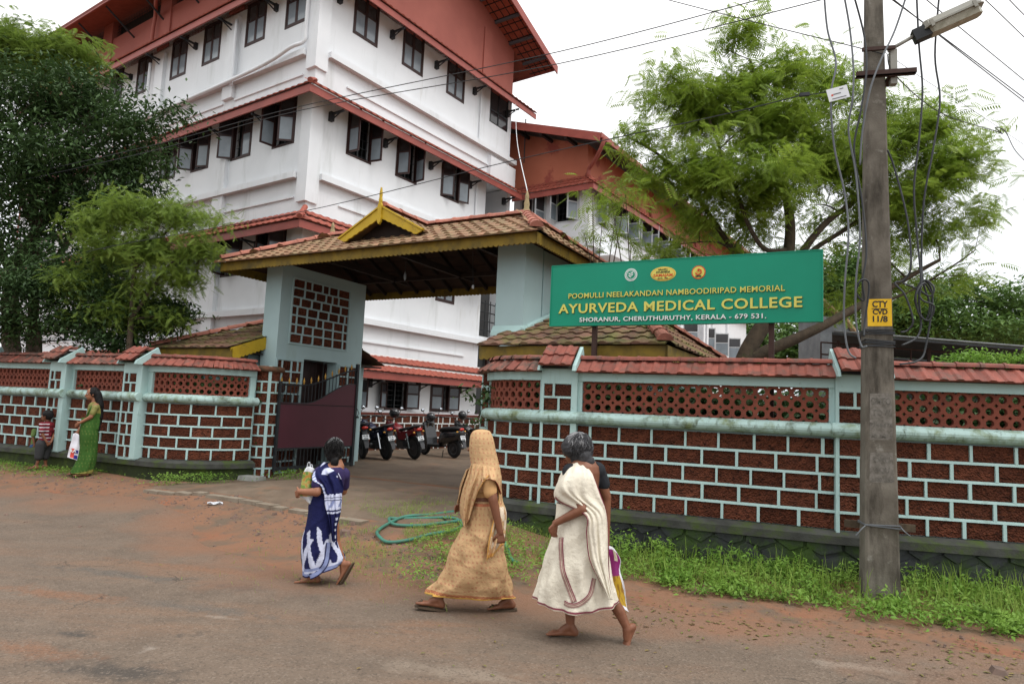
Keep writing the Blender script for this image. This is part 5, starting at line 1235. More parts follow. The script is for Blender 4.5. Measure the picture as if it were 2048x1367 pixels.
MB().bb(.125, .185, -.10, -.03, zl - .36, zl).build('lamp_socket_pipe', M['lampmetal'], pole)
# lamp
L0 = at(1776, 98, 6.36); L1 = at(1832, 70, 6.30); L2 = at(1962, 12, 6.1)
lamp = thing('street_lamp', 'long weathered tube street lamp on an arm fixed to the concrete pole', 'street lamp', L0)
MB().tube([(0, 0, -.02), tuple(L1 - L0)], .018, 10).build('arm', M['lampmetal'], lamp, smooth=True)
d = (L2 - L1); xx = d.normalized(); yy = V3((0, 0, 1)).cross(xx).normalized(); z3 = xx.cross(yy); LM_ = Matrix((xx, yy, z3)).transposed().to_4x4(); LM_.translation = L1 - L0; Ln = d.length
MB().bb(-.03, .12, -.05, .05, -.075, .045, LM_).build('end_housing', M['black'], lamp)
def tray(z0_, z1_, w0, w1, x0, x1, ch): 
    mb = MB(); r0 = [(x0 + ch, -w0), (x1 - ch, -w0), (x1, -w0 + ch), (x1, w0 - ch), (x1 - ch, w0), (x0 + ch, w0), (x0, w0 - ch), (x0, -w0 + ch)]; k = w1 / w0
    vs = [(a, b, z0_) for a, b in r0] + [((a - (x0 + x1) / 2) * .99 + (x0 + x1) / 2, b * k, z1_) for a, b in r0]
    return mb.add(vs, [tuple(range(7, -1, -1)), tuple(range(8, 16))] + [(i, (i + 1) % 8, 8 + (i + 1) % 8, 8 + i) for i in range(8)], LM_)
tray(.0, .075, .092, .06, .08, Ln, .03).build('housing', M['lampmetal'], lamp); tray(-.075, .0, .06, .082, .10, Ln - .02, .03).build('cover', M['lampglass'], lamp); tray(-.008, .010, .10, .10, .07, Ln + .01, .035).build('rim', M['lampmetal'], lamp)
for k in (.2, .85): MB().bb(Ln * k, Ln * k + .03, -.105, -.09, -.03, .04, LM_).build('clip', M['lampmetal'], lamp)

# wires across the street
def wire(label, pts, r_, m='cable', sag=0, name='wire', group=None):
    P = [at(*p) for p in pts]; P = crom(P, 8)
    mb = MB().tube([p - P[0] for p in P], r_ * .72, 5); o = mb.build(name, M[m], None, M=TR(*P[0])); return tag(o, label, 'wire', group)
wire('upper of the pair of thin wires crossing the white building', [(-60, 372, 15), (300, 292, 13), (600, 213, 11.5), (1120, 103, 9.4), (1560, -12, 8)], .010)
wire('lower of the pair of thin wires crossing the white building', [(-60, 383, 15), (300, 303, 13), (600, 221, 11.5), (1120, 127, 9.4), (1690, -12, 8)], .010)
wire('single wire running from the white plate on the cables across to the left tree', [(-60, 560, 14), (200, 497, 12.5), (600, 424, 10.6), (1030, 320, 8.6), (1420, 235, 7.2), (1605, 190, 6.6)], .0085)
wire('wire coming down from the upper left to the lamp bracket on the pole', [(1290, -12, 7.4), (1500, 42, 6.9), (1735, 100, 6.4), (1762, 108, 6.38)], .007)
for i, (a, b, c) in enumerate((((1760, -18, 6.6), (1900, 85, 7.6), (2090, 228, 9)), ((1765, -18, 6.5), (1900, 88, 7.5), (2090, 236, 8.9)))):
    wire(('lower ' if i else 'upper ') + 'of two close wires descending to the right from the pole top', [a, b, c], .009)
wire('wire passing behind the street lamp towards the right edge', [(1835, -15, 7), (1940, 72, 7.8), (2090, 195, 9)], .008)
wire('bluish wire in the top right corner, the longer one', [(1955, -15, 7.5), (2000, 28, 8), (2090, 115, 9)], .008)
wire('bluish wire in the top right corner, the shorter one', [(2005, -15, 7.5), (2040, 22, 8), (2090, 70, 9)], .008)
wire('thin sagging wire from the lamp bracket to the right edge', [(1770, 105, 6.4), (1850, 160, 7), (1960, 230, 8), (2090, 318, 9.5)], .004, 'cablegrey')
wire('dark wire looping from the cross-arm to a joint on the right', [(1775, 110, 6.4), (1790, 150, 6.4), (1880, 225, 7), (1990, 262, 7.8), (2005, 268, 7.9), (1990, 255, 7.9), (2010, 262, 7.9), (2030, 300, 8), (2060, 332, 8.2)], .007)
# thick cables hanging by the pole
CB = [([(1648, -15), (1655, 60), (1672, 125), (1662, 190), (1668, 290), (1690, 390), (1697, 470), (1690, 560), (1688, 640), (1696, 700), (1712, 716)], 6.15, 'leftmost thick grey cable hanging beside the pole'),
      ([(1687, -15), (1700, 60), (1707, 140), (1705, 200), (1697, 260), (1712, 350), (1720, 470), (1712, 560), (1712, 640), (1722, 690), (1734, 692)], 6.20, 'second thick grey cable hanging left of the pole'),
      ([(1706, -15), (1728, 70), (1733, 140), (1722, 220), (1708, 300), (1724, 400), (1733, 500), (1725, 560), (1728, 600), (1712, 585), (1722, 560), (1738, 570), (1730, 640), (1728, 672)], 6.22, 'thick cable with a small loop just left of the pole'),
      ([(1815, -15), (1790, 60), (1762, 120), (1740, 180), (1725, 260), (1720, 330)], 6.18, 'grey cable crossing diagonally in front of the pole top'),
      ([(1833, -15), (1838, 90), (1845, 180), (1838, 280), (1828, 380), (1835, 480), (1842, 560), (1838, 600), (1842, 650), (1832, 676), (1804, 690)], 6.3, 'dark cable hanging right of the pole behind the lamp arm'),
      ([(1879, -15), (1870, 110), (1880, 200), (1866, 300), (1848, 400), (1843, 520), (1848, 570), (1860, 610), (1850, 640), (1830, 600), (1845, 560), (1865, 590), (1852, 690), (1838, 720), (1800, 728)], 6.35, 'rightmost dark cable ending in a big coil beside the pole'),
      ([(1775, 300), (1790, 340), (1815, 440), (1822, 530), (1808, 560), (1790, 566), (1810, 590), (1826, 640), (1815, 660), (1802, 664)], 6.3, 'dark cable bending out on the right side of the pole'),
      ([(1806, 566), (1835, 578), (1860, 592), (1868, 575), (1850, 560), (1836, 580), (1845, 600), (1868, 612), (1858, 640), (1838, 628), (1832, 590), (1848, 566), (1862, 585)], 6.28, 'tangled coil of black cable tied right of the pole')]
for pts, dd, lab in CB:
    P = crom([at(x, y, dd + .03 * math.sin(i * 1.7)) for i, (x, y) in enumerate(pts)], 6)
    tag(MB().tube([p - P[0] for p in P], .0092 if 'coil of' not in lab else .0085, 7).build('cable', M['cablegrey'] if 'grey' in lab else M['cable'], None, True, TR(*P[0])), lab, 'cable')
pl = at(1676, 187, 6.1); tp = thing('white_plate', 'small white plate with faint print hanging on the cables left of the pole', 'plate', pl, R(-10))
MB().box((0, 0, 0), (.19, .004, .125), Matrix.Rotation(R(-14), 4, 'Y')).build('plate_sheet', M['tag'], tp)
mb = MB(); mb.box((-.01, -.004, .0), (.07, .002, .008), Matrix.Rotation(R(-14), 4, 'Y')).box((.04, -.004, .038), (.035, .002, .007), Matrix.Rotation(R(-14), 4, 'Y')).box((.0, -.004, -.042), (.13, .002, .006), Matrix.Rotation(R(-14), 4, 'Y')); mb.build('print', M['cablegrey'], tp)
MB().box((-.055, -.004, -.005), (.016, .002, .016), Matrix.Rotation(R(-14), 4, 'Y')).build('print_mark', M['signred'], tp)
cl = at(1609, 189, 6.6); tag(MB().box((0, 0, 0), (.10, .03, .035), Matrix.Rotation(R(-8), 4, 'Y')).tube([(.05, 0, .0), (.30, 0, .05)], .005, 5).build('cable_clamp', M['black'], None, M=TR(*cl)), 'black strain clamp at the end of the single wire near the white plate', 'clamp')

# ------------------------------------------------------------------ foliage machinery
def np_mesh(name, V, Fq, m, smooth=False):
    me = bpy.data.meshes.new(name); me.vertices.add(len(V)); me.vertices.foreach_set('co', V.astype('f').ravel())
    k = Fq.shape[1]; me.loops.add(Fq.size); me.loops.foreach_set('vertex_index', Fq.astype('i').ravel())
    me.polygons.add(len(Fq)); me.polygons.foreach_set('loop_start', (np.arange(len(Fq)) * k).astype('i')); me.materials.append(m); me.update(calc_edges=True); me.validate(); return me
def rotmats(rng, n, droop=0.0, tilt=.8):
    yaw = rng.uniform(0, 2 * np.pi, n); pit = rng.normal(-droop, tilt * .5, n); rol = rng.normal(0, tilt * .6, n)
    cy, sy, cp, sp, cr, sr = np.cos(yaw), np.sin(yaw), np.cos(pit), np.sin(pit), np.cos(rol), np.sin(rol)
    Rm = np.empty((n, 3, 3))
    Rm[:, 0, 0] = cy * cp; Rm[:, 0, 1] = cy * sp * sr - sy * cr; Rm[:, 0, 2] = cy * sp * cr + sy * sr
    Rm[:, 1, 0] = sy * cp; Rm[:, 1, 1] = sy * sp * sr + cy * cr; Rm[:, 1, 2] = sy * sp * cr - cy * sr
    Rm[:, 2, 0] = sp; Rm[:, 2, 1] = cp * sr; Rm[:, 2, 2] = cp * cr
    return Rm
def unit_leaf(w=.36, fold=.12, bend=-.12):     # leaf along +x, length 1, 4 quads-ish
    V = np.array([(0, 0, 0), (.35, w / 2, fold * .6), (.35, -w / 2, fold * .6), (.35, 0, 0), (.72, w * .38, fold * .4 + bend * .4), (.72, -w * .38, fold * .4 + bend * .4), (.72, 0, bend * .5), (1, 0, bend)])
    F_ = np.array([(0, 3, 1, 1), (0, 2, 3, 3), (3, 6, 4, 1), (2, 5, 6, 3), (6, 7, 4, 4), (5, 7, 6, 6)])
    return V, F_
def tri_of(F_):
    T = []
    for a, b, c, d in F_:
        T.append((a, b, c)); 
        if d != c: T.append((a, c, d))
    return np.array(T)
def frond_neem(nl=9):     # pinnate leaf, curved drooping leaflets
    Vs = []; Fs = []; n = 0
    for i in range(nl):
        t = .18 + .80 * i / (nl - 1)
        for s in (-1, 1):
            base = np.array((t, 0, -.25 * t * t)); dirx = np.array((.42, s * .90, -.22 - .25 * t)); dirx /= np.linalg.norm(dirx); L_ = .46 * (1 - .35 * abs(t - .5)); side = np.cross(dirx, (0, 0, 1)); side /= np.linalg.norm(side)
            a = base; b = base + dirx * L_ * .45 + side * .042; c = base + dirx * L_ + np.array((.06, 0, -.06)); d = base + dirx * L_ * .45 - side * .042
            Vs += [a, b, c, d]; Fs.append((n, n + 1, n + 2, n + 3)); n += 4
    Vs += [np.array((0, .006, 0)), np.array((0, -.006, 0)), np.array((1, -.004, -.25)), np.array((1, .004, -.25))]; Fs.append((n, n + 1, n + 2, n + 3))
    return np.array(Vs), np.array(Fs)
def frond_fine(nl=15):
    Vs = []; Fs = []; n = 0
    for i in range(nl):
        t = .10 + .88 * i / (nl - 1)
        for s in (-1, 1):
            base = np.array((t, 0, -.22 * t * t)); dx = np.array((.5, s * .86, -.10 - .15 * math.sin(i * 2.1 + s))); L_ = .30 * (1 - .75 * t * t); sd = np.array((.86, -s * .5, 0)) * .022
            Vs += [base - sd, base + dx * L_, base + sd]; Fs.append((n, n + 1, n + 2)); n += 3
    return np.array(Vs), np.array(Fs)
def scatter(name, m, P, S, tpl, rng, droop=.2, tilt=.8, parent=None, yaw=None):
    Vt, Ft = tpl; n = len(P)
    Rm = rotmats(rng, n, droop, tilt)
    V = np.einsum('nij,kj->nki', Rm, Vt) * S[:, None, None] + P[:, None, :]
    F_ = (Ft[None, :, :] + (np.arange(n) * len(Vt))[:, None, None]).reshape(-1, Ft.shape[1])
    me = np_mesh(name, V.reshape(-1, 3), F_, m); return link(me, name, parent)
LEAF = unit_leaf(); LEAFT = (LEAF[0], tri_of(LEAF[1]))
LEAFQ = (np.array([(0, 0, 0), (.4, .2, .04), (1, 0, -.1), (.4, -.2, .04)]), np.array([(0, 3, 2, 1)]))
LEAFV = (np.array([(0, 0, 0), (.45, .20, .07), (1, 0, -.10), (.45, 0, -.0), (.45, -.20, .07)]), np.array([(0, 3, 2, 1), (0, 4, 2, 3)]))
def clumps(rng, blobs, ncl, per, sig, shell=.62):
    """points in clumps spread through a set of ellipsoids; blobs: (centre, (rx,ry,rz), weight)"""
    wt = np.array([b[2] for b in blobs], float); wt /= wt.sum(); idx = rng.choice(len(blobs), ncl, p=wt)
    d = rng.normal(size=(ncl, 3)); d /= np.linalg.norm(d, axis=1)[:, None]; rad = shell + (1 - shell) * rng.random(ncl); inner = rng.random(ncl) < .30; rad[inner] = rng.random(inner.sum()) * shell
    c = np.array([tuple(blobs[i][0]) for i in idx]); r_ = np.array([blobs[i][1] for i in idx]); C_ = c + d * rad[:, None] * r_
    k = rng.poisson(per, ncl) + 1; P = np.repeat(C_, k, 0); P += rng.normal(size=P.shape) * np.array((sig, sig, sig * .62))
    return P, C_
def limb_tree(parent, base, pts_, r0, C_, rng, m, nsub=40, name='trunk'):
    """trunk + limbs through control points, then branches reaching to clump centres"""
    mb = MB(); nodes = []
    for pts, ra, rb in pts_:
        P = crom(pts, 6); n = len(P); rs = [ra + (rb - ra) * (i / (n - 1)) for i in range(n)]
        mb.tube([p + V3((noise.noise(p * 1.7) * .04, noise.noise(p * 1.3 + V3((5, 0, 0))) * .04, 0)) for p in P], rs, 9); nodes += [(p, rs[i]) for i, p in enumerate(P)]
    mb.build(name, m, parent, True)
    br = MB(); sel = rng.choice(len(C_), min(nsub, len(C_)), replace=False)
    for i in sel:
        c = V3(C_[i]); best = min(nodes, key=lambda q: (q[0] - c).length + (1.2 if q[0].z > c.z else 0)); a, ra = best; L_ = (c - a).length
        if L_ < .15: continue
        mid = a.lerp(c, .5) + V3((rng.normal() * .08 * L_, rng.normal() * .08 * L_, -.05 * L_ + .12 * L_)); r1 = min(ra * .55, .012 + .016 * L_)
        P = crom([a, mid, c], 4); br.tube(P, [r1 + (.004 - r1) * k / (len(P) - 1) for k in range(len(P))], 5); nodes += [(p, r1 * .6) for p in P[3:6]]
    br.build('branches', m, parent, True)
def pb(px, py, y, rx_, ry_, rz3, wgt=1):    # ellipsoid given by photo direction, distance, radii in photo pixels (x, z) and metres deep
    c = at(px, py, y); s = y / 1340.79; return (c, (rx_ * s, rz3, ry_ * s), wgt * rx_ * ry_ / 3000)

# neem tree behind the wall
rng = np.random.default_rng(3); D = 12.0
nb = [pb(1480, 62, D, 48, 52, .5, .75), pb(1345, 150, D, 55, 45, .6, .7), pb(1400, 215, D + .3, 85, 75, .9), pb(1480, 170, D, 60, 50, .7), pb(1575, 135, D, 70, 55, .8, .9), pb(1540, 240, D - .3, 105, 90, 1.2), pb(1660, 170, D + .4, 70, 60, .9, .8),
      pb(1262, 275, D - .2, 50, 28, .5, .5), pb(1330, 335, D, 60, 50, .7, .6), pb(1420, 345, D - .4, 85, 75, 1.2), pb(1540, 370, D - .6, 90, 75, 1.3), pb(1640, 300, D + .3, 80, 80, 1.1), pb(1740, 290, D + .6, 60, 80, 1.0, .7),
      pb(1840, 260, D + .3, 75, 75, 1.0, .9), pb(1900, 330, D, 75, 60, 1.0, .9), pb(1820, 390, D + .2, 85, 65, 1.1, .8), pb(1730, 420, D + .8, 60, 50, 1, .35), pb(1400, 440, D + .2, 70, 40, .9, .8), pb(1490, 450, D + .5, 70, 40, .9, .5), pb(1610, 450, D + 1, 60, 40, .9, .3),
      pb(1860, 470, D + .3, 80, 50, .9, .6), pb(1955, 415, D, 50, 45, .6, .4), pb(1905, 555, D + .3, 70, 30, .7, .4), pb(1800, 560, D + .5, 70, 50, .8, .45), pb(1690, 600, D + .5, 50, 50, .6, .5), pb(1960, 255, D + .2, 25, 30, .4, .25), pb(1330, 500, D + .3, 50, 25, .6, .3)]
neem = thing('neem_tree', 'large bright green feathery tree with forked trunk behind the wall and signboard', 'tree', at(1500, 760, D))
O_ = neem.location.copy()
nb += [pb(1700, 330, D, 75, 70, .9, .9), pb(1750, 400, D, 60, 50, .8, .6), pb(1600, 520, D + .4, 70, 35, .7, .35), pb(1290, 210, D, 30, 50, .4, .3), pb(1450, 520, D + .3, 60, 28, .7, .5), pb(1760, 200, D + .3, 45, 60, .7, .5), pb(1760, 500, D + .3, 60, 40, .7, .5)]
P, C_ = clumps(rng, nb, 1150, 9.2, .22, .35); P -= np.array(O_); C2 = C_ - np.array(O_)
scatter('crown', M['neem'], P, rng.uniform(.16, .31, len(P)), frond_neem(7), rng, .25, 1.0, neem)
def lp_(px, py, y=D): return at(px, py, y) - O_
limbs = [([lp_(1470, 800), lp_(1490, 715), lp_(1520, 660), lp_(1560, 600), lp_(1575, 520)], .17, .12),
         ([lp_(1490, 722), lp_(1560, 690, D - .2), lp_(1640, 655, D - .3), lp_(1720, 610, D - .2), lp_(1800, 565, D), lp_(1880, 520, D)], .12, .03),
         ([lp_(1575, 520), lp_(1580, 440), lp_(1570, 380), lp_(1540, 280), lp_(1500, 120)], .11, .02),
         ([lp_(1600, 505), lp_(1660, 440), lp_(1720, 395), lp_(1790, 330), lp_(1850, 260)], .07, .02),
         ([lp_(1600, 520), lp_(1670, 470, D + .3), lp_(1760, 420, D + .3), lp_(1850, 380, D + .2)], .055, .015),
         ([lp_(1560, 600), lp_(1480, 520, D + .3), lp_(1400, 400, D), lp_(1330, 320, D), lp_(1250, 270, D - .2)], .07, .015),
         ([lp_(1575, 500), lp_(1520, 490, D - .4), lp_(1470, 380, D - .4), lp_(1410, 220, D), lp_(1340, 150, D)], .05, .015),
         ([lp_(1720, 610, D - .2), lp_(1780, 600), lp_(1860, 560), lp_(1950, 500)], .035, .01)]
limb_tree(neem, None, limbs, .2, C2, rng, M['bark'], 230)

# saplings in front of the wing
for k, (bx, tips, lab) in enumerate((((1195, 700), [(1168, 465), (1205, 440), (1235, 410), (1250, 395), (1185, 390)], 'thin sapling with bare stems fanning out above the left end of the signboard'), ((1262, 700), [(1222, 400), (1262, 480), (1250, 370)], 'thin sapling rising behind the signboard emblems, leafy only at the top'))):
    st = thing('sapling', lab, 'sapling', at(*bx, 11.2), group=None); O_ = st.location.copy(); mb = MB(); PP = []
    for tx, ty in tips:
        tp = at(tx, ty, 11.0 + .3 * math.sin(tx)) - O_; m_ = tp * .5 + V3((.02 * (tx % 7 - 3), 0, .1)); mb.tube(crom([V3((0, 0, 0)), m_, tp], 5), [.016 - .0011 * i for i in range(11)], 6)
        for _ in range(26): PP.append(tuple(tp + V3((rnd.gauss(0, .20), rnd.gauss(0, .2), rnd.gauss(.02, .15)))))
    mb.build('stem', M['bark'], st, True); PP = np.array(PP); scatter('leaves', M['feather'] if k else M['neem'], PP, rng.uniform(.14, .24, len(PP)), frond_neem(6), rng, .35, .8, st)

# left: dark broad-leaved tree, feathery tree, low shrubs behind the wall
D = 15.2
db = [pb(90, 210, D, 110, 80, 1.4), pb(190, 195, D, 75, 65, 1.1), pb(60, 330, D - .4, 90, 85, 1.5), pb(180, 320, D - .3, 95, 80, 1.4), pb(265, 255, D - .5, 60, 45, .9, .9), pb(330, 225, D - .6, 48, 26, .6, .7), pb(285, 330, D - .3, 55, 45, .8, .9),
      pb(110, 430, D, 130, 60, 1.2, .9), pb(250, 400, D, 75, 60, .9, .9), pb(40, 520, D - .6, 110, 55, 1, .7), pb(190, 520, D - .6, 100, 60, 1, 1.0), pb(-60, 280, D, 90, 160, 1.5), pb(-60, 480, D, 80, 90, 1.3, .8)]
dark = thing('broadleaf_tree', 'big dark green broad-leaved tree at the left behind the boundary wall', 'tree', at(60, 760, D)); O_ = dark.location.copy()
rng = np.random.default_rng(5); P, C_ = clumps(rng, db, 1250, 30, .24, .55); P -= np.array(O_); C2 = C_ - np.array(O_)
scatter('crown', M['mango'], P, rng.uniform(.10, .185, len(P)), LEAFV, rng, .35, 1.0, dark)
def lq(px, py, y=D): return at(px, py, y) - O_
limb_tree(dark, None, [([lq(30, 780), lq(20, 620), lq(40, 520), lq(90, 430), lq(140, 330), lq(180, 230)], .20, .05), ([lq(40, 540), lq(70, 470), lq(40, 380), lq(60, 260)], .10, .04), ([lq(20, 600), lq(110, 520), lq(170, 440), lq(260, 340)], .09, .03), ([lq(30, 560), lq(-30, 420), lq(-50, 280)], .1, .04), ([lq(140, 330), lq(230, 270), lq(340, 222)], .05, .015)], .2, C2, rng, M['bark'], 170)
lb = [pb(75, 105, 16.4, 95, 55, 1.2), pb(20, 90, 16.4, 70, 45, 1.0), pb(150, 110, 16.4, 60, 35, .8, .8), pb(-60, 120, 16.4, 60, 60, 1)]
lt = thing('feathery_tree', 'light green feathery crown showing above the dark tree at the upper left', 'tree', at(60, 700, 16.4)); O_ = lt.location.copy()
P, C_ = clumps(rng, lb, 300, 9, .22, .5); P -= np.array(O_); scatter('crown', M['feather'], P, rng.uniform(.2, .34, len(P)), frond_neem(8), rng, .3, .8, lt)
limb_tree(lt, None, [([at(60, 760, 16.4) - O_, at(70, 500, 16.4) - O_, at(60, 300, 16.4) - O_, at(75, 110, 16.4) - O_], .14, .04)], .1, C_ - np.array(O_), rng, M['bark'], 40)
D = 13.0
fb = [pb(190, 440, D + .3, 50, 50, .6, .6), pb(240, 620, D + .2, 80, 40, .6, .6), pb(160, 560, D + .3, 60, 50, .6, .5), pb(330, 630, D + .1, 50, 25, .5, .4), pb(255, 420, D, 60, 42, .7), pb(345, 425, D, 70, 36, .6, .9), pb(425, 440, D - .1, 42, 20, .4, .7), pb(300, 490, D, 75, 45, .7), pb(395, 500, D - .1, 52, 34, .5, .9), pb(220, 500, D + .2, 50, 40, .6, .6), pb(360, 555, D, 55, 32, .5, .8), pb(290, 570, D + .1, 50, 30, .6, .6)]
ft = thing('feathery_shrub_tree', 'yellow-green feathery small tree leaning over the wall left of the gatehouse', 'tree', at(265, 760, D)); O_ = ft.location.copy()
P, C_ = clumps(rng, fb, 620, 12, .17, .25); P -= np.array(O_); scatter('crown', M['feather'], P, rng.uniform(.14, .26, len(P)), frond_fine(), rng, .30, 1.1, ft)
limb_tree(ft, None, [([at(250, 790, D) - O_, at(262, 640, D) - O_, at(270, 540, D) - O_, at(300, 450, D) - O_], .07, .02), ([at(262, 640, D) - O_, at(330, 540, D) - O_, at(390, 490, D) - O_], .04, .012), ([at(270, 540, D) - O_, at(350, 450, D) - O_, at(430, 435, D - .1) - O_], .03, .008)], .1, C_ - np.array(O_), rng, M['bark'], 70)
D = 13.6
for i, (bl, lab, base) in enumerate((([pb(70, 570, D, 110, 60, .9), pb(20, 640, D, 90, 45, .9), pb(150, 640, D, 95, 50, .8)], 'dark glossy shrub behind the left wall, at the picture edge', (60, 760)), ([pb(225, 590, D, 85, 50, .8), pb(300, 640, D, 75, 40, .7), pb(240, 680, D - .3, 70, 26, .5), pb(345, 620, D, 38, 32, .5, .8)], 'dark glossy shrub spilling over the coping between two left wall piers', (250, 780)))):
    sh = thing('shrub', lab, 'shrub', at(*base, D)); O_ = sh.location.copy(); P, C_ = clumps(rng, bl, 360, 26, .17, .5); P -= np.array(O_)
    scatter('foliage', M['mango'], P, rng.uniform(.08, .15, len(P)), LEAFV, rng, .3, 1.0, sh); limb_tree(sh, None, [([at(base[0] + 40 * i, 790, D) - O_, at(base[0] + 20, 700, D) - O_, at(base[0] + 10, 600, D) - O_], .06, .02), ([at(base[0], 740, D) - O_, at(base[0] - 50, 660, D) - O_, at(base[0] - 60, 600, D) - O_], .04, .015)], .1, C_ - np.array(O_), rng, M['bark'], 50)

# far trees on the right, hedge behind the right wall
D = 48
for i, (bl, lab) in enumerate((([pb(1700, 545, D, 55, 50, 3), pb(1660, 600, D, 50, 50, 3)], 'dense green tree far behind, left of the concrete pole'), ([pb(1835, 620, D, 60, 42, 3), pb(1880, 585, D + 2, 55, 32, 3), pb(1800, 650, D, 70, 35, 3)], 'spreading dark tree far behind, just right of the concrete pole'), ([pb(1975, 600, D, 75, 40, 3), pb(2060, 615, D, 70, 45, 3), pb(1960, 660, D - 2, 100, 40, 3), pb(2100, 680, D, 70, 40, 3)], 'spreading dark tree far behind at the right edge'))):
    t = thing('distant_tree', lab, 'tree', at((1680, 1840, 1990)[i], 780, D), group='trees far behind the wall'); O_ = t.location.copy(); P, C_ = clumps(rng, bl, 420, 20, .50, .7); P -= np.array(O_)
    scatter('crown', M['fartree'], P, rng.uniform(.30, .55, len(P)), LEAFV, rng, .1, 1.0, t); limb_tree(t, None, [([at((1680, 1840, 1990)[i], 800, D) - O_, at((1680, 1840, 1990)[i], 640, D) - O_], .3, .15)], .1, C_ - np.array(O_), rng, M['bark'], 20)
D = 60
for i, px in enumerate((1500, 1620, 1760, 1900, 2040, 2160, -120, -260)):
    t = thing('distant_tree', ('rounded tree crown low on the horizon, ' + ('behind the neem trunk', 'behind the signboard end', 'behind the dark shed roof', 'in the gap right of the pole', 'at the right edge', 'beyond the right edge', 'beyond the left edge', 'far beyond the left edge')[i]), 'tree', at(px, 800, D), group='trees far behind the wall'); O_ = t.location.copy()
    P, C_ = clumps(rng, [pb(px, 700, D, 80, 70, 4)], 220, 16, .8, .7); P -= np.array(O_); scatter('crown', M['fartree'], P, rng.uniform(.5, .9, len(P)), LEAFV, rng, .1, 1.0, t); MB().tube([(0, 0, -2), (0, 0, 3)], .3, 7).build('trunk', M['bark'], t)
hd = thing('creeper_hedge', 'bright leafy hedge top showing above the coping right of the pole', 'hedge', P2.to_3d() + V3((1.2, 1.3, 0))); O_ = hd.location.copy()
hb = [pb(1960, 722, 8.1, 70, 12, .3), pb(2060, 724, 8.0, 60, 16, .3), pb(1900, 732, 8.2, 40, 8, .2, .6)]
P, C_ = clumps(rng, hb, 220, 12, .07, .5); P -= np.array(O_); scatter('leaves', M['weed'], P, rng.uniform(.04, .09, len(P)), LEAFV, rng, .0, 1.0, hd)
MB().tube([tuple(C_[0] - np.array(O_)), (0.4, .2, 0)], .02, 6).tube([tuple(C_[5] - np.array(O_)), (0.9, .2, 0)], .02, 6).build('stem', M['bark'], hd)
# understorey right behind the walls (seen dark through the grilles)
for i, (path, d, lab) in enumerate([(RP, dP2 - 3.6, 'shrub behind the grille of the first bay right of the gate'), (RP, dP2 - 2.2, 'shrub behind the middle of the long grille'), (RP, dP2 - .8, 'shrub behind the grille left of the second pier'), (RP, dP2 + 1.4, 'shrub behind the grille right of the pole'), (RP, dP2 + 3.0, 'shrub behind the last grille at the right'), (LP, dq + .6, 'shrub behind the curved left grille'), (LP, pA + .8, 'shrub behind the grille beside the standing woman'), (LP, pZ + 1.0, 'shrub behind the grille at the left edge')]):
    c = path.pt(d, .95, 0); t = thing('shrub', lab, 'shrub', c); P, C_ = clumps(rng, [(V3((0, 0, .8)), (1.0, .4, .8), 1), (V3((-.5, 0, 1.75)), (.65, .35, .45), 1), (V3((.5, 0, 1.75)), (.65, .35, .45), 1)], 330, 24, .13, .2)
    scatter('foliage', M['mango'], P, rng.uniform(.08, .15, len(P)), LEAFV, rng, .2, 1.0, t); MB().tube([(0, 0, -.2), (0, .05, 1.2)], .03, 6).build('stem', M['bark'], t)

# dark shed behind the right wall
shd = thing('open_shed', 'dark corrugated shed roof with rusty frame behind the wall right of the pole', 'shed', at(1850, 760, 17))
O_ = shd.location.copy(); a, b = at(1664, 664, 14.0) - O_, at(2110, 700, 14.0) - O_; a2, b2 = at(1664, 700, 18.0) - O_, at(2110, 734, 18.0) - O_
dn = V3((0, 0, -.05)); mb = MB(); mb.hexa([a2 + dn, b2 + dn, b + dn, a + dn, a2, b2, b, a]); mb.build('roof_sheet', M['sheetdark'], shd)
MB().tube([a + V3((0, -.05, .02)), b + V3((0, -.05, .02))], .022, 6).build('roof_edge', M['sheetgrey'], shd)
mb = MB()
for i in range(13):
    t_ = i / 12; mb.tube([a.lerp(b, t_) + V3((0, .5, -.16)), a.lerp(b, t_) + V3((0, .5, -.75))], .018, 5)
for k in (.16, .42, .75): mb.tube([a + V3((0, .5, -k)), b + V3((0, .5, -k))], .02, 5)
for k in (.08, .5, .92): q = a.lerp(b, k); mb.tube([q + V3((0, .5, -.1)), q + V3((0, .5, -q.z - O_.z - .1))], .04, 6)
mb.build('roof_frame', M['rust'], shd)
MB().hexa([a2 + V3((0, .1, -3.6)), b2 + V3((0, .1, -3.6)), b2 + V3((0, .2, -3.6)), a2 + V3((0, .2, -3.6)), a2 + V3((0, .1, -.05)), b2 + V3((0, .1, -.05)), b2 + V3((0, .2, -.05)), a2 + V3((0, .2, -.05))]).build('back_sheet', M['sheetdark'], shd)
s2 = thing('sheet_hut', 'pale zinc sheet hut with tiled roof edge seen under the neem branches', 'hut', at(1690, 760, 20)); O_ = s2.location.copy()
c0 = at(1640, 720, 20) - O_; mb = MB().bb(c0.x, c0.x + .9, 0, 1.5, -1, 1.9).build('wall', M['sheetgrey'], s2)
MB().tube([tuple(at(1630, 590, 20) - O_), tuple(at(1690, 640, 20) - O_), tuple(at(1730, 690, 20) - O_)], .09, 6).build('roof_edge', M['clayold'], s2)

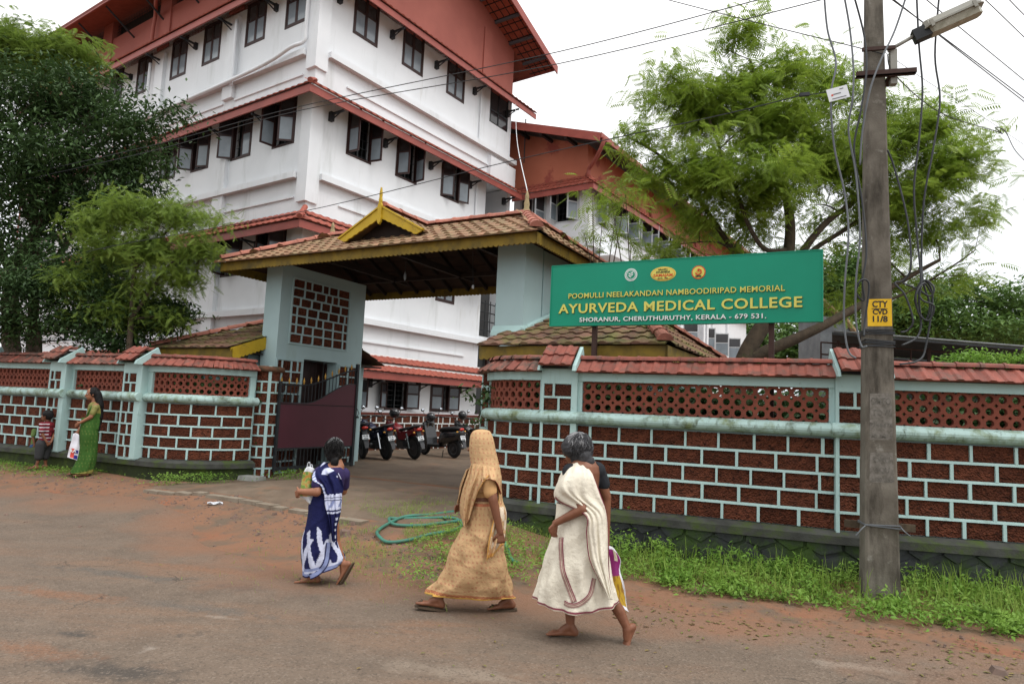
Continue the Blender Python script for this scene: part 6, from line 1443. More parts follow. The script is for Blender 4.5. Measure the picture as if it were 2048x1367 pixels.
# ------------------------------------------------------------------ verge plants, grass and litter
rng = np.random.default_rng(11)
def verge(name, label, n, area, m, smin, smax, tpl, hmax, parent=None, tilt=.9, droop=-.2):
    P = []; S = []
    for _ in range(n):
        x, y, hh_ = area(rng); P.append((x, y, hground(x, y) + .01 + hh_ * hmax * rng.random() ** .8)); S.append(rng.uniform(smin, smax))
    o = scatter(name, m, np.array(P), np.array(S), tpl, rng, droop, tilt, parent); return tag(o, label, None, None, 'stuff')
def wall_pt(s, off):   # s metres from the second pier to the right (negative: left), off metres in front of the plinth
    p = RP.pt(dP2 + s, -.10 - off, 0); return p.x, p.y
def bushh(s):   # height of the weeds along the wall
    v = .34 * math.exp(-((s + 2.35) / .38) ** 2) + .14 * math.exp(-((s + 1.4) / .6) ** 2) + .10 * math.exp(-((s + .2) / .8) ** 2) + .16 * math.exp(-((s - .55) / .35) ** 2) + .15 + .12 * math.exp(-((s - 1.6) / .6) ** 2)
    return v * (.8 + .4 * noise.noise(Vector((s * 4, 0, 0))))
PL = []
def a1(rng):
    if not PL or rng.random() < .055:
        s = rng.uniform(-2.9, 6); dd = rng.uniform(0, 1) ** .8 * (1.10 + .11 * max(0, s + 2.3) + .2 * noise.noise(Vector((s * 2.5, 7, 0)))); PL[:] = [s, dd, rng.uniform(.5, 1.35)]
    s = PL[0] + rng.normal(0, .055); d = max(0, PL[1] + rng.normal(0, .055)); x, y = wall_pt(s, d); return x, y, bushh(s) * PL[2] * (.40 + .60 * max(0, 1 - d / .9))
    s = rng.uniform(-2.9, 6); d = rng.uniform(0, 1) ** .8 * (1.10 + .11 * max(0, s + 2.3) + .2 * noise.noise(Vector((s * 2.5, 7, 0)))); x, y = wall_pt(s, d); return x, y, bushh(s) * (.35 + .65 * max(0, 1 - d / .9)) * (1.0 + .5 * noise.noise(Vector((s * 5, d * 5, 1))))
verge('weeds', 'lush low weeds with oval leaves along the foot of the right-hand wall', 27000, a1, M['weed'], .03, .078, LEAFV, 1.0)
BLD = (np.array([(0, -.035, 0), (0, .035, 0), (.5, .025, .06), (.5, -.025, .06), (1, 0, -.02)]), np.array([(0, 1, 2, 3), (3, 2, 4, 4)]))
BLDT = (BLD[0], np.array([(0, 1, 2), (0, 2, 3), (3, 2, 4)]))
def a2(rng):
    s = rng.uniform(-3.1, 6); d = rng.uniform(0, 1.25) ** 1.0; lim = 1.15 + .25 * noise.noise(Vector((s * 2, 3, 0)))
    if d > lim: d = lim * rng.random()
    x, y = wall_pt(s, d); return x, y, .10
verge('grass', 'fine grass growing among the weeds on the right verge', 11000, a2, M['grass'], .04, .10, BLDT, .4, tilt=1.3, droop=-.6)
def a6(rng):
    s = rng.uniform(.9, 6) if rng.random() < .75 else rng.uniform(-2.6, 1); x, y = wall_pt(s, rng.uniform(.05, 1.1)); return x, y, .03
TALL = (np.array([(0, -.018, 0), (0, .018, 0), (.45, .014, .05), (.45, -.014, .05), (.8, .008, .02), (.8, -.008, .02), (1, 0, -.08)]), np.array([(0, 1, 2, 3), (3, 2, 4, 5), (5, 4, 6, 6)]))
TALL = (TALL[0], np.array([(0, 1, 2), (0, 2, 3), (3, 2, 4), (3, 4, 5), (5, 4, 6)]))
verge('tall_grass', 'longer grass blades standing up at the right end of the verge', 3000, a6, M['grass'], .12, .34, TALL, .3, tilt=.55, droop=-1.15)
def a7(rng):
    s = rng.uniform(-2.9, 6); x, y = wall_pt(s, rng.uniform(.1, 1.2)); return x, y, .06
verge('dry_stems', 'dry straw-coloured stems among the weeds', 1500, a7, M['litter'], .05, .16, TALL, .5, tilt=1.3, droop=-.5)
def a3(rng):
    while True:
        x = rng.normal(-.75, .75); y = rng.normal(8.0, .8)
        if noise.noise(Vector((x * 2, y * 2, 5))) > -.05 and x < .6: return x, y, .12
verge('grass', 'patch of creeping grass around the green hose', 9000, a3, M['grass'], .03, .07, BLDT, .5, tilt=1.2, droop=-.7)
def a3b(rng):
    while True:
        x = rng.normal(-.28, .32); y = rng.normal(6.95, .6)
        if noise.noise(Vector((x * 3, y * 3, 9))) > -.1 and y > 6.1: return x, y, .16
verge('weeds', 'small weeds in front of the hose beside the beige sari', 4200, a3b, M['weed'], .025, .055, LEAFV, .8)
def a4(rng):
    d = rng.uniform(-3, dq + 1.6); off = abs(rng.normal(0, .26)); p = LP.pt(max(0, d), -.14 - off, 0)
    if d > dq - .9 and rng.random() > .07: d = dq - 4.5 * rng.random() - .9; p = LP.pt(d, -.14 - off, 0)
    return p.x, p.y, .05 * (1.3 - min(1, off))
verge('weeds', 'green weeds and grass along the foot of the left wall', 7500, a4, M['weed'], .025, .055, LEAFV, 1.0)
def a5(rng):
    c = [(G(-4.2, -.55)), V3((-4.95, 11.3, 0)), V3((-5.4, 11.0, 0))][rng.integers(3)]; return c.x + rng.normal(0, .18), c.y + rng.normal(0, .10), .2
verge('weeds', 'tufts of weeds at the base of the curved wall by the gate', 1100, a5, M['weed'], .03, .06, LEAFV, .9)

def onto(px, py):     # ground point in that direction of the photograph
    d = (_B @ Vector(((px - 1024) / 1340.79, -(py - 683.5) / 1340.79, -1))); z = 0.0
    for _ in range(12): t = (z - CAMH) / d.z; z = hground(d.x * t, d.y * t)
    return V3((d.x * t, d.y * t, z))
# fallen leaves and stones scattered on the verge
lm = []
for k in range(3):
    V_, F_ = unit_leaf(.3 + .1 * k, .2, -.1 + .1 * k); me = bpy.data.meshes.new('fallen_leaf'); me.from_pydata([tuple(v) for v in V_], [], [tuple(t) for t in tri_of(F_)]); me.materials.append(M['litter']); lm.append(me)
sp = MB()
for _ in range(420):
    px, py = rnd.uniform(1230, 2048), 0; py = 1195 + (px - 1230) * .135 + rnd.gauss(22, 26); p = onto(px, py); s_ = rnd.uniform(.02, .055)
    V_, F_ = unit_leaf(.35, .2, .0); sp.add([tuple(v) for v in V_], [tuple(t) for t in tri_of(F_)], TR(p.x, p.y, p.z + .016) @ rotz(rnd.uniform(0, 6.3)) @ Matrix.Rotation(rnd.uniform(-.3, .3), 4, 'X') @ Matrix.Scale(s_, 4))
for _ in range(60):
    p = onto(rnd.uniform(700, 2000), rnd.uniform(1180, 1360)); V_, F_ = unit_leaf(.35, .2, .0); sp.add([tuple(v) for v in V_], [tuple(t) for t in tri_of(F_)], TR(p.x, p.y, p.z + .02) @ rotz(rnd.uniform(0, 6.3)) @ Matrix.Scale(rnd.uniform(.02, .05), 4))
tag(sp.build('leaf_litter', M['litter']), 'dry leaf litter scattered along the verge', kind='stuff')
st = MB()
def rock(mb, p, s_, r):
    V_ = [(-.5, -.4, 0), (.45, -.5, 0), (.55, .35, 0), (-.4, .5, 0), (-.3, -.25, .5), (.25, -.3, .6), (.3, .2, .45), (-.2, .3, .55)]
    V_ = [(a + r.uniform(-.12, .12), b + r.uniform(-.12, .12), c * r.uniform(.6, 1.1)) for a, b, c in V_]
    mb.add(V_, [(0, 3, 2, 1), (4, 5, 6, 7), (0, 1, 5, 4), (1, 2, 6, 5), (2, 3, 7, 6), (3, 0, 4, 7)], TR(*p) @ rotz(r.uniform(0, 6.3)) @ Matrix.Scale(s_, 4))
for _ in range(2600):
    px = rnd.uniform(0, 1000); py = 930 + (px * .11 if px < 500 else 55 + (px - 500) * .33) + abs(rnd.gauss(20, 45)); p = onto(px, py); rock(st, (p.x, p.y, p.z - .004), abs(rnd.gauss(0, .016)) + .008, rnd)
for _ in range(500): p = onto(rnd.uniform(1250, 2048), rnd.uniform(1210, 1340)); rock(st, (p.x, p.y, p.z + .006), abs(rnd.gauss(0, .008)) + .004, rnd)
for _ in range(700): p = onto(rnd.uniform(0, 2048), rnd.uniform(1100, 1366)); rock(st, (p.x, p.y, p.z + .010), rnd.uniform(.003, .009), rnd)
tag(st.build('gravel', M['pebble']), 'loose gravel and pebbles on the shoulder of the road', kind='stuff')
RK = [((2000, 1350), .13, 'grey lump of stone at the bottom right corner by the road'), ((690, 1070), .17, 'flat broken slab behind the blue sari'), ((706, 1048), .10, 'small broken slab nearer the driveway edge'), ((470, 1035), .09, 'reddish stone in the soil left of the blue sari'), ((575, 1000), .08, 'small stone on the soil before the driveway'), ((300, 985), .08, 'small stone on the left soil bank')]
for (px, py), s_, lab in RK:
    p = onto(px, py); mb = MB(); rock(mb, (0, 0, -.01), s_, rnd); tag(mb.build('stone', M['pebble'], None, M=TR(*p)), lab, 'stone')
# bits of rubbish by the left wall
for px, py, lab in ((413, 958, 'scrap of white plastic lying near the curved wall'), (430, 1006, 'thin white scrap on the soil')):
    p = onto(px, py); mb = MB(); V_ = [(i * .04 - .1, j * .03 - .05, .02 + .02 * math.sin(i * 2 + j * 3)) for j in range(4) for i in range(6)]; mb.add(V_, [(j * 6 + i, j * 6 + i + 1, (j + 1) * 6 + i + 1, (j + 1) * 6 + i) for j in range(3) for i in range(5)])
    tag(mb.build('plastic_scrap', M['plastic'], None, True, TR(*p) @ rotz(.4)), lab, 'litter')
# garden hose
hz_ = [(940, 1024), (905, 1027), (860, 1033), (810, 1040), (775, 1052), (755, 1066), (757, 1080), (775, 1088), (815, 1084), (860, 1076), (905, 1064), (924, 1052), (905, 1043), (850, 1040), (800, 1041), (778, 1044), (790, 1053), (840, 1055), (885, 1053), (940, 1045), (985, 1060), (1010, 1095), (1022, 1122), (1036, 1130)]
hp_ = [onto(*p) for p in hz_]; hp_ = [V3((p.x, p.y, p.z + .028 + (.02 if i % 3 == 0 else 0))) for i, p in enumerate(hp_)]
P = crom(hp_, 7); tag(MB().tube([p - P[0] for p in P], .019, 9).build('garden_hose', M['hose'], None, True, TR(*P[0])), 'teal garden hose lying in loose loops on the grass by the driveway', 'hose')

# rope from the top eave down to the gatehouse finial
ra, rb_ = BM @ V3((8.62, -.66, 13.1)), GM @ V3((-.66, 1.2, 5.55))
mid = ra.lerp(rb_, .5) + V3((-.05, 0, -.25)); P = crom([ra, mid, rb_], 8)
tag(MB().tube([p - ra for p in P], .010, 5).build('rope', M['tag'], None, True, TR(*ra)), 'pale slack rope running from the top eave down to the gatehouse finial', 'rope')
# ------------------------------------------------------------------ motorbikes in the courtyard
def wheel_parts(parent, x, r_, spoke=True, wdt=.05):
    T = TR(x, 0, r_) @ Matrix.Rotation(math.pi / 2, 4, 'X')
    n = 28; mb = MB(); vs = []; fs = []; k = 8
    for i in range(n):
        a = 2 * math.pi * i / n
        for j in range(k):
            b = 2 * math.pi * j / k; rr = r_ - wdt + wdt * math.cos(b); vs.append((rr * math.cos(a), rr * math.sin(a), wdt * .9 * math.sin(b)))
    for i in range(n):
        for j in range(k): fs.append((i * k + j, ((i + 1) % n) * k + j, ((i + 1) % n) * k + (j + 1) % k, i * k + (j + 1) % k))
    wh = mb.add(vs, fs, T).build('wheel', M['tyre'], parent, True)
    rm = MB(); ri = r_ - wdt * 1.9
    rm.lathe([(ri - .012, -.03), (ri + .010, -.035), (ri + .010, .035), (ri - .012, .03), (ri - .012, -.03)], 24, T)
    for i in range(5): a = 2 * math.pi * i / 5; rm.tube([(0, 0, 0), ((ri) * math.cos(a), ri * math.sin(a), 0)], .016, 5, M=T)
    rm.lathe([(.05, -.06), (.05, .06)], 12, T); rm.build('rim', M['dimmetal'], wh)
    return wh
def motorbike(label, loc, yaw, body, lean=8, scooter=False, plate='KL 48 1204', tail='taillight'):
    t = thing('scooter' if scooter else 'motorbike', label, 'scooter' if scooter else 'motorbike', loc, yaw, 'parked motorbikes'); t.rotation_euler = (R(-lean), 0, yaw)
    B_ = M[body]; r1 = .25 if scooter else .30; wb = 1.22 if scooter else 1.27
    wheel_parts(t, 0, r1, wdt=.055); wheel_parts(t, wb, r1, wdt=.045)
    if not scooter:
        MB().tube([(.18, -.11, .46), (wb - .35, -.11, .62)], .02, 6).tube([(0, .10, r1), (.42, .10, r1 + .02)], .022, 6).tube([(0, -.10, r1), (.42, -.10, r1 + .02)], .022, 6).bb(.30, .62, -.13, .13, .26, .46).tube([(.62, 0, .3), (.80, 0, .55), (.95, 0, .85)], .028, 6).build('frame', M['dimmetal'], t)
        MB().lathe([(.085, -.11), (.10, -.08), (.10, .08), (.085, .11)], 14, TR(.52, 0, .37) @ Matrix.Rotation(math.pi / 2, 4, 'X')).bb(.50, .68, -.07, .07, .40, .62).build('engine', M['dimmetal'], t)
        MB().tube(crom([(.62, -.10, .36), (.40, -.15, .27), (.05, -.17, .30), (-.20, -.17, .36)], 4), [.02] * 5 + [.04] * 8, 9).build('exhaust', M['dimmetal'], t, True)
        MB().tube([(.02, .13, r1), (.10, .13, .68)], .03, 8).tube([(.02, -.13, r1), (.10, -.13, .68)], .03, 8).build('shock_absorber', M['chrome'], t)
        # body: tank, side panels, tail
        mb = MB(); P = [(.48, .66, .10, .07), (.62, .74, .13, .10), (.80, .80, .14, .11), (.95, .78, .11, .09), (1.02, .72, .06, .06)]
        vs = []; n = 10
        for x, z, w_, h in P:
            for k in range(n): a = 2 * math.pi * k / n; vs.append((x, w_ * math.cos(a), z + h * math.sin(a)))
        fs = [(i * n + k, (i + 1) * n + k, (i + 1) * n + (k + 1) % n, i * n + (k + 1) % n) for i in range(len(P) - 1) for k in range(n)] + [tuple(range(n)), tuple((len(P) - 1) * n + k for k in range(n - 1, -1, -1))]
        mb.add(vs, fs).build('fuel_tank', B_, t, True)
        MB().prism([(.50, .50), (.55, .66), (.20, .72), (-.18, .80), (-.28, .84), (-.25, .72), (.05, .60), (.28, .50)][::-1], -.13, -.09).prism([(.50, .50), (.55, .66), (.20, .72), (-.18, .80), (-.28, .84), (-.25, .72), (.05, .60), (.28, .50)][::-1], .09, .13).bb(-.24, .1, -.10, .10, .66, .76).build('side_panel', B_, t)
        mb = MB(); P = [(.52, .74, .10, .035), (.35, .76, .12, .045), (.10, .79, .12, .045), (-.12, .84, .11, .05), (-.24, .86, .07, .03)]; vs = []
        for x, z, w_, h in P:
            for k in range(n): a = 2 * math.pi * k / n; vs.append((x, w_ * math.cos(a), z + h * math.sin(a)))
        mb.add(vs, fs).build('seat', M['seatblack'], t, True)
        MB().tube(crom([(-.05, .15, .82), (-.28, .14, .88), (-.34, 0, .90), (-.28, -.14, .88), (-.05, -.15, .82)], 4), .014, 6).build('grab_rail', M['dimmetal'], t, True)
    else:
        mb = MB(); n = 12; P = [(-.30, .70, .10, .08), (-.20, .62, .16, .14), (.02, .58, .18, .18), (.28, .55, .17, .20), (.46, .50, .13, .20), (.52, .42, .11, .14)]; vs = []
        for x, z, w_, h in P:
            for k in range(n): a = 2 * math.pi * k / n; vs.append((x, w_ * math.cos(a), z + h * math.sin(a)))
        fs = [(i * n + k, (i + 1) * n + k, (i + 1) * n + (k + 1) % n, i * n + (k + 1) % n) for i in range(len(P) - 1) for k in range(n)] + [tuple(range(n)), tuple((len(P) - 1) * n + k for k in range(n - 1, -1, -1))]
        mb.add(vs, fs).build('body_shell', B_, t, True)
        mb = MB(); P = [(-.30, .80, .09, .04), (-.1, .80, .14, .06), (.15, .78, .15, .06), (.40, .76, .13, .06), (.50, .72, .10, .05)]; vs = []
        for x, z, w_, h in P:
            for k in range(n): a = 2 * math.pi * k / n; vs.append((x, w_ * math.cos(a), z + h * math.sin(a)))
        fs = [(i * n + k, (i + 1) * n + k, (i + 1) * n + (k + 1) % n, i * n + (k + 1) % n) for i in range(len(P) - 1) for k in range(n)] + [tuple(range(n)), tuple((len(P) - 1) * n + k for k in range(n - 1, -1, -1))]
        mb.add(vs, fs).build('seat', M['seatblack'], t, True)
        MB().bb(.48, .92, -.16, .16, .26, .33).build('footboard', M['seatblack'], t)
        MB().prism([(.88, .26), (.96, .30), (1.10, .88), (1.02, .95), (.90, .5)][::-1], -.19, .19).build('leg_shield', B_, t)
        MB().bb(-.02, .34, -.17, -.09, .18, .36).lathe([(.09, -.10), (.09, .02)], 14, TR(.15, -.14, .27) @ Matrix.Rotation(math.pi / 2, 4, 'X')).build('engine', M['dimmetal'], t)
        MB().tube([(.25, -.19, .22), (-.15, -.19, .27)], [.03, .045], 9).build('exhaust', M['dimmetal'], t, True)
        MB().tube([(.30, .12, .2), (.24, .22, 0)], .012, 5).build('stand', M['black'], t)
    # shared: fork, handlebar, mirrors, mudguards, lamp, plate
    hz2 = .98 if not scooter else 1.02; hxp = wb - .30
    MB().tube([(wb, .09, r1), (hxp + .02, .09, hz2 - .12)], .022, 6).tube([(wb, -.09, r1), (hxp + .02, -.09, hz2 - .12)], .022, 6).build('fork', M['chrome'], t)
    MB().tube(crom([(hxp - .14, .34, hz2 + .02), (hxp - .02, .22, hz2 + .04), (hxp, 0, hz2 - .02), (hxp - .02, -.22, hz2 + .04), (hxp - .14, -.34, hz2 + .02)], 4), .014, 6).tube([(hxp - .16, .36, hz2 + .02), (hxp - .05, .26, hz2 + .04)], .02, 6).tube([(hxp - .16, -.36, hz2 + .02), (hxp - .05, -.26, hz2 + .04)], .02, 6).build('handlebar', M['black'], t, True)
    for s_ in (-1, 1):
        m_ = MB().tube(crom([(hxp - .03, s_ * .22, hz2 + .04), (hxp, s_ * .27, hz2 + .14), (hxp - .02, s_ * .32, hz2 + .22)], 3), .007, 5).ell((hxp - .01, s_ * .33, hz2 + .25), (.022, .062, .045), 12, 8).build('mirror', M['black'], t, True)
        MB().ell((hxp - .028, s_ * .33, hz2 + .25), (.008, .052, .036), 12, 6).build('mirror_glass', M['mirror'], m_, True)
    MB().ell((hxp + .12, 0, hz2 - .12), (.12, .10, .11), 12, 8).build('headlight', B_, t, True)
    g_ = MB(); 
    for (cx, a0, a1, rr) in ((wb, 40, 150, r1 + .03),):
        P = [(cx + rr * math.cos(R(a)), rr * math.sin(R(a)) + r1) for a in range(a0, a1 + 1, 11)]; vs = []
        for x, z in P: vs += [(x, -.06, z), (x, 0, z + .015), (x, .06, z)]
        g_.add(vs, [(3 * i + j, 3 * i + 3 + j, 3 * i + 4 + j, 3 * i + 1 + j) for i in range(len(P) - 1) for j in range(2)])
    g_.build('mudguard', B_, t, True)
    MB().hexa([V3(q) for q in [(-.40, -.06, .40), (-.36, -.06, .38), (-.36, .06, .38), (-.40, .06, .40), (-.26, -.06, .74), (-.18, -.06, .74), (-.18, .06, .74), (-.26, .06, .74)]]).build('rear_mudguard', M['black'], t)
    MB().hexa([V3(q) for q in [(-.43, -.045, .30), (-.415, -.045, .29), (-.415, .045, .29), (-.43, .045, .30), (-.395, -.06, .44), (-.38, -.06, .44), (-.38, .06, .44), (-.395, .06, .44)]]).build('mud_flap', M['dimmetal'], t)
    zp = .56; PM = TR(-.345, 0, zp) @ rotz(-math.pi / 2) @ Matrix.Rotation(R(-18), 4, 'X')
    p_ = MB().box((0, 0, 0), (.17, .008, .11), PM).build('number_plate', M['plate'], t)
    l1, l2 = plate.split('|')
    for tx, dz in ((l1, .010), (l2, -.048)):
        me = text_mesh(tx, .045, 1, .0015, .0006); me.materials.clear(); me.materials.append(M['signblack']); link(me, 'plate_text', p_, PM @ TR(0, -.006, dz) @ Matrix.Rotation(math.pi / 2, 4, 'X'))
    MB().ell((-.30, 0, .78), (.035, .085, .04), 12, 8).build('tail_lamp', M[tail], t, True)
    for s_ in (-1, 1): MB().ell((-.27, s_ * .14, .72), (.03, .03, .02), 8, 6).build('indicator', M['signorange'], t, True)
    return t
mz = hground(-2.4, 17.5) + .025
BK = [((-3.55, 16.75), 118, 'bikeblack', 6, False, 'KL 46|4713', 'black motorbike mostly hidden behind the open gate leaf, its tail lamp showing'),
      ((-2.96, 16.75), 128, 'bikenavy', 9, False, 'KL 48|C 207', 'dark blue motorbike with a big rear tyre, nearest to the gate leaf'),
      ((-2.35, 17.35), 132, 'bikered', 9, False, 'KL 08|L 2956', 'bright red motorbike second in the visible row'),
      ((-1.42, 18.3), 138, 'bikeblack', 4, True, 'KL 48|1175', 'black scooter with a silver engine cover, right of the red motorbike'),
      ((-.62, 19.2), 138, 'bikeblack', 6, False, 'KL 48|B 883', 'black motorbike behind the veiled woman, last in the row')]
helm = []
for i, ((x, y), yw, body, lean, sc, plt, lab) in enumerate(BK):
    b_ = motorbike(lab, (x, y, hground(x, y) + .02), R(yw), body, lean, sc, plt)
def helmet(label, loc, yaw):
    t = thing('helmet', label, 'helmet', loc, yaw)
    MB().ell((0, 0, 0), (.15, .125, .135), 16, 10).build('shell', M['bikeblack'], t, True)
    MB().ell((.045, 0, -.01), (.115, .118, .06), 14, 8).build('visor', M['panedark'], t, True)
    return t
def bikept(i, x, y, z):
    (bx, by), yw = BK[i][0], BK[i][1]; c, s_ = math.cos(R(yw)), math.sin(R(yw)); return (bx + x * c - y * s_, by + x * s_ + y * c, hground(bx, by) + .02 + z)
helmet('glossy black helmet on the mirror of the red motorbike', bikept(2, .90, .12, 1.14), 2.4)
helmet('black helmet hanging on the handlebar of the scooter', bikept(3, .98, .05, 1.06), 2.2)
helmet('black helmet with a pale streak on the last motorbike', bikept(4, .90, .1, 1.14), 2.0)

# ------------------------------------------------------------------ people
def caps(mb, p0, p1, r0, r1, n=12):
    p0, p1 = V3(p0), V3(p1); d = (p1 - p0)
    mb.tube([p0, p1], [r0, r1], n); mb.ell(p0, (r0, r0, r0), n, 8); mb.ell(p1, (r1, r1, r1), n, 8)
def blob(name, mb, voxel, m, parent, smooth=4, disp=0, dscale=.05):
    me = mb.mesh(name, m); o = bpy.data.objects.new(name, me); COL.objects.link(o)
    r_ = o.modifiers.new('r', 'REMESH'); r_.mode = 'VOXEL'; r_.voxel_size = voxel; r_.use_smooth_shade = True
    s_ = o.modifiers.new('s', 'SMOOTH'); s_.factor = .5; s_.iterations = smooth
    if disp:
        tx = bpy.data.textures.new(name, 'CLOUDS'); tx.noise_scale = dscale; d_ = o.modifiers.new('d', 'DISPLACE'); d_.texture = tx; d_.strength = disp; d_.mid_level = .5
    me2 = evalmesh(o, name); bpy.data.objects.remove(o); bpy.data.meshes.remove(me)
    me2.materials.clear(); me2.materials.append(m); me2.polygons.foreach_set('use_smooth', [True] * len(me2.polygons))
    return link(me2, name, parent)
def hand(mb, w_, d, side, up, s=1.0, curl=.6):
    """palm and five fingers. d: direction of the hand, side: towards the thumb, up: back of the hand"""
    w_, d, side, up = V3(w_), V3(d).normalized(), V3(side).normalized(), V3(up).normalized()
    for k in (-1, 0, 1): caps(mb, w_ + side * k * .016 * s, w_ + d * .075 * s + side * k * .024 * s, .013 * s, .013 * s, 8)
    for k, (off, L_) in enumerate(((.030, .068), (.011, .078), (-.009, .072), (-.028, .056))):
        b = w_ + d * .078 * s + side * off * s; c1 = curl * .6; m_ = b + (d * math.cos(c1) - up * math.sin(c1)) * L_ * .5 * s; c2 = curl * 1.7; e_ = m_ + (d * math.cos(c2) - up * math.sin(c2)) * L_ * .5 * s
        caps(mb, b, m_, .0095 * s, .0085 * s, 8); caps(mb, m_, e_, .0085 * s, .0075 * s, 8)
    b = w_ + d * .022 * s + side * .026 * s; m_ = b + (d * .6 + side * .7 - up * .2).normalized() * .038 * s; e_ = m_ + (d * .9 + side * .1 - up * .5).normalized() * .032 * s
    caps(mb, b, m_, .012 * s, .010 * s, 8); caps(mb, m_, e_, .010 * s, .008 * s, 8)
def foot(mb, ankle, d, s=1.0, heel_up=0.0):
    """ankle point, horizontal toe direction; heel_up in radians tips the foot on its toes"""
    a = V3(ankle); d = V3(d).normalized(); sd = V3((-d.y, d.x, 0)); f = d * math.cos(heel_up) - V3((0, 0, 1)) * math.sin(heel_up); dn = -V3((0, 0, 1)) * math.cos(heel_up) - d * math.sin(heel_up)
    heel = a + dn * .045 * s - f * .035 * s; ball = a + dn * .058 * s + f * .125 * s
    caps(mb, a, heel, .034 * s, .030 * s); caps(mb, a, a + f * .06 * s + dn * .035 * s, .034 * s, .027 * s); caps(mb, heel, ball, .028 * s, .020 * s)
    for k in (-1, 1): caps(mb, heel + f * .05 * s, ball + sd * k * .022 * s, .022 * s, .017 * s)
    for k, L_ in enumerate((.050, .045, .040, .034, .028)): caps(mb, ball + sd * (.030 - k * .015) * s, ball + sd * (.034 - k * .017) * s + f * L_ * s + dn * .004, (.0125 if k == 0 else .0095) * s, (.011 if k == 0 else .008) * s, 8)
    return heel, ball
def head(mb, c, f, s=1.0, tilt=0):
    c = V3(c); f = V3(f).normalized(); sd = V3((-f.y, f.x, 0)).normalized(); u = f.cross(sd) * -1
    if u.z < 0: u = -u
    rot = Matrix((f, sd, u)).transposed()
    mb.ell(c + u * .02 * s, (.093 * s, .076 * s, .098 * s), 16, 12, rot=rot)
    mb.ell(c + f * .028 * s - u * .045 * s, (.060 * s, .055 * s, .066 * s), 14, 10, rot=rot)
    mb.ell(c + f * .052 * s - u * .088 * s, (.026 * s, .026 * s, .022 * s), 10, 8, rot=rot)
    caps(mb, c + f * .086 * s + u * .006 * s, c + f * .108 * s - u * .034 * s, .008 * s, .014 * s, 8)
    mb.ell(c + f * .084 * s - u * .064 * s, (.016 * s, .026 * s, .010 * s), 10, 8, rot=rot)
    mb.ell(c + f * .078 * s + u * .022 * s, (.016 * s, .050 * s, .010 * s), 10, 8, rot=rot)
    for k in (-1, 1):
        mb.ell(c + sd * k * .078 * s - u * .010 * s - f * .006 * s, (.018 * s, .008 * s, .030 * s), 10, 8, rot=rot)
    return c, f, sd, u
def eyes(parent, c, f, sd, u, s=1.0):
    for k in (-1, 1):
        o = MB().ell(c + f * .080 * s + sd * k * .031 * s + u * .003 * s, (.010 * s, .014 * s, .007 * s), 8, 6).build('eye', M['plate'], parent, True)
        MB().ell(c + f * .0875 * s + sd * k * .031 * s + u * .003 * s, (.004 * s, .006 * s, .006 * s), 8, 6).build('pupil', M['signblack'], o, True)
    for k in (-1, 1): MB().ell(c + f * .088 * s + sd * k * .031 * s + u * .022 * s, (.006 * s, .018 * s, .0035 * s), 8, 5).build('eyebrow', M['hairblack'], parent, True)

def strands(parent, c, r_, n, m, up, front, phi0=0, phi1=6.283, th0=.15, th1=2.0, wave=.05, w_=.0035, seed=1):
    """locks of hair combed down over the head"""
    rr = random.Random(seed); mb = MB(); up = V3(up).normalized(); f = V3(front); f = (f - up * f.dot(up)).normalized(); s_ = up.cross(f)
    for _ in range(n):
        ph = rr.uniform(phi0, phi1); a = th0 + (th1 - th0) * rr.random() ** 1.0 * .55; b = min(th1, a + rr.uniform(.45, 1.0)); o_ = rr.uniform(1.0, 1.055); k = rr.uniform(0, 6.3); w2 = w_ * rr.uniform(.6, 1.6); vs = []; N_ = 7
        for i in range(N_ + 1):
            th = a + (b - a) * i / N_; p_ = ph + wave * math.sin(k + i * 1.1) / max(.3, math.sin(th)); d = up * math.cos(th) + (f * math.cos(p_) + s_ * math.sin(p_)) * math.sin(th)
            q = c + V3((d.x * r_[0], d.y * r_[1], d.z * r_[2])) * (o_ + .02 * math.sin(k + i)); t_ = (-f * math.sin(p_) + s_ * math.cos(p_)); ww = w2 * (1 - .8 * i / N_)
            vs += [q - t_ * ww, q + d * w2 * .7, q + t_ * ww]
        mb.add(vs, [(3 * i + j, 3 * i + j + 1, 3 * i + j + 4, 3 * i + j + 3) for i in range(N_) for j in (0, 1)])
    return tag(mb.build('hair_strands', m, parent), kind='stuff')
class Fig:
    """converts measures taken from the figure in the photograph into its own upright frame"""
    def __init__(s, x0, y0, k, lean): s.x0, s.y0, s.k, s.lean = x0, y0, k, lean
    def __call__(s, x, y, d=0.0):
        z = (s.y0 - y) / s.k; return V3(((x - s.x0) / s.k - s.lean * z, d, z))
def colmesh(vs, fs, cols, name, m, parent, thick=.004):
    me = bpy.data.meshes.new(name); me.from_pydata([tuple(v) for v in vs], [], fs); me.materials.append(m)
    ca = me.color_attributes.new('Col', 'FLOAT_COLOR', 'POINT'); ca.data.foreach_set('color', [c for q in cols for c in (*q, 1.0)])
    me.polygons.foreach_set('use_smooth', [True] * len(fs)); o = link(me, name, parent)
    sm = o.modifiers.new('thickness', 'SOLIDIFY'); sm.thickness = thick; sm.offset = 0
    return o
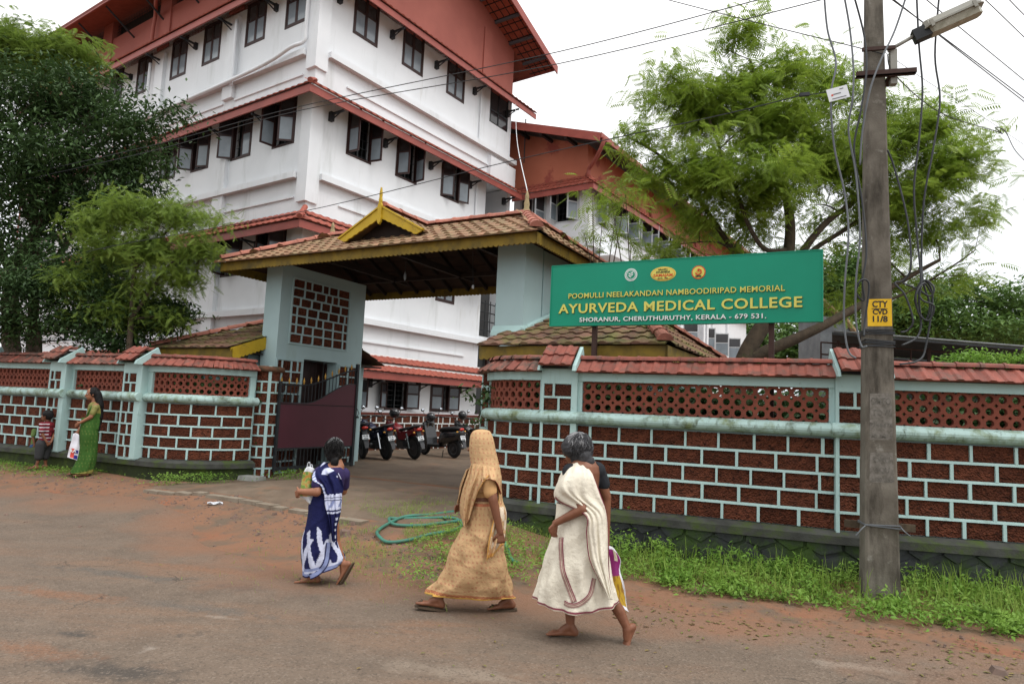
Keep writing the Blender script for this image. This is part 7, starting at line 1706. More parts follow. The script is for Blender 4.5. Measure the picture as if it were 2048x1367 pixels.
class Loft:
    def __init__(s, fg, rings, fold, sq=1.0):
        # rings: (y, xl, xr, depth radius, depth centre, tilt, sag)
        s.P = []
        full = [tuple(r) + (0,) * (7 - len(r)) for r in rings]; s.R = full; s.fg = fg; s.fold = fold; s.sq = sq
    def par(s, v):
        n = len(s.R) - 1; t = v * n; i = min(int(t), n - 1); t -= i; q = [s.R[max(0, min(n, i + k))] for k in (-1, 0, 1, 2)]
        return [.5 * (2 * b + (c - a) * t + (2 * a - 5 * b + 4 * c - d) * t * t + (3 * b - a - 3 * c + d) * t ** 3) for a, b, c, d in zip(*q)]
    def pt(s, a, v, off=0.0):
        y, xl, xr, rd, cd, tilt, sag = s.par(v); cx = (xl + xr) / 2; rx_ = (xr - xl) / 2
        ca, sa = math.cos(a), math.sin(a); ff = s.fold(a, v)
        X = cx + rx_ * ca * (1 + ff * .6); Y = y - tilt * ca + sag * (ca * ca)
        p = s.fg(X, Y, cd + rd * sa * (1 + ff)); 
        if off: n_ = V3((ca, sa, 0)); p = p + n_ * off
        return p
    def build(s, name, m, parent, col, N=110, K=90, a0=0, a1=2 * math.pi):
        vs = []; cs = []
        for j in range(K + 1):
            for i in range(N + 1): a = a0 + (a1 - a0) * i / N; p = s.pt(a, j / K); vs.append(p); cs.append(col(a, j / K, p))
        fs = [(j * (N + 1) + i, (j + 1) * (N + 1) + i, (j + 1) * (N + 1) + i + 1, j * (N + 1) + i + 1) for j in range(K) for i in range(N)]
        return colmesh(vs, fs, cs, name, m, parent)
def sheet(name, rows, m, parent, col, fold=None, nu=14, nv=12, thick=.005):
    G_ = [crom(r, nu) for r in rows]; nU = len(G_[0]); cols_ = [crom([g[i] for g in G_], nv) for i in range(nU)]; nV = len(cols_[0]); vs = []; cs = []
    for j in range(nV):
        for i in range(nU):
            p = cols_[i][j].copy(); u, v = i / (nU - 1), j / (nV - 1)
            if fold: p += V3((0, -1, 0)) * fold(u, v)
            vs.append(p); cs.append(col(u, v, p))
    fs = [(j * nU + i, (j + 1) * nU + i, (j + 1) * nU + i + 1, j * nU + i + 1) for j in range(nV - 1) for i in range(nU - 1)]
    return colmesh(vs, fs, cs, name, m, parent, thick)
def ribbon(name, loft, path, w_, m, parent, col, n=40, off=.008):
    P = crom([V3((a, v, 0)) for a, v in path], 10); vs = []; cs = []; k = 9
    for i, p in enumerate(P):
        q = P[min(i + 1, len(P) - 1)] - P[max(i - 1, 0)]; t_ = loft.pt(p.x + q.x * .5, p.y + q.y * .5) - loft.pt(p.x - q.x * .5, p.y - q.y * .5); t_.normalize()
        c = loft.pt(p.x, p.y, off); nrm = V3((math.cos(p.x), math.sin(p.x), 0)); sd = t_.cross(nrm).normalized()
        for j in range(k): vs.append(c + sd * (j / (k - 1) - .5) * w_); cs.append(col(j / (k - 1)))
    fs = [(i * k + j, (i + 1) * k + j, (i + 1) * k + j + 1, i * k + j + 1) for i in range(len(P) - 1) for j in range(k - 1)]
    return colmesh(vs, fs, cs, name, m, parent, .003)
def stripes(u, base, a, b, n=5): return a if int(u * n * 2) % 2 == 0 else base
def person(label, px, py, y, zoff=0.0, name='person'):
    p = at(px, py, y); z = hground(p.x, p.y) + .014 + zoff
    return thing(name, label, 'person', (p.x, p.y, z), -math.atan2(p.x, p.y))
def sandal(parent, heel, ball, fdir, s=1.0):
    d = V3(fdir).normalized(); heel, ball = V3(heel), V3(ball); f = (ball - heel).normalized(); sd = V3((-d.y, d.x, 0)); dn = sd.cross(f); 
    if dn.z > 0: dn = -dn
    a = heel + dn * .034 * s - f * .035 * s; b = ball + dn * .024 * s + f * .065 * s
    mb = MB(); vs = []; n = 8
    for i in range(n + 1):
        t_ = i / n; w_ = (.030 + .014 * math.sin(t_ * 3.0) + .010 * t_) * s * (1 - .6 * max(0, t_ - .86) / .14 if t_ > .86 else 1) * (.7 if t_ < .05 else 1); c = a.lerp(b, t_)
        vs += [c + sd * w_, c - sd * w_, c - sd * w_ + dn * .012, c + sd * w_ + dn * .012]
    fs = [(4 * i + j, 4 * i + 4 + j, 4 * i + 4 + (j + 1) % 4, 4 * i + (j + 1) % 4) for i in range(n) for j in range(4)] + [(3, 2, 1, 0), (4 * n, 4 * n + 1, 4 * n + 2, 4 * n + 3)]
    mb.add(vs, fs); mb.build('sandal', M['sandal'], parent)
    MB().tube(crom([ball + sd * .036 * s, ball + f * .012 - dn * .022 * s, ball - sd * .036 * s], 4), .007 * s, 6).tube([ball - dn * .018, ball + f * .04 * s - dn * .004], .005 * s, 6).build('strap', M['sandal'], parent)

M['hairdark'] = mat('dark_grey_hair', (.022, .022, .024), .6, spec=.25, var=(.05, .05, .054), vscale=30)
M['hairsilver'] = mat('silver_hair', (.34, .34, .345), .6, spec=.25, var=(.10, .10, .105), vscale=22)
# --- woman in the cream sari with maroon border (nearest)
F1 = Fig(330, 1290, 789, .028); W1 = person('barefoot grey-haired woman in a cream sari with maroon striped border, rightmost of the three walkers', 1161, 1283, 5.08)
CREAM, MAR = (.72, .665, .55), (.19, .03, .055)
hm = MB(); hc = F1(292, 178, .03); fdir = (-.80, .60, -.05); c_, f_, s_, u_ = head(hm, hc, fdir, 1.0)
caps(hm, F1(350, 275, .0), F1(315, 215, .02), .060, .052)
sL, sR = F1(262, 300, -.06), F1(425, 290, .06)
caps(hm, sL, sR, .062, .062); caps(hm, F1(345, 300, 0), F1(330, 520, 0), .125, .115); caps(hm, F1(325, 520, 0), F1(330, 660, 0), .125, .135)
el = F1(338, 505, -.20); hl = F1(178, 600, -.15)
caps(hm, sL, el, .050, .040); caps(hm, el, hl, .040, .026); hand(hm, hl, V3((-.15, .02, -.9)), (-.6, -.6, .2), (-.5, -.75, .1), .95, 1.0)
er = F1(482, 455, .10); hr = F1(485, 700, .10); caps(hm, sR, er, .055, .043); caps(hm, er, hr, .041, .026); hand(hm, hr, (0, .0, -1), (-.8, .5, 0), (.6, .8, 0), .95, 1.6)
kn1 = F1(285, 960, .03); an1 = F1(268, 1225, .03); caps(hm, F1(300, 720, .05), kn1, .085, .055); caps(hm, kn1, F1(262, 1080, .04), .052, .050); caps(hm, F1(262, 1080, .04), an1, .048, .032); foot(hm, an1 + V3((0, 0, .0)), (-1, -.05, 0), 1.02)
kn2 = F1(480, 980, -.02); an2 = F1(603, 1195, -.03); caps(hm, F1(360, 720, -.05), kn2, .085, .055); caps(hm, kn2, F1(560, 1110, -.02), .050, .046); caps(hm, F1(560, 1110, -.02), an2, .044, .031); foot(hm, an2 + V3((.0, 0, -.01)), (-.75, -.55, 0), 1.0, 1.05)
bd1 = blob('body', hm, .0065, M['skin'], W1, 3)
eyes(W1, c_, f_, s_, u_)
hr_ = MB(); hr_.ell(hc + V3((.015, -.010, .035)), (.105, .103, .108), 16, 12); hr_.ell(hc + V3((.040, -.02, -.035)), (.088, .085, .085), 14, 10); hr_.ell(F1(378, 232, -.045), (.042, .045, .045), 12, 8); hr_.ell(hc + V3((-.03, -.035, .03)), (.085, .08, .085), 12, 8); hr_.ell(F1(345, 205, -.04), (.06, .06, .07), 12, 8)
blob('hair', hr_, .007, M['hairdark'], W1, 2, .012, .03)
hcc = hc + V3((.018, -.012, .025)); ff = (-.80, .60, 0)
strands(W1, hcc, (.112, .110, .118), 620, M['hairsilver'], (0, 0, 1), ff, -2.5, 2.6, .02, 1.6, .06, .0038, 3); strands(W1, hcc, (.113, .111, .125), 260, M['hairdark'], (0, 0, 1), ff, 1.7, 4.6, .4, 2.3, .07, .0042, 4); strands(W1, hcc, (.113, .112, .12), 110, M['hairsilver'], (0, 0, 1), ff, 1.7, 4.6, .1, 1.9, .07, .003, 5)
bl = MB(); caps(bl, F1(285, 315, -.04), F1(425, 292, .05), .066, .070); caps(bl, F1(350, 315, .02), F1(335, 470, 0), .118, .115); caps(bl, sR, F1(462, 375, .085), .066, .058); caps(bl, sL, F1(285, 420, -.13), .066, .056); caps(bl, F1(395, 262, .0), F1(370, 300, .0), .05, .08)
blob('blouse', bl, .008, M['blouseblack'], W1, 3)
def crease(x, k=3): return (1 - abs(math.sin(x))) ** k
def fold1(a, v): return .055 * crease(3.5 * a + 2.2 * v + .4) * v + .045 * crease(6 * a - 3 * v) * v * v + .03 * crease(9 * v + 1.5 * a, 4) * (1 - v) + .05 * math.sin(7 * a + 6 * v) * v + .05 * math.sin(13 * a - 9 * v + 1) * v + .02 * math.sin(17 * v + 5 * a) + .02 * math.sin(23 * a + 5 * v) * v + .02 * math.sin(4 * a + 14 * v)
def col1(a, v, p):
    e_ = (1 - v) * .95
    if e_ < .004: return CREAM
    if e_ < .042: return stripes((e_ - .004) / .038, (.42, .34, .27), MAR, CREAM, 3)
    return CREAM
sk = Loft(F1, [(495, 178, 468, .135, .0), (600, 172, 484, .16), (700, 150, 490, .175, -.01), (800, 122, 492, .19, -.01), (900, 97, 515, .20, -.01), (1000, 72, 540, .20, -.01, 8, -20), (1102, 58, 560, .20, -.01, 12, -42)], fold1)
sk.build('sari_skirt', M['cloth'], W1, col1, 130, 90)
bc = lambda u: stripes(u, (.50, .40, .32), MAR, CREAM, 3)
ribbon('border', sk, [(4.05, .30), (4.20, .48), (4.42, .68), (4.66, .88)], .040, M['cloth'], W1, bc)
ribbon('border', sk, [(4.40, .90), (4.72, .90), (5.02, .82), (5.22, .66)], .034, M['cloth'], W1, bc)
def pcol(u, v, p):
    if v < .52 and u < .085 and v > .28: return stripes(u / .085, (.5, .4, .32), MAR, CREAM, 3)
    if u > .955 or (u < .05 and v > .5): return MAR if (u > .975 or u < .03) else CREAM
    return CREAM
def pf(u, v): return .012 * math.sin(u * 17 + v * 4) * v + .008 * math.sin(u * 31 - v * 7) + .006 * math.sin(v * 24 + u * 5)
rows = [[F1(250, 275, .03), F1(285, 246, -.05), F1(338, 246, -.08), F1(378, 262, -.06)], [F1(205, 330, -.03), F1(255, 300, -.17), F1(345, 305, -.19), F1(408, 330, -.13)], [F1(172, 462, -.10), F1(232, 395, -.225), F1(340, 430, -.22), F1(446, 425, -.14)],
        [F1(352, 530, -.245), F1(385, 525, -.215), F1(435, 522, -.185), F1(476, 515, -.10)], [F1(362, 640, -.225), F1(402, 640, -.225), F1(450, 640, -.19), F1(492, 640, -.11)], [F1(380, 780, -.235), F1(420, 778, -.235), F1(458, 775, -.21), F1(494, 760, -.12)], [F1(438, 900, -.235), F1(458, 898, -.235), F1(478, 892, -.20), F1(497, 880, -.14)], [F1(492, 998, -.20), F1(498, 1003, -.20), F1(505, 1007, -.19), F1(513, 1010, -.17)]]
sheet('pallu', rows, M['cloth'], W1, pcol, pf, 16, 12)
sheet('pallu_front', [[F1(248, 275, .03), F1(225, 285, .08), F1(240, 280, .12)], [F1(205, 330, -.03), F1(192, 350, .05), F1(220, 350, .13)], [F1(172, 462, -.10), F1(168, 450, .02), F1(200, 460, .13)]], M['cloth'], W1, lambda u, v, p: CREAM if v < .85 else MAR, None, 8, 8)
# her bag
bg1 = W1.matrix_basis if False else None
def held(name, label, cat, fig, person_obj):
    t = thing(name, label, cat, person_obj.location, person_obj.rotation_euler[2]); return t
B1 = held('shopping_bag', 'white and magenta plastic bag with yellow flowers hanging behind the cream sari', 'bag', F1, W1)
def bagcol(x, z, q): return q
def bag(parent, fg, poly_pts, colf, dep, m, nu=10, nv=14, thick=.03):
    # poly_pts rows of (x,y) left..right ; front and back sheets joined
    rowsF = [[fg(x, y, dep - thick * math.sin(math.pi * (i / (len(r) - 1))) * (.25 + .75 * j / (len(poly_pts) - 1))) for i, (x, y) in enumerate(r)] for j, r in enumerate(poly_pts)]
    rowsB = [[fg(x, y, dep + thick * math.sin(math.pi * (i / (len(r) - 1))) * (.25 + .75 * j / (len(poly_pts) - 1))) for i, (x, y) in enumerate(r)] for j, r in enumerate(poly_pts)]
    sheet('bag_front', rowsF, m, parent, colf, lambda u, v: .006 * math.sin(u * 9 + v * 5) + .004 * math.sin(v * 17), nu, nv, .002); sheet('bag_back', rowsB, m, parent, lambda u, v, p: (.66, .66, .7), lambda u, v: -.005 * math.sin(u * 7 + v * 4), nu, nv, .002)
M['bagcloth'] = mat('printed_plastic', (1, 1, 1), .38, attr='Col', bump=.4, bscale=30, bdist=.01)
def b1col(u, v, p):
    if v < .06 or v > .80 or u > .90 + .06 * math.sin(v * 9): return (.68, .68, .73)
    if v < .46: return (.20, .015, .12) if not (.55 < u < .75 and v < .25) else (.60, .55, .40)
    return (.42, .26, .02) if noise.noise(V3((u * 9, v * 12, 0))) > -.15 else (.25, .13, .015)
bag(B1, F1, [[(474, 745), (501, 735), (525, 745), (545, 770)], [(466, 800), (508, 800), (540, 800), (568, 815)], [(465, 880), (505, 880), (540, 875), (565, 880)], [(480, 970), (520, 970), (560, 965), (590, 960)], [(500, 1050), (540, 1060), (580, 1070), (605, 1085)], [(520, 1075), (560, 1085), (595, 1098), (618, 1110)]], b1col, .0, M['bagcloth'])
MB().tube(crom([F1(478, 748, .0), F1(480, 715, .06), F1(492, 745, .0)], 5), .005, 6).build('handle', M['plastic'], B1, True)

# --- veiled woman in the beige sari
F2 = Fig(530, 1303, 811, .042); W2 = person('woman in a beige sari drawn over her head, mid-stride in brown sandals, between two walkers', 955, 1222, 5.66)
BG, RD, OR_ = (.52, .335, .175), (.33, .085, .055), (.45, .25, .07)
hm = MB(); hc = F2(545, 170, .0); c_, f_, s_, u_ = head(hm, hc, (-1, .12, -.05), 1.0); caps(hm, F2(575, 320, 0), F2(560, 240, 0), .062, .052)
caps(hm, F2(575, 365, -.13), F2(575, 365, .13), .066, .066); caps(hm, F2(575, 370, 0), F2(560, 540, 0), .125, .115); caps(hm, F2(560, 540, 0), F2(580, 680, 0), .125, .14)
sL = F2(600, 385, -.16); el = F2(632, 520, -.20); hl = F2(682, 735, -.20)
caps(hm, sL, el, .054, .043); caps(hm, el, hl, .042, .027); hand(hm, hl, (.18, -.05, -1), (-.9, -.25, 0), (.35, -.9, 0), 1.0, 1.9)
caps(hm, F2(560, 385, .16), F2(500, 520, .18), .05, .04); caps(hm, F2(500, 520, .18), F2(440, 600, .08), .04, .027); hand(hm, F2(440, 600, .08), (-.8, -.3, -.2), (0, -.2, 1), (0, .9, .2), .95, 1.0)
k1 = F2(395, 985, 0); a1 = F2(262, 1225, -.02); caps(hm, F2(540, 720, .0), k1, .09, .056); caps(hm, k1, F2(330, 1110, -.01), .052, .048); caps(hm, F2(330, 1110, -.01), a1, .046, .033); h1, b1_ = foot(hm, a1, (-1, .0, 0), 1.02, -.16)
k2 = F2(640, 1000, .05); a2_ = F2(745, 1228, .04); caps(hm, F2(600, 720, .0), k2, .09, .056); caps(hm, k2, F2(700, 1110, .05), .052, .047); caps(hm, F2(700, 1110, .05), a2_, .045, .033); h2, b2_ = foot(hm, a2_, (-1, -.02, 0), 1.02, .06)
blob('body', hm, .0065, M['skin'], W2, 3); eyes(W2, c_, f_, s_, u_)
sandal(W2, h1, b1_, (-1, 0, 0)); sandal(W2, h2, b2_, (-1, -.02, 0))
bl = MB(); caps(bl, F2(590, 385, -.14), F2(570, 385, .14), .072, .072); caps(bl, F2(575, 380, 0), F2(560, 500, 0), .135, .125); caps(bl, sL, F2(612, 470, -.185), .066, .060); caps(bl, F2(560, 385, .15), F2(520, 490, .18), .064, .055)
blob('blouse', bl, .008, M['blousebeige'], W2, 3)
def dots(p, base, s=.055, dot=RD, r_=.16):
    a, b = p.x / s + 40, p.z / s * .8 + 40; i = int(a); jx = (math.sin(i * 12.9 + int(b) * 78.2) * .3) ; a2, b2 = a - i - .5 + jx * .6, b - int(b) - .5 + jx * .4
    return dot if a2 * a2 + b2 * b2 < r_ * r_ else base
def fold2(a, v):
    n_ = .55 + .45 * math.sin(2.2 * a + 3 * v)
    return .075 * crease(7.5 * v + 1.3 * a, 3) * n_ * (1 - v * .55) + .06 * crease(12 * v - 1.1 * a + 1, 4) * (1 - n_ * .5) * (1 - v * .6) + .05 * crease(3 * a + 4 * v, 3) * v * v + .06 * math.sin(6 * a + 9 * v) * (.3 + v) + .045 * math.sin(11 * a - 16 * v) * v + .05 * math.sin(22 * v + 3 * math.cos(a)) * (1 - v) * .8 + .035 * math.sin(31 * v - 5 * math.cos(a + .6)) * (1 - v * .5) + .018 * math.sin(47 * v + 6 * math.cos(a)) * (1 - v) + .012 * math.sin(19 * a + 3 * v)
def col2(a, v, p):
    if v > .985: return OR_
    if v > .955: return (.58, .33, .08)
    if v > .90: return RD if (int(a * 40) + int(v * 260)) % 3 else (.60, .34, .14)
    if .045 < v < .085: return (.48, .17, .09)
    return dots(p, BG, .034, (.44, .20, .115), .18)
sk = Loft(F2, [(545, 478, 655, .13), (600, 462, 668, .145), (720, 438, 700, .17), (800, 390, 708, .18), (900, 335, 712, .19), (1000, 308, 735, .19), (1100, 262, 752, .165), (1165, 205, 762, .13, 0, -10), (1206, 172, 770, .105, 0, -4, -6)], fold2)
sk.build('sari_skirt', M['cloth'], W2, col2, 130, 120)
def colv(u, v, p): 
    return dots(p, BG, .034, (.44, .20, .115), .18)
# veil over head and shoulders as a draped hood
def fold3(a, v): return .02 * math.sin(5 * a + 8 * v) * v + .018 * math.sin(11 * a - 11 * v) * v + .010 * math.sin(17 * a + 15 * v)
hood = Loft(F2, [(54, 545, 556, .01, .0), (62, 500, 602, .055), (85, 472, 620, .085), (130, 460, 636, .108), (200, 457, 650, .118), (270, 465, 668, .125), (320, 470, 682, .15, .0), (370, 462, 688, .19, 0), (430, 440, 690, .20, 0), (480, 430, 672, .17, .02)], fold3)
def colh(a, v, p):
    if abs(a - math.pi) < .34: return OR_
    if .34 <= abs(a - math.pi) < .42: return RD
    return colv(0, v, p)
# open at the face: two halves meeting at the crown
hood.build('veil', M['cloth'], W2, colh, 120, 80, math.pi + .42 - 2 * math.pi, math.pi - .42)
def f4(u, v): return .018 * math.sin(u * 14 + v * 2) * (.3 + v) + .010 * math.sin(u * 27 - v * 4)
rows = [[F2(478, 300, -.10), F2(500, 290, -.13), F2(560, 300, -.15), F2(640, 330, -.15)], [F2(445, 400, -.08), F2(480, 400, -.17), F2(520, 385, -.20), F2(585, 375, -.23)], [F2(415, 500, -.04), F2(445, 505, -.17), F2(475, 500, -.20), F2(535, 460, -.21)], [F2(400, 600, -.02), F2(430, 610, -.16), F2(455, 610, -.18), F2(500, 560, -.18)], [F2(420, 690, -.03), F2(432, 715, -.15), F2(448, 700, -.17), F2(472, 650, -.17)]]
sheet('pallu', rows, M['cloth'], W2, lambda u, v, p: (.56, .30, .09) if u > .96 else colv(u, v, p), f4, 14, 12)
sheet('pallu_tail', [[F2(455, 330, -.05), F2(440, 350, .02), F2(470, 330, .08)], [F2(415, 450, -.03), F2(400, 460, .04), F2(430, 450, .10)], [F2(380, 575, .0), F2(392, 583, .05), F2(420, 580, .10)]], M['cloth'], W2, colv, f4, 10, 10)
# shoulder fall over the upper arm and the back piece
sheet('shoulder_fall', [[F2(560, 300, -.14), F2(610, 300, -.15), F2(660, 320, -.08), F2(680, 330, .02)], [F2(555, 370, -.22), F2(610, 358, -.245), F2(662, 375, -.20), F2(692, 390, -.02)], [F2(560, 400, -.235), F2(612, 378, -.262), F2(658, 405, -.25), F2(690, 500, -.02)]], M['cloth'], W2, lambda u, v, p: RD if v > .93 else colv(u, v, p), f4, 12, 10)
rows = [[F2(660, 400, -.10), F2(680, 400, -.02), F2(690, 400, .06)], [F2(672, 520, -.10), F2(692, 540, -.02), F2(700, 540, .06)], [F2(640, 640, -.17), F2(700, 610, -.12), F2(728, 620, .04)], [F2(615, 740, -.21), F2(690, 720, -.15), F2(728, 700, .04)], [F2(600, 830, -.225), F2(665, 800, -.18), F2(722, 770, .0)], [F2(592, 915, -.225), F2(640, 885, -.20), F2(712, 820, -.06)]]
sheet('pallu_back', rows, M['cloth'], W2, lambda u, v, p: (.56, .30, .09) if (u < .10 or v > .92 or .16 < u < .20) else ((.66, .55, .42) if v > .3 and noise.noise(p * 22) > .05 else colv(u, v, p)), f4, 12, 12)

# --- woman in the navy and white sari
F3 = Fig(340, 1283, 885, .060); W3 = person('woman in a navy sari with white patches, cradling a bag and facing the gate', 642, 1168, 6.28)
NV, WH_, LB = (.012, .014, .068), (.56, .59, .74), (.22, .26, .45)
hm = MB(); hc = F3(438, 165, .03); c_, f_, s_, u_ = head(hm, hc, (-.25, .97, -.02), .92); caps(hm, F3(478, 300, 0), F3(450, 225, .02), .056, .050)
sL, sR = F3(320, 350, -.05), F3(520, 365, .04)
caps(hm, sL, sR, .060, .060); caps(hm, F3(430, 360, 0), F3(400, 520, 0), .115, .11); caps(hm, F3(400, 520, 0), F3(380, 640, 0), .115, .135)
el = F3(298, 500, -.17); hl = F3(160, 505, -.10); caps(hm, sL, el, .050, .043); caps(hm, el, hl, .043, .028); hand(hm, hl, (-.5, .75, -.45), (-.2, 0, .9), (-.8, -.5, 0), .95, 1.2)
er = F3(520, 520, .12); caps(hm, sR, er, .052, .042); caps(hm, er, F3(330, 540, .17), .042, .028); hand(hm, F3(330, 540, .17), (-.9, -.1, 0), (0, .1, .9), (0, .9, 0), .95, 1.0)
k1 = F3(290, 950, .02); a1 = F3(285, 1222, .03); caps(hm, F3(350, 680, .04), k1, .085, .055); caps(hm, k1, a1, .052, .034); h1, b1_ = foot(hm, a1, (-1, .10, 0), 1.0)
k2 = F3(450, 930, .0); a2_ = F3(520, 1118, -.06); caps(hm, F3(400, 680, -.02), k2, .085, .055); caps(hm, k2, a2_, .052, .034); h2, b2_ = foot(hm, a2_, (-.75, .35, 0), 1.0, 1.05)
blob('body', hm, .0068, M['skinlight'], W3, 3); sandal(W3, h1, b1_, (-1, .1, 0)); sandal(W3, h2, b2_, (-.75, .35, 0))
hr_ = MB(); hr_.ell(hc + V3((0, -.015, .030)), (.092, .10, .105), 16, 12); hr_.ell(hc + V3((.0, -.045, -.02)), (.086, .070, .090), 14, 10); hr_.ell(F3(445, 250, -.055), (.040, .035, .055), 12, 8)
blob('hair', hr_, .007, M['hairblack'], W3, 2, .012, .03)
strands(W3, hc + V3((0, -.022, .012)), (.094, .098, .118), 420, M['hairblack'], (0, 0, 1), (-.25, .97, 0), 0, 6.28, .08, 2.2, .08, .004, 6); strands(W3, hc + V3((0, -.022, .012)), (.094, .098, .118), 46, M['hairsilver'], (0, 0, 1), (-.25, .97, 0), 1.5, 4.6, .05, 1.0, .08, .0025, 7)
bl = MB(); caps(bl, F3(330, 365, -.04), F3(515, 375, .04), .070, .072); caps(bl, F3(430, 375, 0), F3(405, 500, 0), .125, .12); caps(bl, sL, F3(300, 440, -.14), .064, .056); caps(bl, sR, F3(525, 470, .10), .066, .056)
blob('blouse', bl, .008, M['blousepurple'], W3, 3)
def tri(x): return abs((x % 1) - .5) * 2
def bluecol(a, z, lo=.50):
    w_ = a * 1.35; t1 = tri(w_ + z * 1.6); t2 = tri(w_ * .7 - z * 3.1 + .35)
    if z < .115: return NV if int(z * 300) % 9 < 8 and z < .085 else LB
    if z < .165: return LB if (int(a * 90) + int(z * 500)) % 2 else WH_
    if z < lo - .05 * math.sin(a * 4) and (t1 > .62 or (t2 > .70 and z < lo * .85)): return WH_
    return NV
def fold5(a, v): return .06 * crease(2.5 * a + 3 * v, 3) * v + .05 * crease(8 * v + 1.5 * a, 4) * (1 - v * .7) + .04 * math.sin(5 * a + 7 * v) * v + .03 * math.sin(12 * a - 6 * v) * v + .015 * math.sin(21 * a + 9 * v) * v + .02 * math.sin(4 * a + 12 * v)
sk = Loft(F3, [(515, 288, 498, .125), (600, 240, 495, .145), (700, 224, 486, .155), (800, 210, 474, .16), (900, 190, 470, .165), (1000, 178, 500, .17, 0, 18), (1100, 184, 535, .175, 0, 45), (1165, 190, 530, .17, 0, 62)], fold5)
sk.build('sari_skirt', M['cloth'], W3, lambda a, v, p: bluecol(a, (1 - v) * .82 + .06), 140, 110)
ribbon('border', sk, [(4.05, .99), (4.55, .93), (4.95, .78), (5.2, .60)], .055, M['cloth'], W3, lambda u: LB if .2 < u < .8 else NV)
def pc3(u, v, p):
    if u < .14: return WH_ if int(v * 90) % 2 else LB
    if u < .34: return NV
    if v < .42: return WH_ if tri(u * 2.2 + v * 2.4) > .55 else NV
    return NV
def pf3(u, v): return .010 * math.sin(u * 19 + v * 3) + .007 * math.sin(u * 33)
rows = [[F3(300, 320, .02), F3(335, 275, .0), F3(375, 262, .0), F3(420, 300, -.03), F3(440, 310, -.02)], [F3(268, 350, -.09), F3(305, 315, -.11), F3(350, 310, -.125), F3(430, 330, -.125), F3(475, 345, -.10)], [F3(265, 400, -.17), F3(320, 375, -.175), F3(380, 380, -.155), F3(445, 390, -.145), F3(510, 420, -.08)], [F3(330, 440, -.185), F3(370, 445, -.165), F3(415, 450, -.155), F3(470, 455, -.14), F3(518, 490, -.04)], [F3(360, 520, -.175), F3(395, 520, -.17), F3(430, 520, -.165), F3(475, 515, -.145), F3(508, 520, -.06)]]
sheet('pallu', rows, M['cloth'], W3, pc3, pf3, 12, 14)
def pc4(u, v, p):
    if v < .10 or .32 < v < .36 or .40 < v < .44 or .12 < v < .16 : return WH_
    if .17 < v < .32: return WH_ if tri(u * 2 + v * 3) > .3 else LB
    if v > .5 and abs(u - .62) < .12 and tri(v * 9) > .55: return WH_
    return NV
rows = [[F3(362, 515, -.18), F3(410, 515, -.175), F3(460, 512, -.165), F3(505, 515, -.11)], [F3(368, 600, -.185), F3(415, 600, -.19), F3(465, 598, -.18), F3(502, 600, -.12)], [F3(395, 700, -.185), F3(430, 700, -.20), F3(470, 695, -.19), F3(492, 690, -.14)], [F3(415, 800, -.18), F3(435, 800, -.19), F3(455, 795, -.19), F3(468, 790, -.15)], [F3(430, 905, -.175), F3(445, 910, -.185), F3(458, 905, -.18), F3(468, 900, -.15)]]
sheet('pallu_tail', rows, M['cloth'], W3, pc4, pf3, 12, 14)
B3 = held('carrier_bag', 'green patterned bag in white plastic held against the navy sari', 'bag', F3, W3)
def b3col(u, v, p):
    if v < .14 or v > .62: return (.62, .63, .66)
    n_ = noise.noise(p * 30); return (.16, .26, .05) if n_ > .05 else ((.36, .36, .10) if n_ > -.2 else (.45, .22, .05))
bag(B3, F3, [[(205, 310), (225, 300), (250, 305), (278, 322)], [(178, 370), (210, 368), (240, 370), (268, 375)], [(164, 470), (200, 470), (240, 470), (270, 460)], [(150, 545), (200, 545), (250, 540), (285, 520)], [(195, 580), (225, 590), (255, 590), (280, 575)], [(230, 605), (238, 612), (248, 612), (258, 605)]], b3col, -.02, M['bagcloth'], thick=.05)
MB().tube(crom([F3(212, 306, -.02), F3(222, 268, -.02), F3(235, 268, -.02), F3(240, 306, -.02)], 5), .004, 6).tube(crom([F3(242, 308, .0), F3(246, 285, .0), F3(256, 290, .0), F3(258, 312, .0)], 5), .004, 6).build('handle', M['plastic'], B3, True)

# --- woman in the green sari by the wall
F4 = Fig(790, 1160, 675, .088); W4 = person('woman with very long black hair in a green and gold sari beside the left wall', 173, 945, 11.75)
GN, GO = (.045, .115, .022), (.26, .24, .065)
hm = MB(); hc = F4(848, 200, 0); c_, f_, s_, u_ = head(hm, hc, (-1, -.10, -.02), .98); caps(hm, F4(880, 320, 0), F4(868, 250, 0), .055, .046)
caps(hm, F4(885, 345, -.11), F4(885, 345, .11), .058, .058); caps(hm, F4(880, 350, 0), F4(850, 500, 0), .105, .095); caps(hm, F4(850, 500, 0), F4(830, 620, 0), .09, .10)
el = F4(835, 470, -.16); hl = F4(722, 545, -.12); caps(hm, F4(880, 360, -.13), el, .045, .036); caps(hm, el, hl, .035, .023); hand(hm, hl, (-.6, .3, -.5), (-.1, -.1, .9), (-.3, -.9, 0), .9, 1.0)
e2_ = F4(800, 500, .14); h2_ = F4(702, 650, -.02); caps(hm, F4(880, 360, .13), e2_, .045, .036); caps(hm, e2_, h2_, .035, .023); hand(hm, h2_, (-.1, -.1, -1), (-.9, 0, 0), (0, -.9, 0), .9, 1.6)
for dy in (-.05, .05): caps(hm, F4(825, 640, dy), F4(790, 1110, dy), .07, .035)
h1, b1_ = foot(hm, F4(780, 1118, -.07), (-1, -.1, 0), 1.0); h2, b2_ = foot(hm, F4(720, 1110, .07), (-1, .1, 0), 1.0)
blob('body', hm, .009, M['skinlight'], W4, 2); eyes(W4, c_, f_, s_, u_, .98); sandal(W4, h1, b1_, (-1, -.1, 0)); sandal(W4, h2, b2_, (-1, .1, 0))
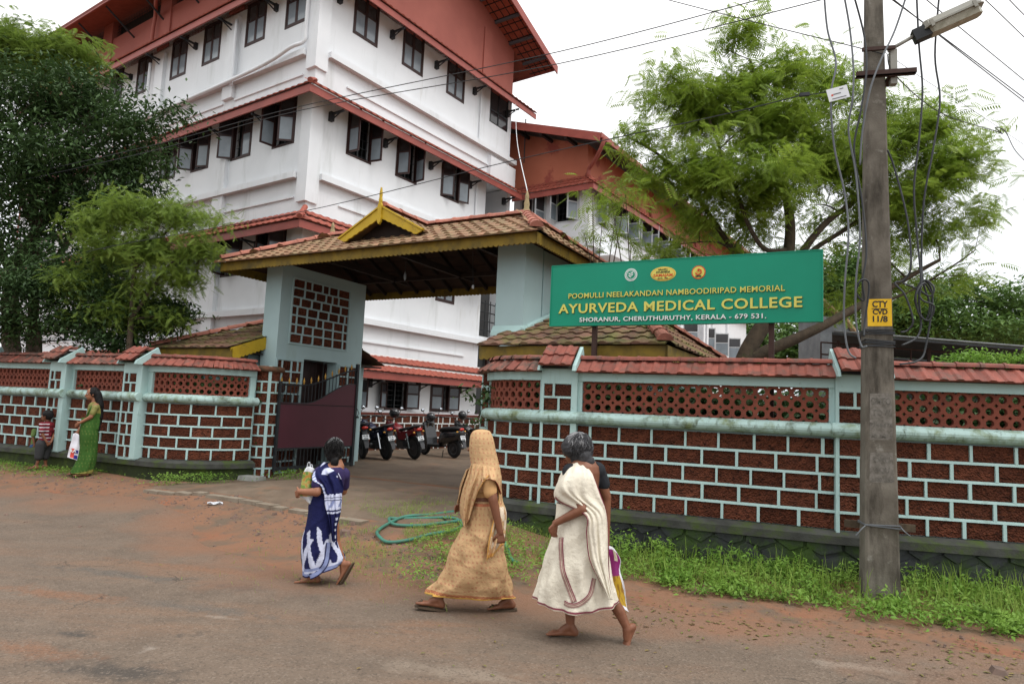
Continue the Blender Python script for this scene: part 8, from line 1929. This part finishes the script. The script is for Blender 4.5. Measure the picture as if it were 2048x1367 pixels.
hr_ = MB(); hr_.ell(hc + V3((.022, 0, .03)), (.098, .090, .098), 14, 10); hr_.ell(F4(900, 220, 0), (.06, .075, .09), 12, 8); 
for a, b, r0, r1 in (((905, 200), (930, 330), .065, .060), ((930, 330), (930, 480), .060, .045), ((930, 480), (918, 640), .042, .012)): caps(hr_, F4(*a, -.03), F4(*b, -.05), r0, r1)
blob('hair', hr_, .009, M['hairblack'], W4, 2, .012, .03)
bl = MB(); caps(bl, F4(885, 355, -.11), F4(885, 355, .11), .066, .066); caps(bl, F4(880, 360, 0), F4(855, 500, 0), .118, .108); caps(bl, F4(880, 360, -.13), F4(852, 430, -.155), .056, .048); caps(bl, F4(880, 360, .13), F4(840, 440, .145), .056, .048)
blob('blouse', bl, .01, M['blousegreen'], W4, 2)
def col4(a, v, p):
    if v > .93 - .10 * math.cos(a) * .8: return GO
    return dots(p, GN, .05, (.13, .19, .05), .15)
def fold6(a, v): return .05 * math.sin(9 * a) * v + .025 * math.sin(17 * a + 3 * v) * v + .02 * math.sin(5 * a + 11 * v)
sk = Loft(F4, [(485, 742, 918, .125), (560, 728, 918, .155), (700, 718, 912, .165), (850, 712, 905, .135), (980, 690, 893, .14), (1080, 652, 872, .14), (1138, 632, 852, .14)], fold6)
sk.build('sari_skirt', M['cloth'], W4, col4, 90, 60)
rows = [[F4(850, 320, -.06), F4(880, 305, -.08), F4(915, 318, -.05)], [F4(820, 380, -.12), F4(870, 360, -.16), F4(930, 370, -.10)], [F4(790, 450, -.11), F4(850, 440, -.14), F4(935, 450, -.08)], [F4(765, 520, -.10), F4(840, 520, -.13), F4(930, 520, -.07)], [F4(750, 560, -.12), F4(820, 600, -.15), F4(915, 620, -.09)]]
sheet('pallu', rows, M['cloth'], W4, lambda u, v, p: GO if (v < .45 and u > .25) else GN, lambda u, v: .01 * math.sin(u * 20 + v * 3), 10, 10)
B4 = held('carrier_bag', 'white carrier bag with red and blue print held in front of the green sari', 'bag', F4, W4)
def b4col(u, v, p):
    if .48 < v < .80 and .20 < u < .52: return (.55, .06, .04)
    if .50 < v < .82 and .52 <= u < .86: return (.035, .03, .22) if not (.60 < v < .66) else (.6, .6, .65)
    return (.66, .66, .72)
bag(B4, F4, [[(655, 675), (680, 668), (700, 672), (718, 690)], [(640, 760), (670, 760), (700, 765), (720, 770)], [(618, 850), (655, 855), (690, 862), (722, 868)], [(602, 935), (640, 945), (680, 958), (708, 975)], [(602, 950), (640, 962), (672, 975), (702, 990)]], b4col, -.06, M['bagcloth'], thick=.04)
me = text_mesh('RA', .075, 1, .002, .001); me.materials.clear(); me.materials.append(M['signwhite']); link(me, 'bag_print', B4, TR(*F4(655, 890, -.112)) @ Matrix.Rotation(math.pi / 2, 4, 'X'))

# --- boy in the striped shirt, small child behind him
F5 = Fig(300, 1085, 637, .092); W5 = person('boy in a red striped shirt and dark shorts with his hands behind his back', 90, 932, 12.5)
hm = MB(); hc = F5(318, 472, 0); c_, f_, s_, u_ = head(hm, hc, (-.9, .43, -.02), .86); caps(hm, F5(330, 560, 0), F5(325, 510, 0), .040, .036)
sL, sR = F5(275, 575, -.07), F5(378, 575, .07)
caps(hm, sL, sR, .042, .042); caps(hm, F5(325, 580, 0), F5(300, 760, 0), .075, .08)
eL, eR = F5(280, 690, -.11), F5(392, 680, .02); hL, hR = F5(322, 775, -.13), F5(360, 772, -.12)
caps(hm, sL, eL, .034, .026); caps(hm, eL, hL, .025, .018); caps(hm, sR, eR, .034, .026); caps(hm, eR, hR, .025, .018); hand(hm, hL, (.4, 0, -.9), (.7, 0, .5), (0, -1, 0), .62, 1.2); hand(hm, hR, (-.5, 0, -.8), (-.7, 0, .5), (0, -1, 0), .62, 1.2)
for (x0, x1, d) in ((262, 222, -.03), (312, 308, .05)): caps(hm, F5(x0, 790, d), F5(x0 - 10, 940, d), .065, .042); caps(hm, F5(x0 - 10, 940, d), F5(x1, 1040, d), .038, .024)
h1, b1_ = foot(hm, F5(222, 1046, -.03), (-.9, .3, 0), .78); h2, b2_ = foot(hm, F5(308, 1046, .05), (-.9, .3, 0), .78)
blob('body', hm, .008, M['skin'], W5, 2); eyes(W5, c_, f_, s_, u_, .86); sandal(W5, h1, b1_, (-.9, .3, 0), .8); sandal(W5, h2, b2_, (-.9, .3, 0), .8)
hr_ = MB(); hr_.ell(hc + V3((.018, -.01, .034)), (.090, .085, .080), 14, 10); hr_.ell(hc + V3((.035, -.02, .0)), (.070, .072, .070), 12, 8); blob('hair', hr_, .008, M['hairblack'], W5, 2, .012, .02)
bl = MB(); caps(bl, sL, sR, .055, .055); caps(bl, F5(325, 585, 0), F5(300, 760, 0), .092, .100); caps(bl, sL, F5(272, 645, -.10), .050, .052); caps(bl, sR, F5(390, 640, .03), .050, .052)
sh_ = blob('shirt', bl, .009, M['cloth'], W5, 2)
def vcol(o, f):
    me = o.data; ca = me.color_attributes.new('Col', 'FLOAT_COLOR', 'POINT'); ca.data.foreach_set('color', [c for v in me.vertices for c in (*f(v.co), 1.0)])
vcol(sh_, lambda p: (.55, .54, .58) if (int((p.z + 5) / .0125) % 5 == 0 and (p.x < .0 or p.z < .62)) else ((.19, .018, .028) if int((p.z + 5) / .03) % 3 else (.10, .01, .016)))
bl = MB()
caps(bl, F5(295, 775, 0), F5(290, 800, 0), .105, .105)
for (x0, d) in ((255, -.03), (315, .05)): caps(bl, F5(x0 + 8, 800, d), F5(x0 - 12, 945, d), .088, .072)
blob('shorts', bl, .009, mat('dark_grey_shorts', (.035, .036, .038), .85), W5, 2)
F6 = Fig(190, 990, 614, .092); W6 = person('small child in a green shirt and blue jeans, half hidden behind the boy', 72, 914, 13.05, .03)
hm = MB(); hc = F6(238, 535, 0); c_, f_, s_, u_ = head(hm, hc, (-.6, .8, 0), .80); caps(hm, F6(225, 620, 0), F6(235, 570, 0), .036, .034); sL, sR = F6(180, 630, -.05), F6(245, 628, .06)
caps(hm, sL, sR, .038, .038); caps(hm, F6(212, 635, 0), F6(195, 780, 0), .065, .07); caps(hm, sL, F6(165, 700, -.09), .030, .024); caps(hm, F6(165, 700, -.09), F6(180, 790, -.12), .023, .017); hand(hm, F6(180, 790, -.12), (.1, 0, -1), (-.8, 0, 0), (0, -1, 0), .55, .8); caps(hm, sR, F6(262, 700, .05), .03, .024); caps(hm, F6(262, 700, .05), F6(250, 780, 0), .023, .017); hand(hm, F6(250, 780, 0), (.1, 0, -1), (-.8, 0, 0), (0, -1, 0), .55, .8)
for x0, d in ((168, -.03), (205, .04)): caps(hm, F6(x0, 800, d), F6(x0, 955, d), .05, .022); foot(hm, F6(x0, 955, d), (-.7, .6, 0), .66)
blob('body', hm, .009, M['skin'], W6, 2); eyes(W6, c_, f_, s_, u_, .8)
hr_ = MB(); hr_.ell(hc + V3((.012, -.015, .03)), (.080, .080, .075), 12, 8); hr_.ell(hc + V3((.02, -.03, .0)), (.062, .06, .065), 12, 8); blob('hair', hr_, .009, M['hairblack'], W6, 2, .012, .02)
bl = MB(); caps(bl, sL, sR, .050, .050); caps(bl, F6(212, 640, 0), F6(195, 780, 0), .080, .090); caps(bl, sL, F6(168, 680, -.085), .046, .042); caps(bl, sR, F6(258, 680, .05), .046, .042); blob('shirt', bl, .009, mat('olive_shirt', (.13, .19, .06), .9, var=(.09, .14, .04), vscale=30), W6, 2)
bl = MB(); caps(bl, F6(192, 800, 0), F6(190, 815, 0), .085, .085)
for x0, d in ((168, -.03), (205, .04)): caps(bl, F6(x0 + 3, 815, d), F6(x0, 945, d), .068, .045)
blob('jeans', bl, .009, mat('blue_jeans', (.035, .08, .17), .9, var=(.025, .055, .13), vscale=20), W6, 2)

for t_, k in ((W1, .958), (B1, .958), (W2, .952), (W3, .935), (B3, .935), (W4, .975), (B4, .975)): t_.scale = (k, k, k)
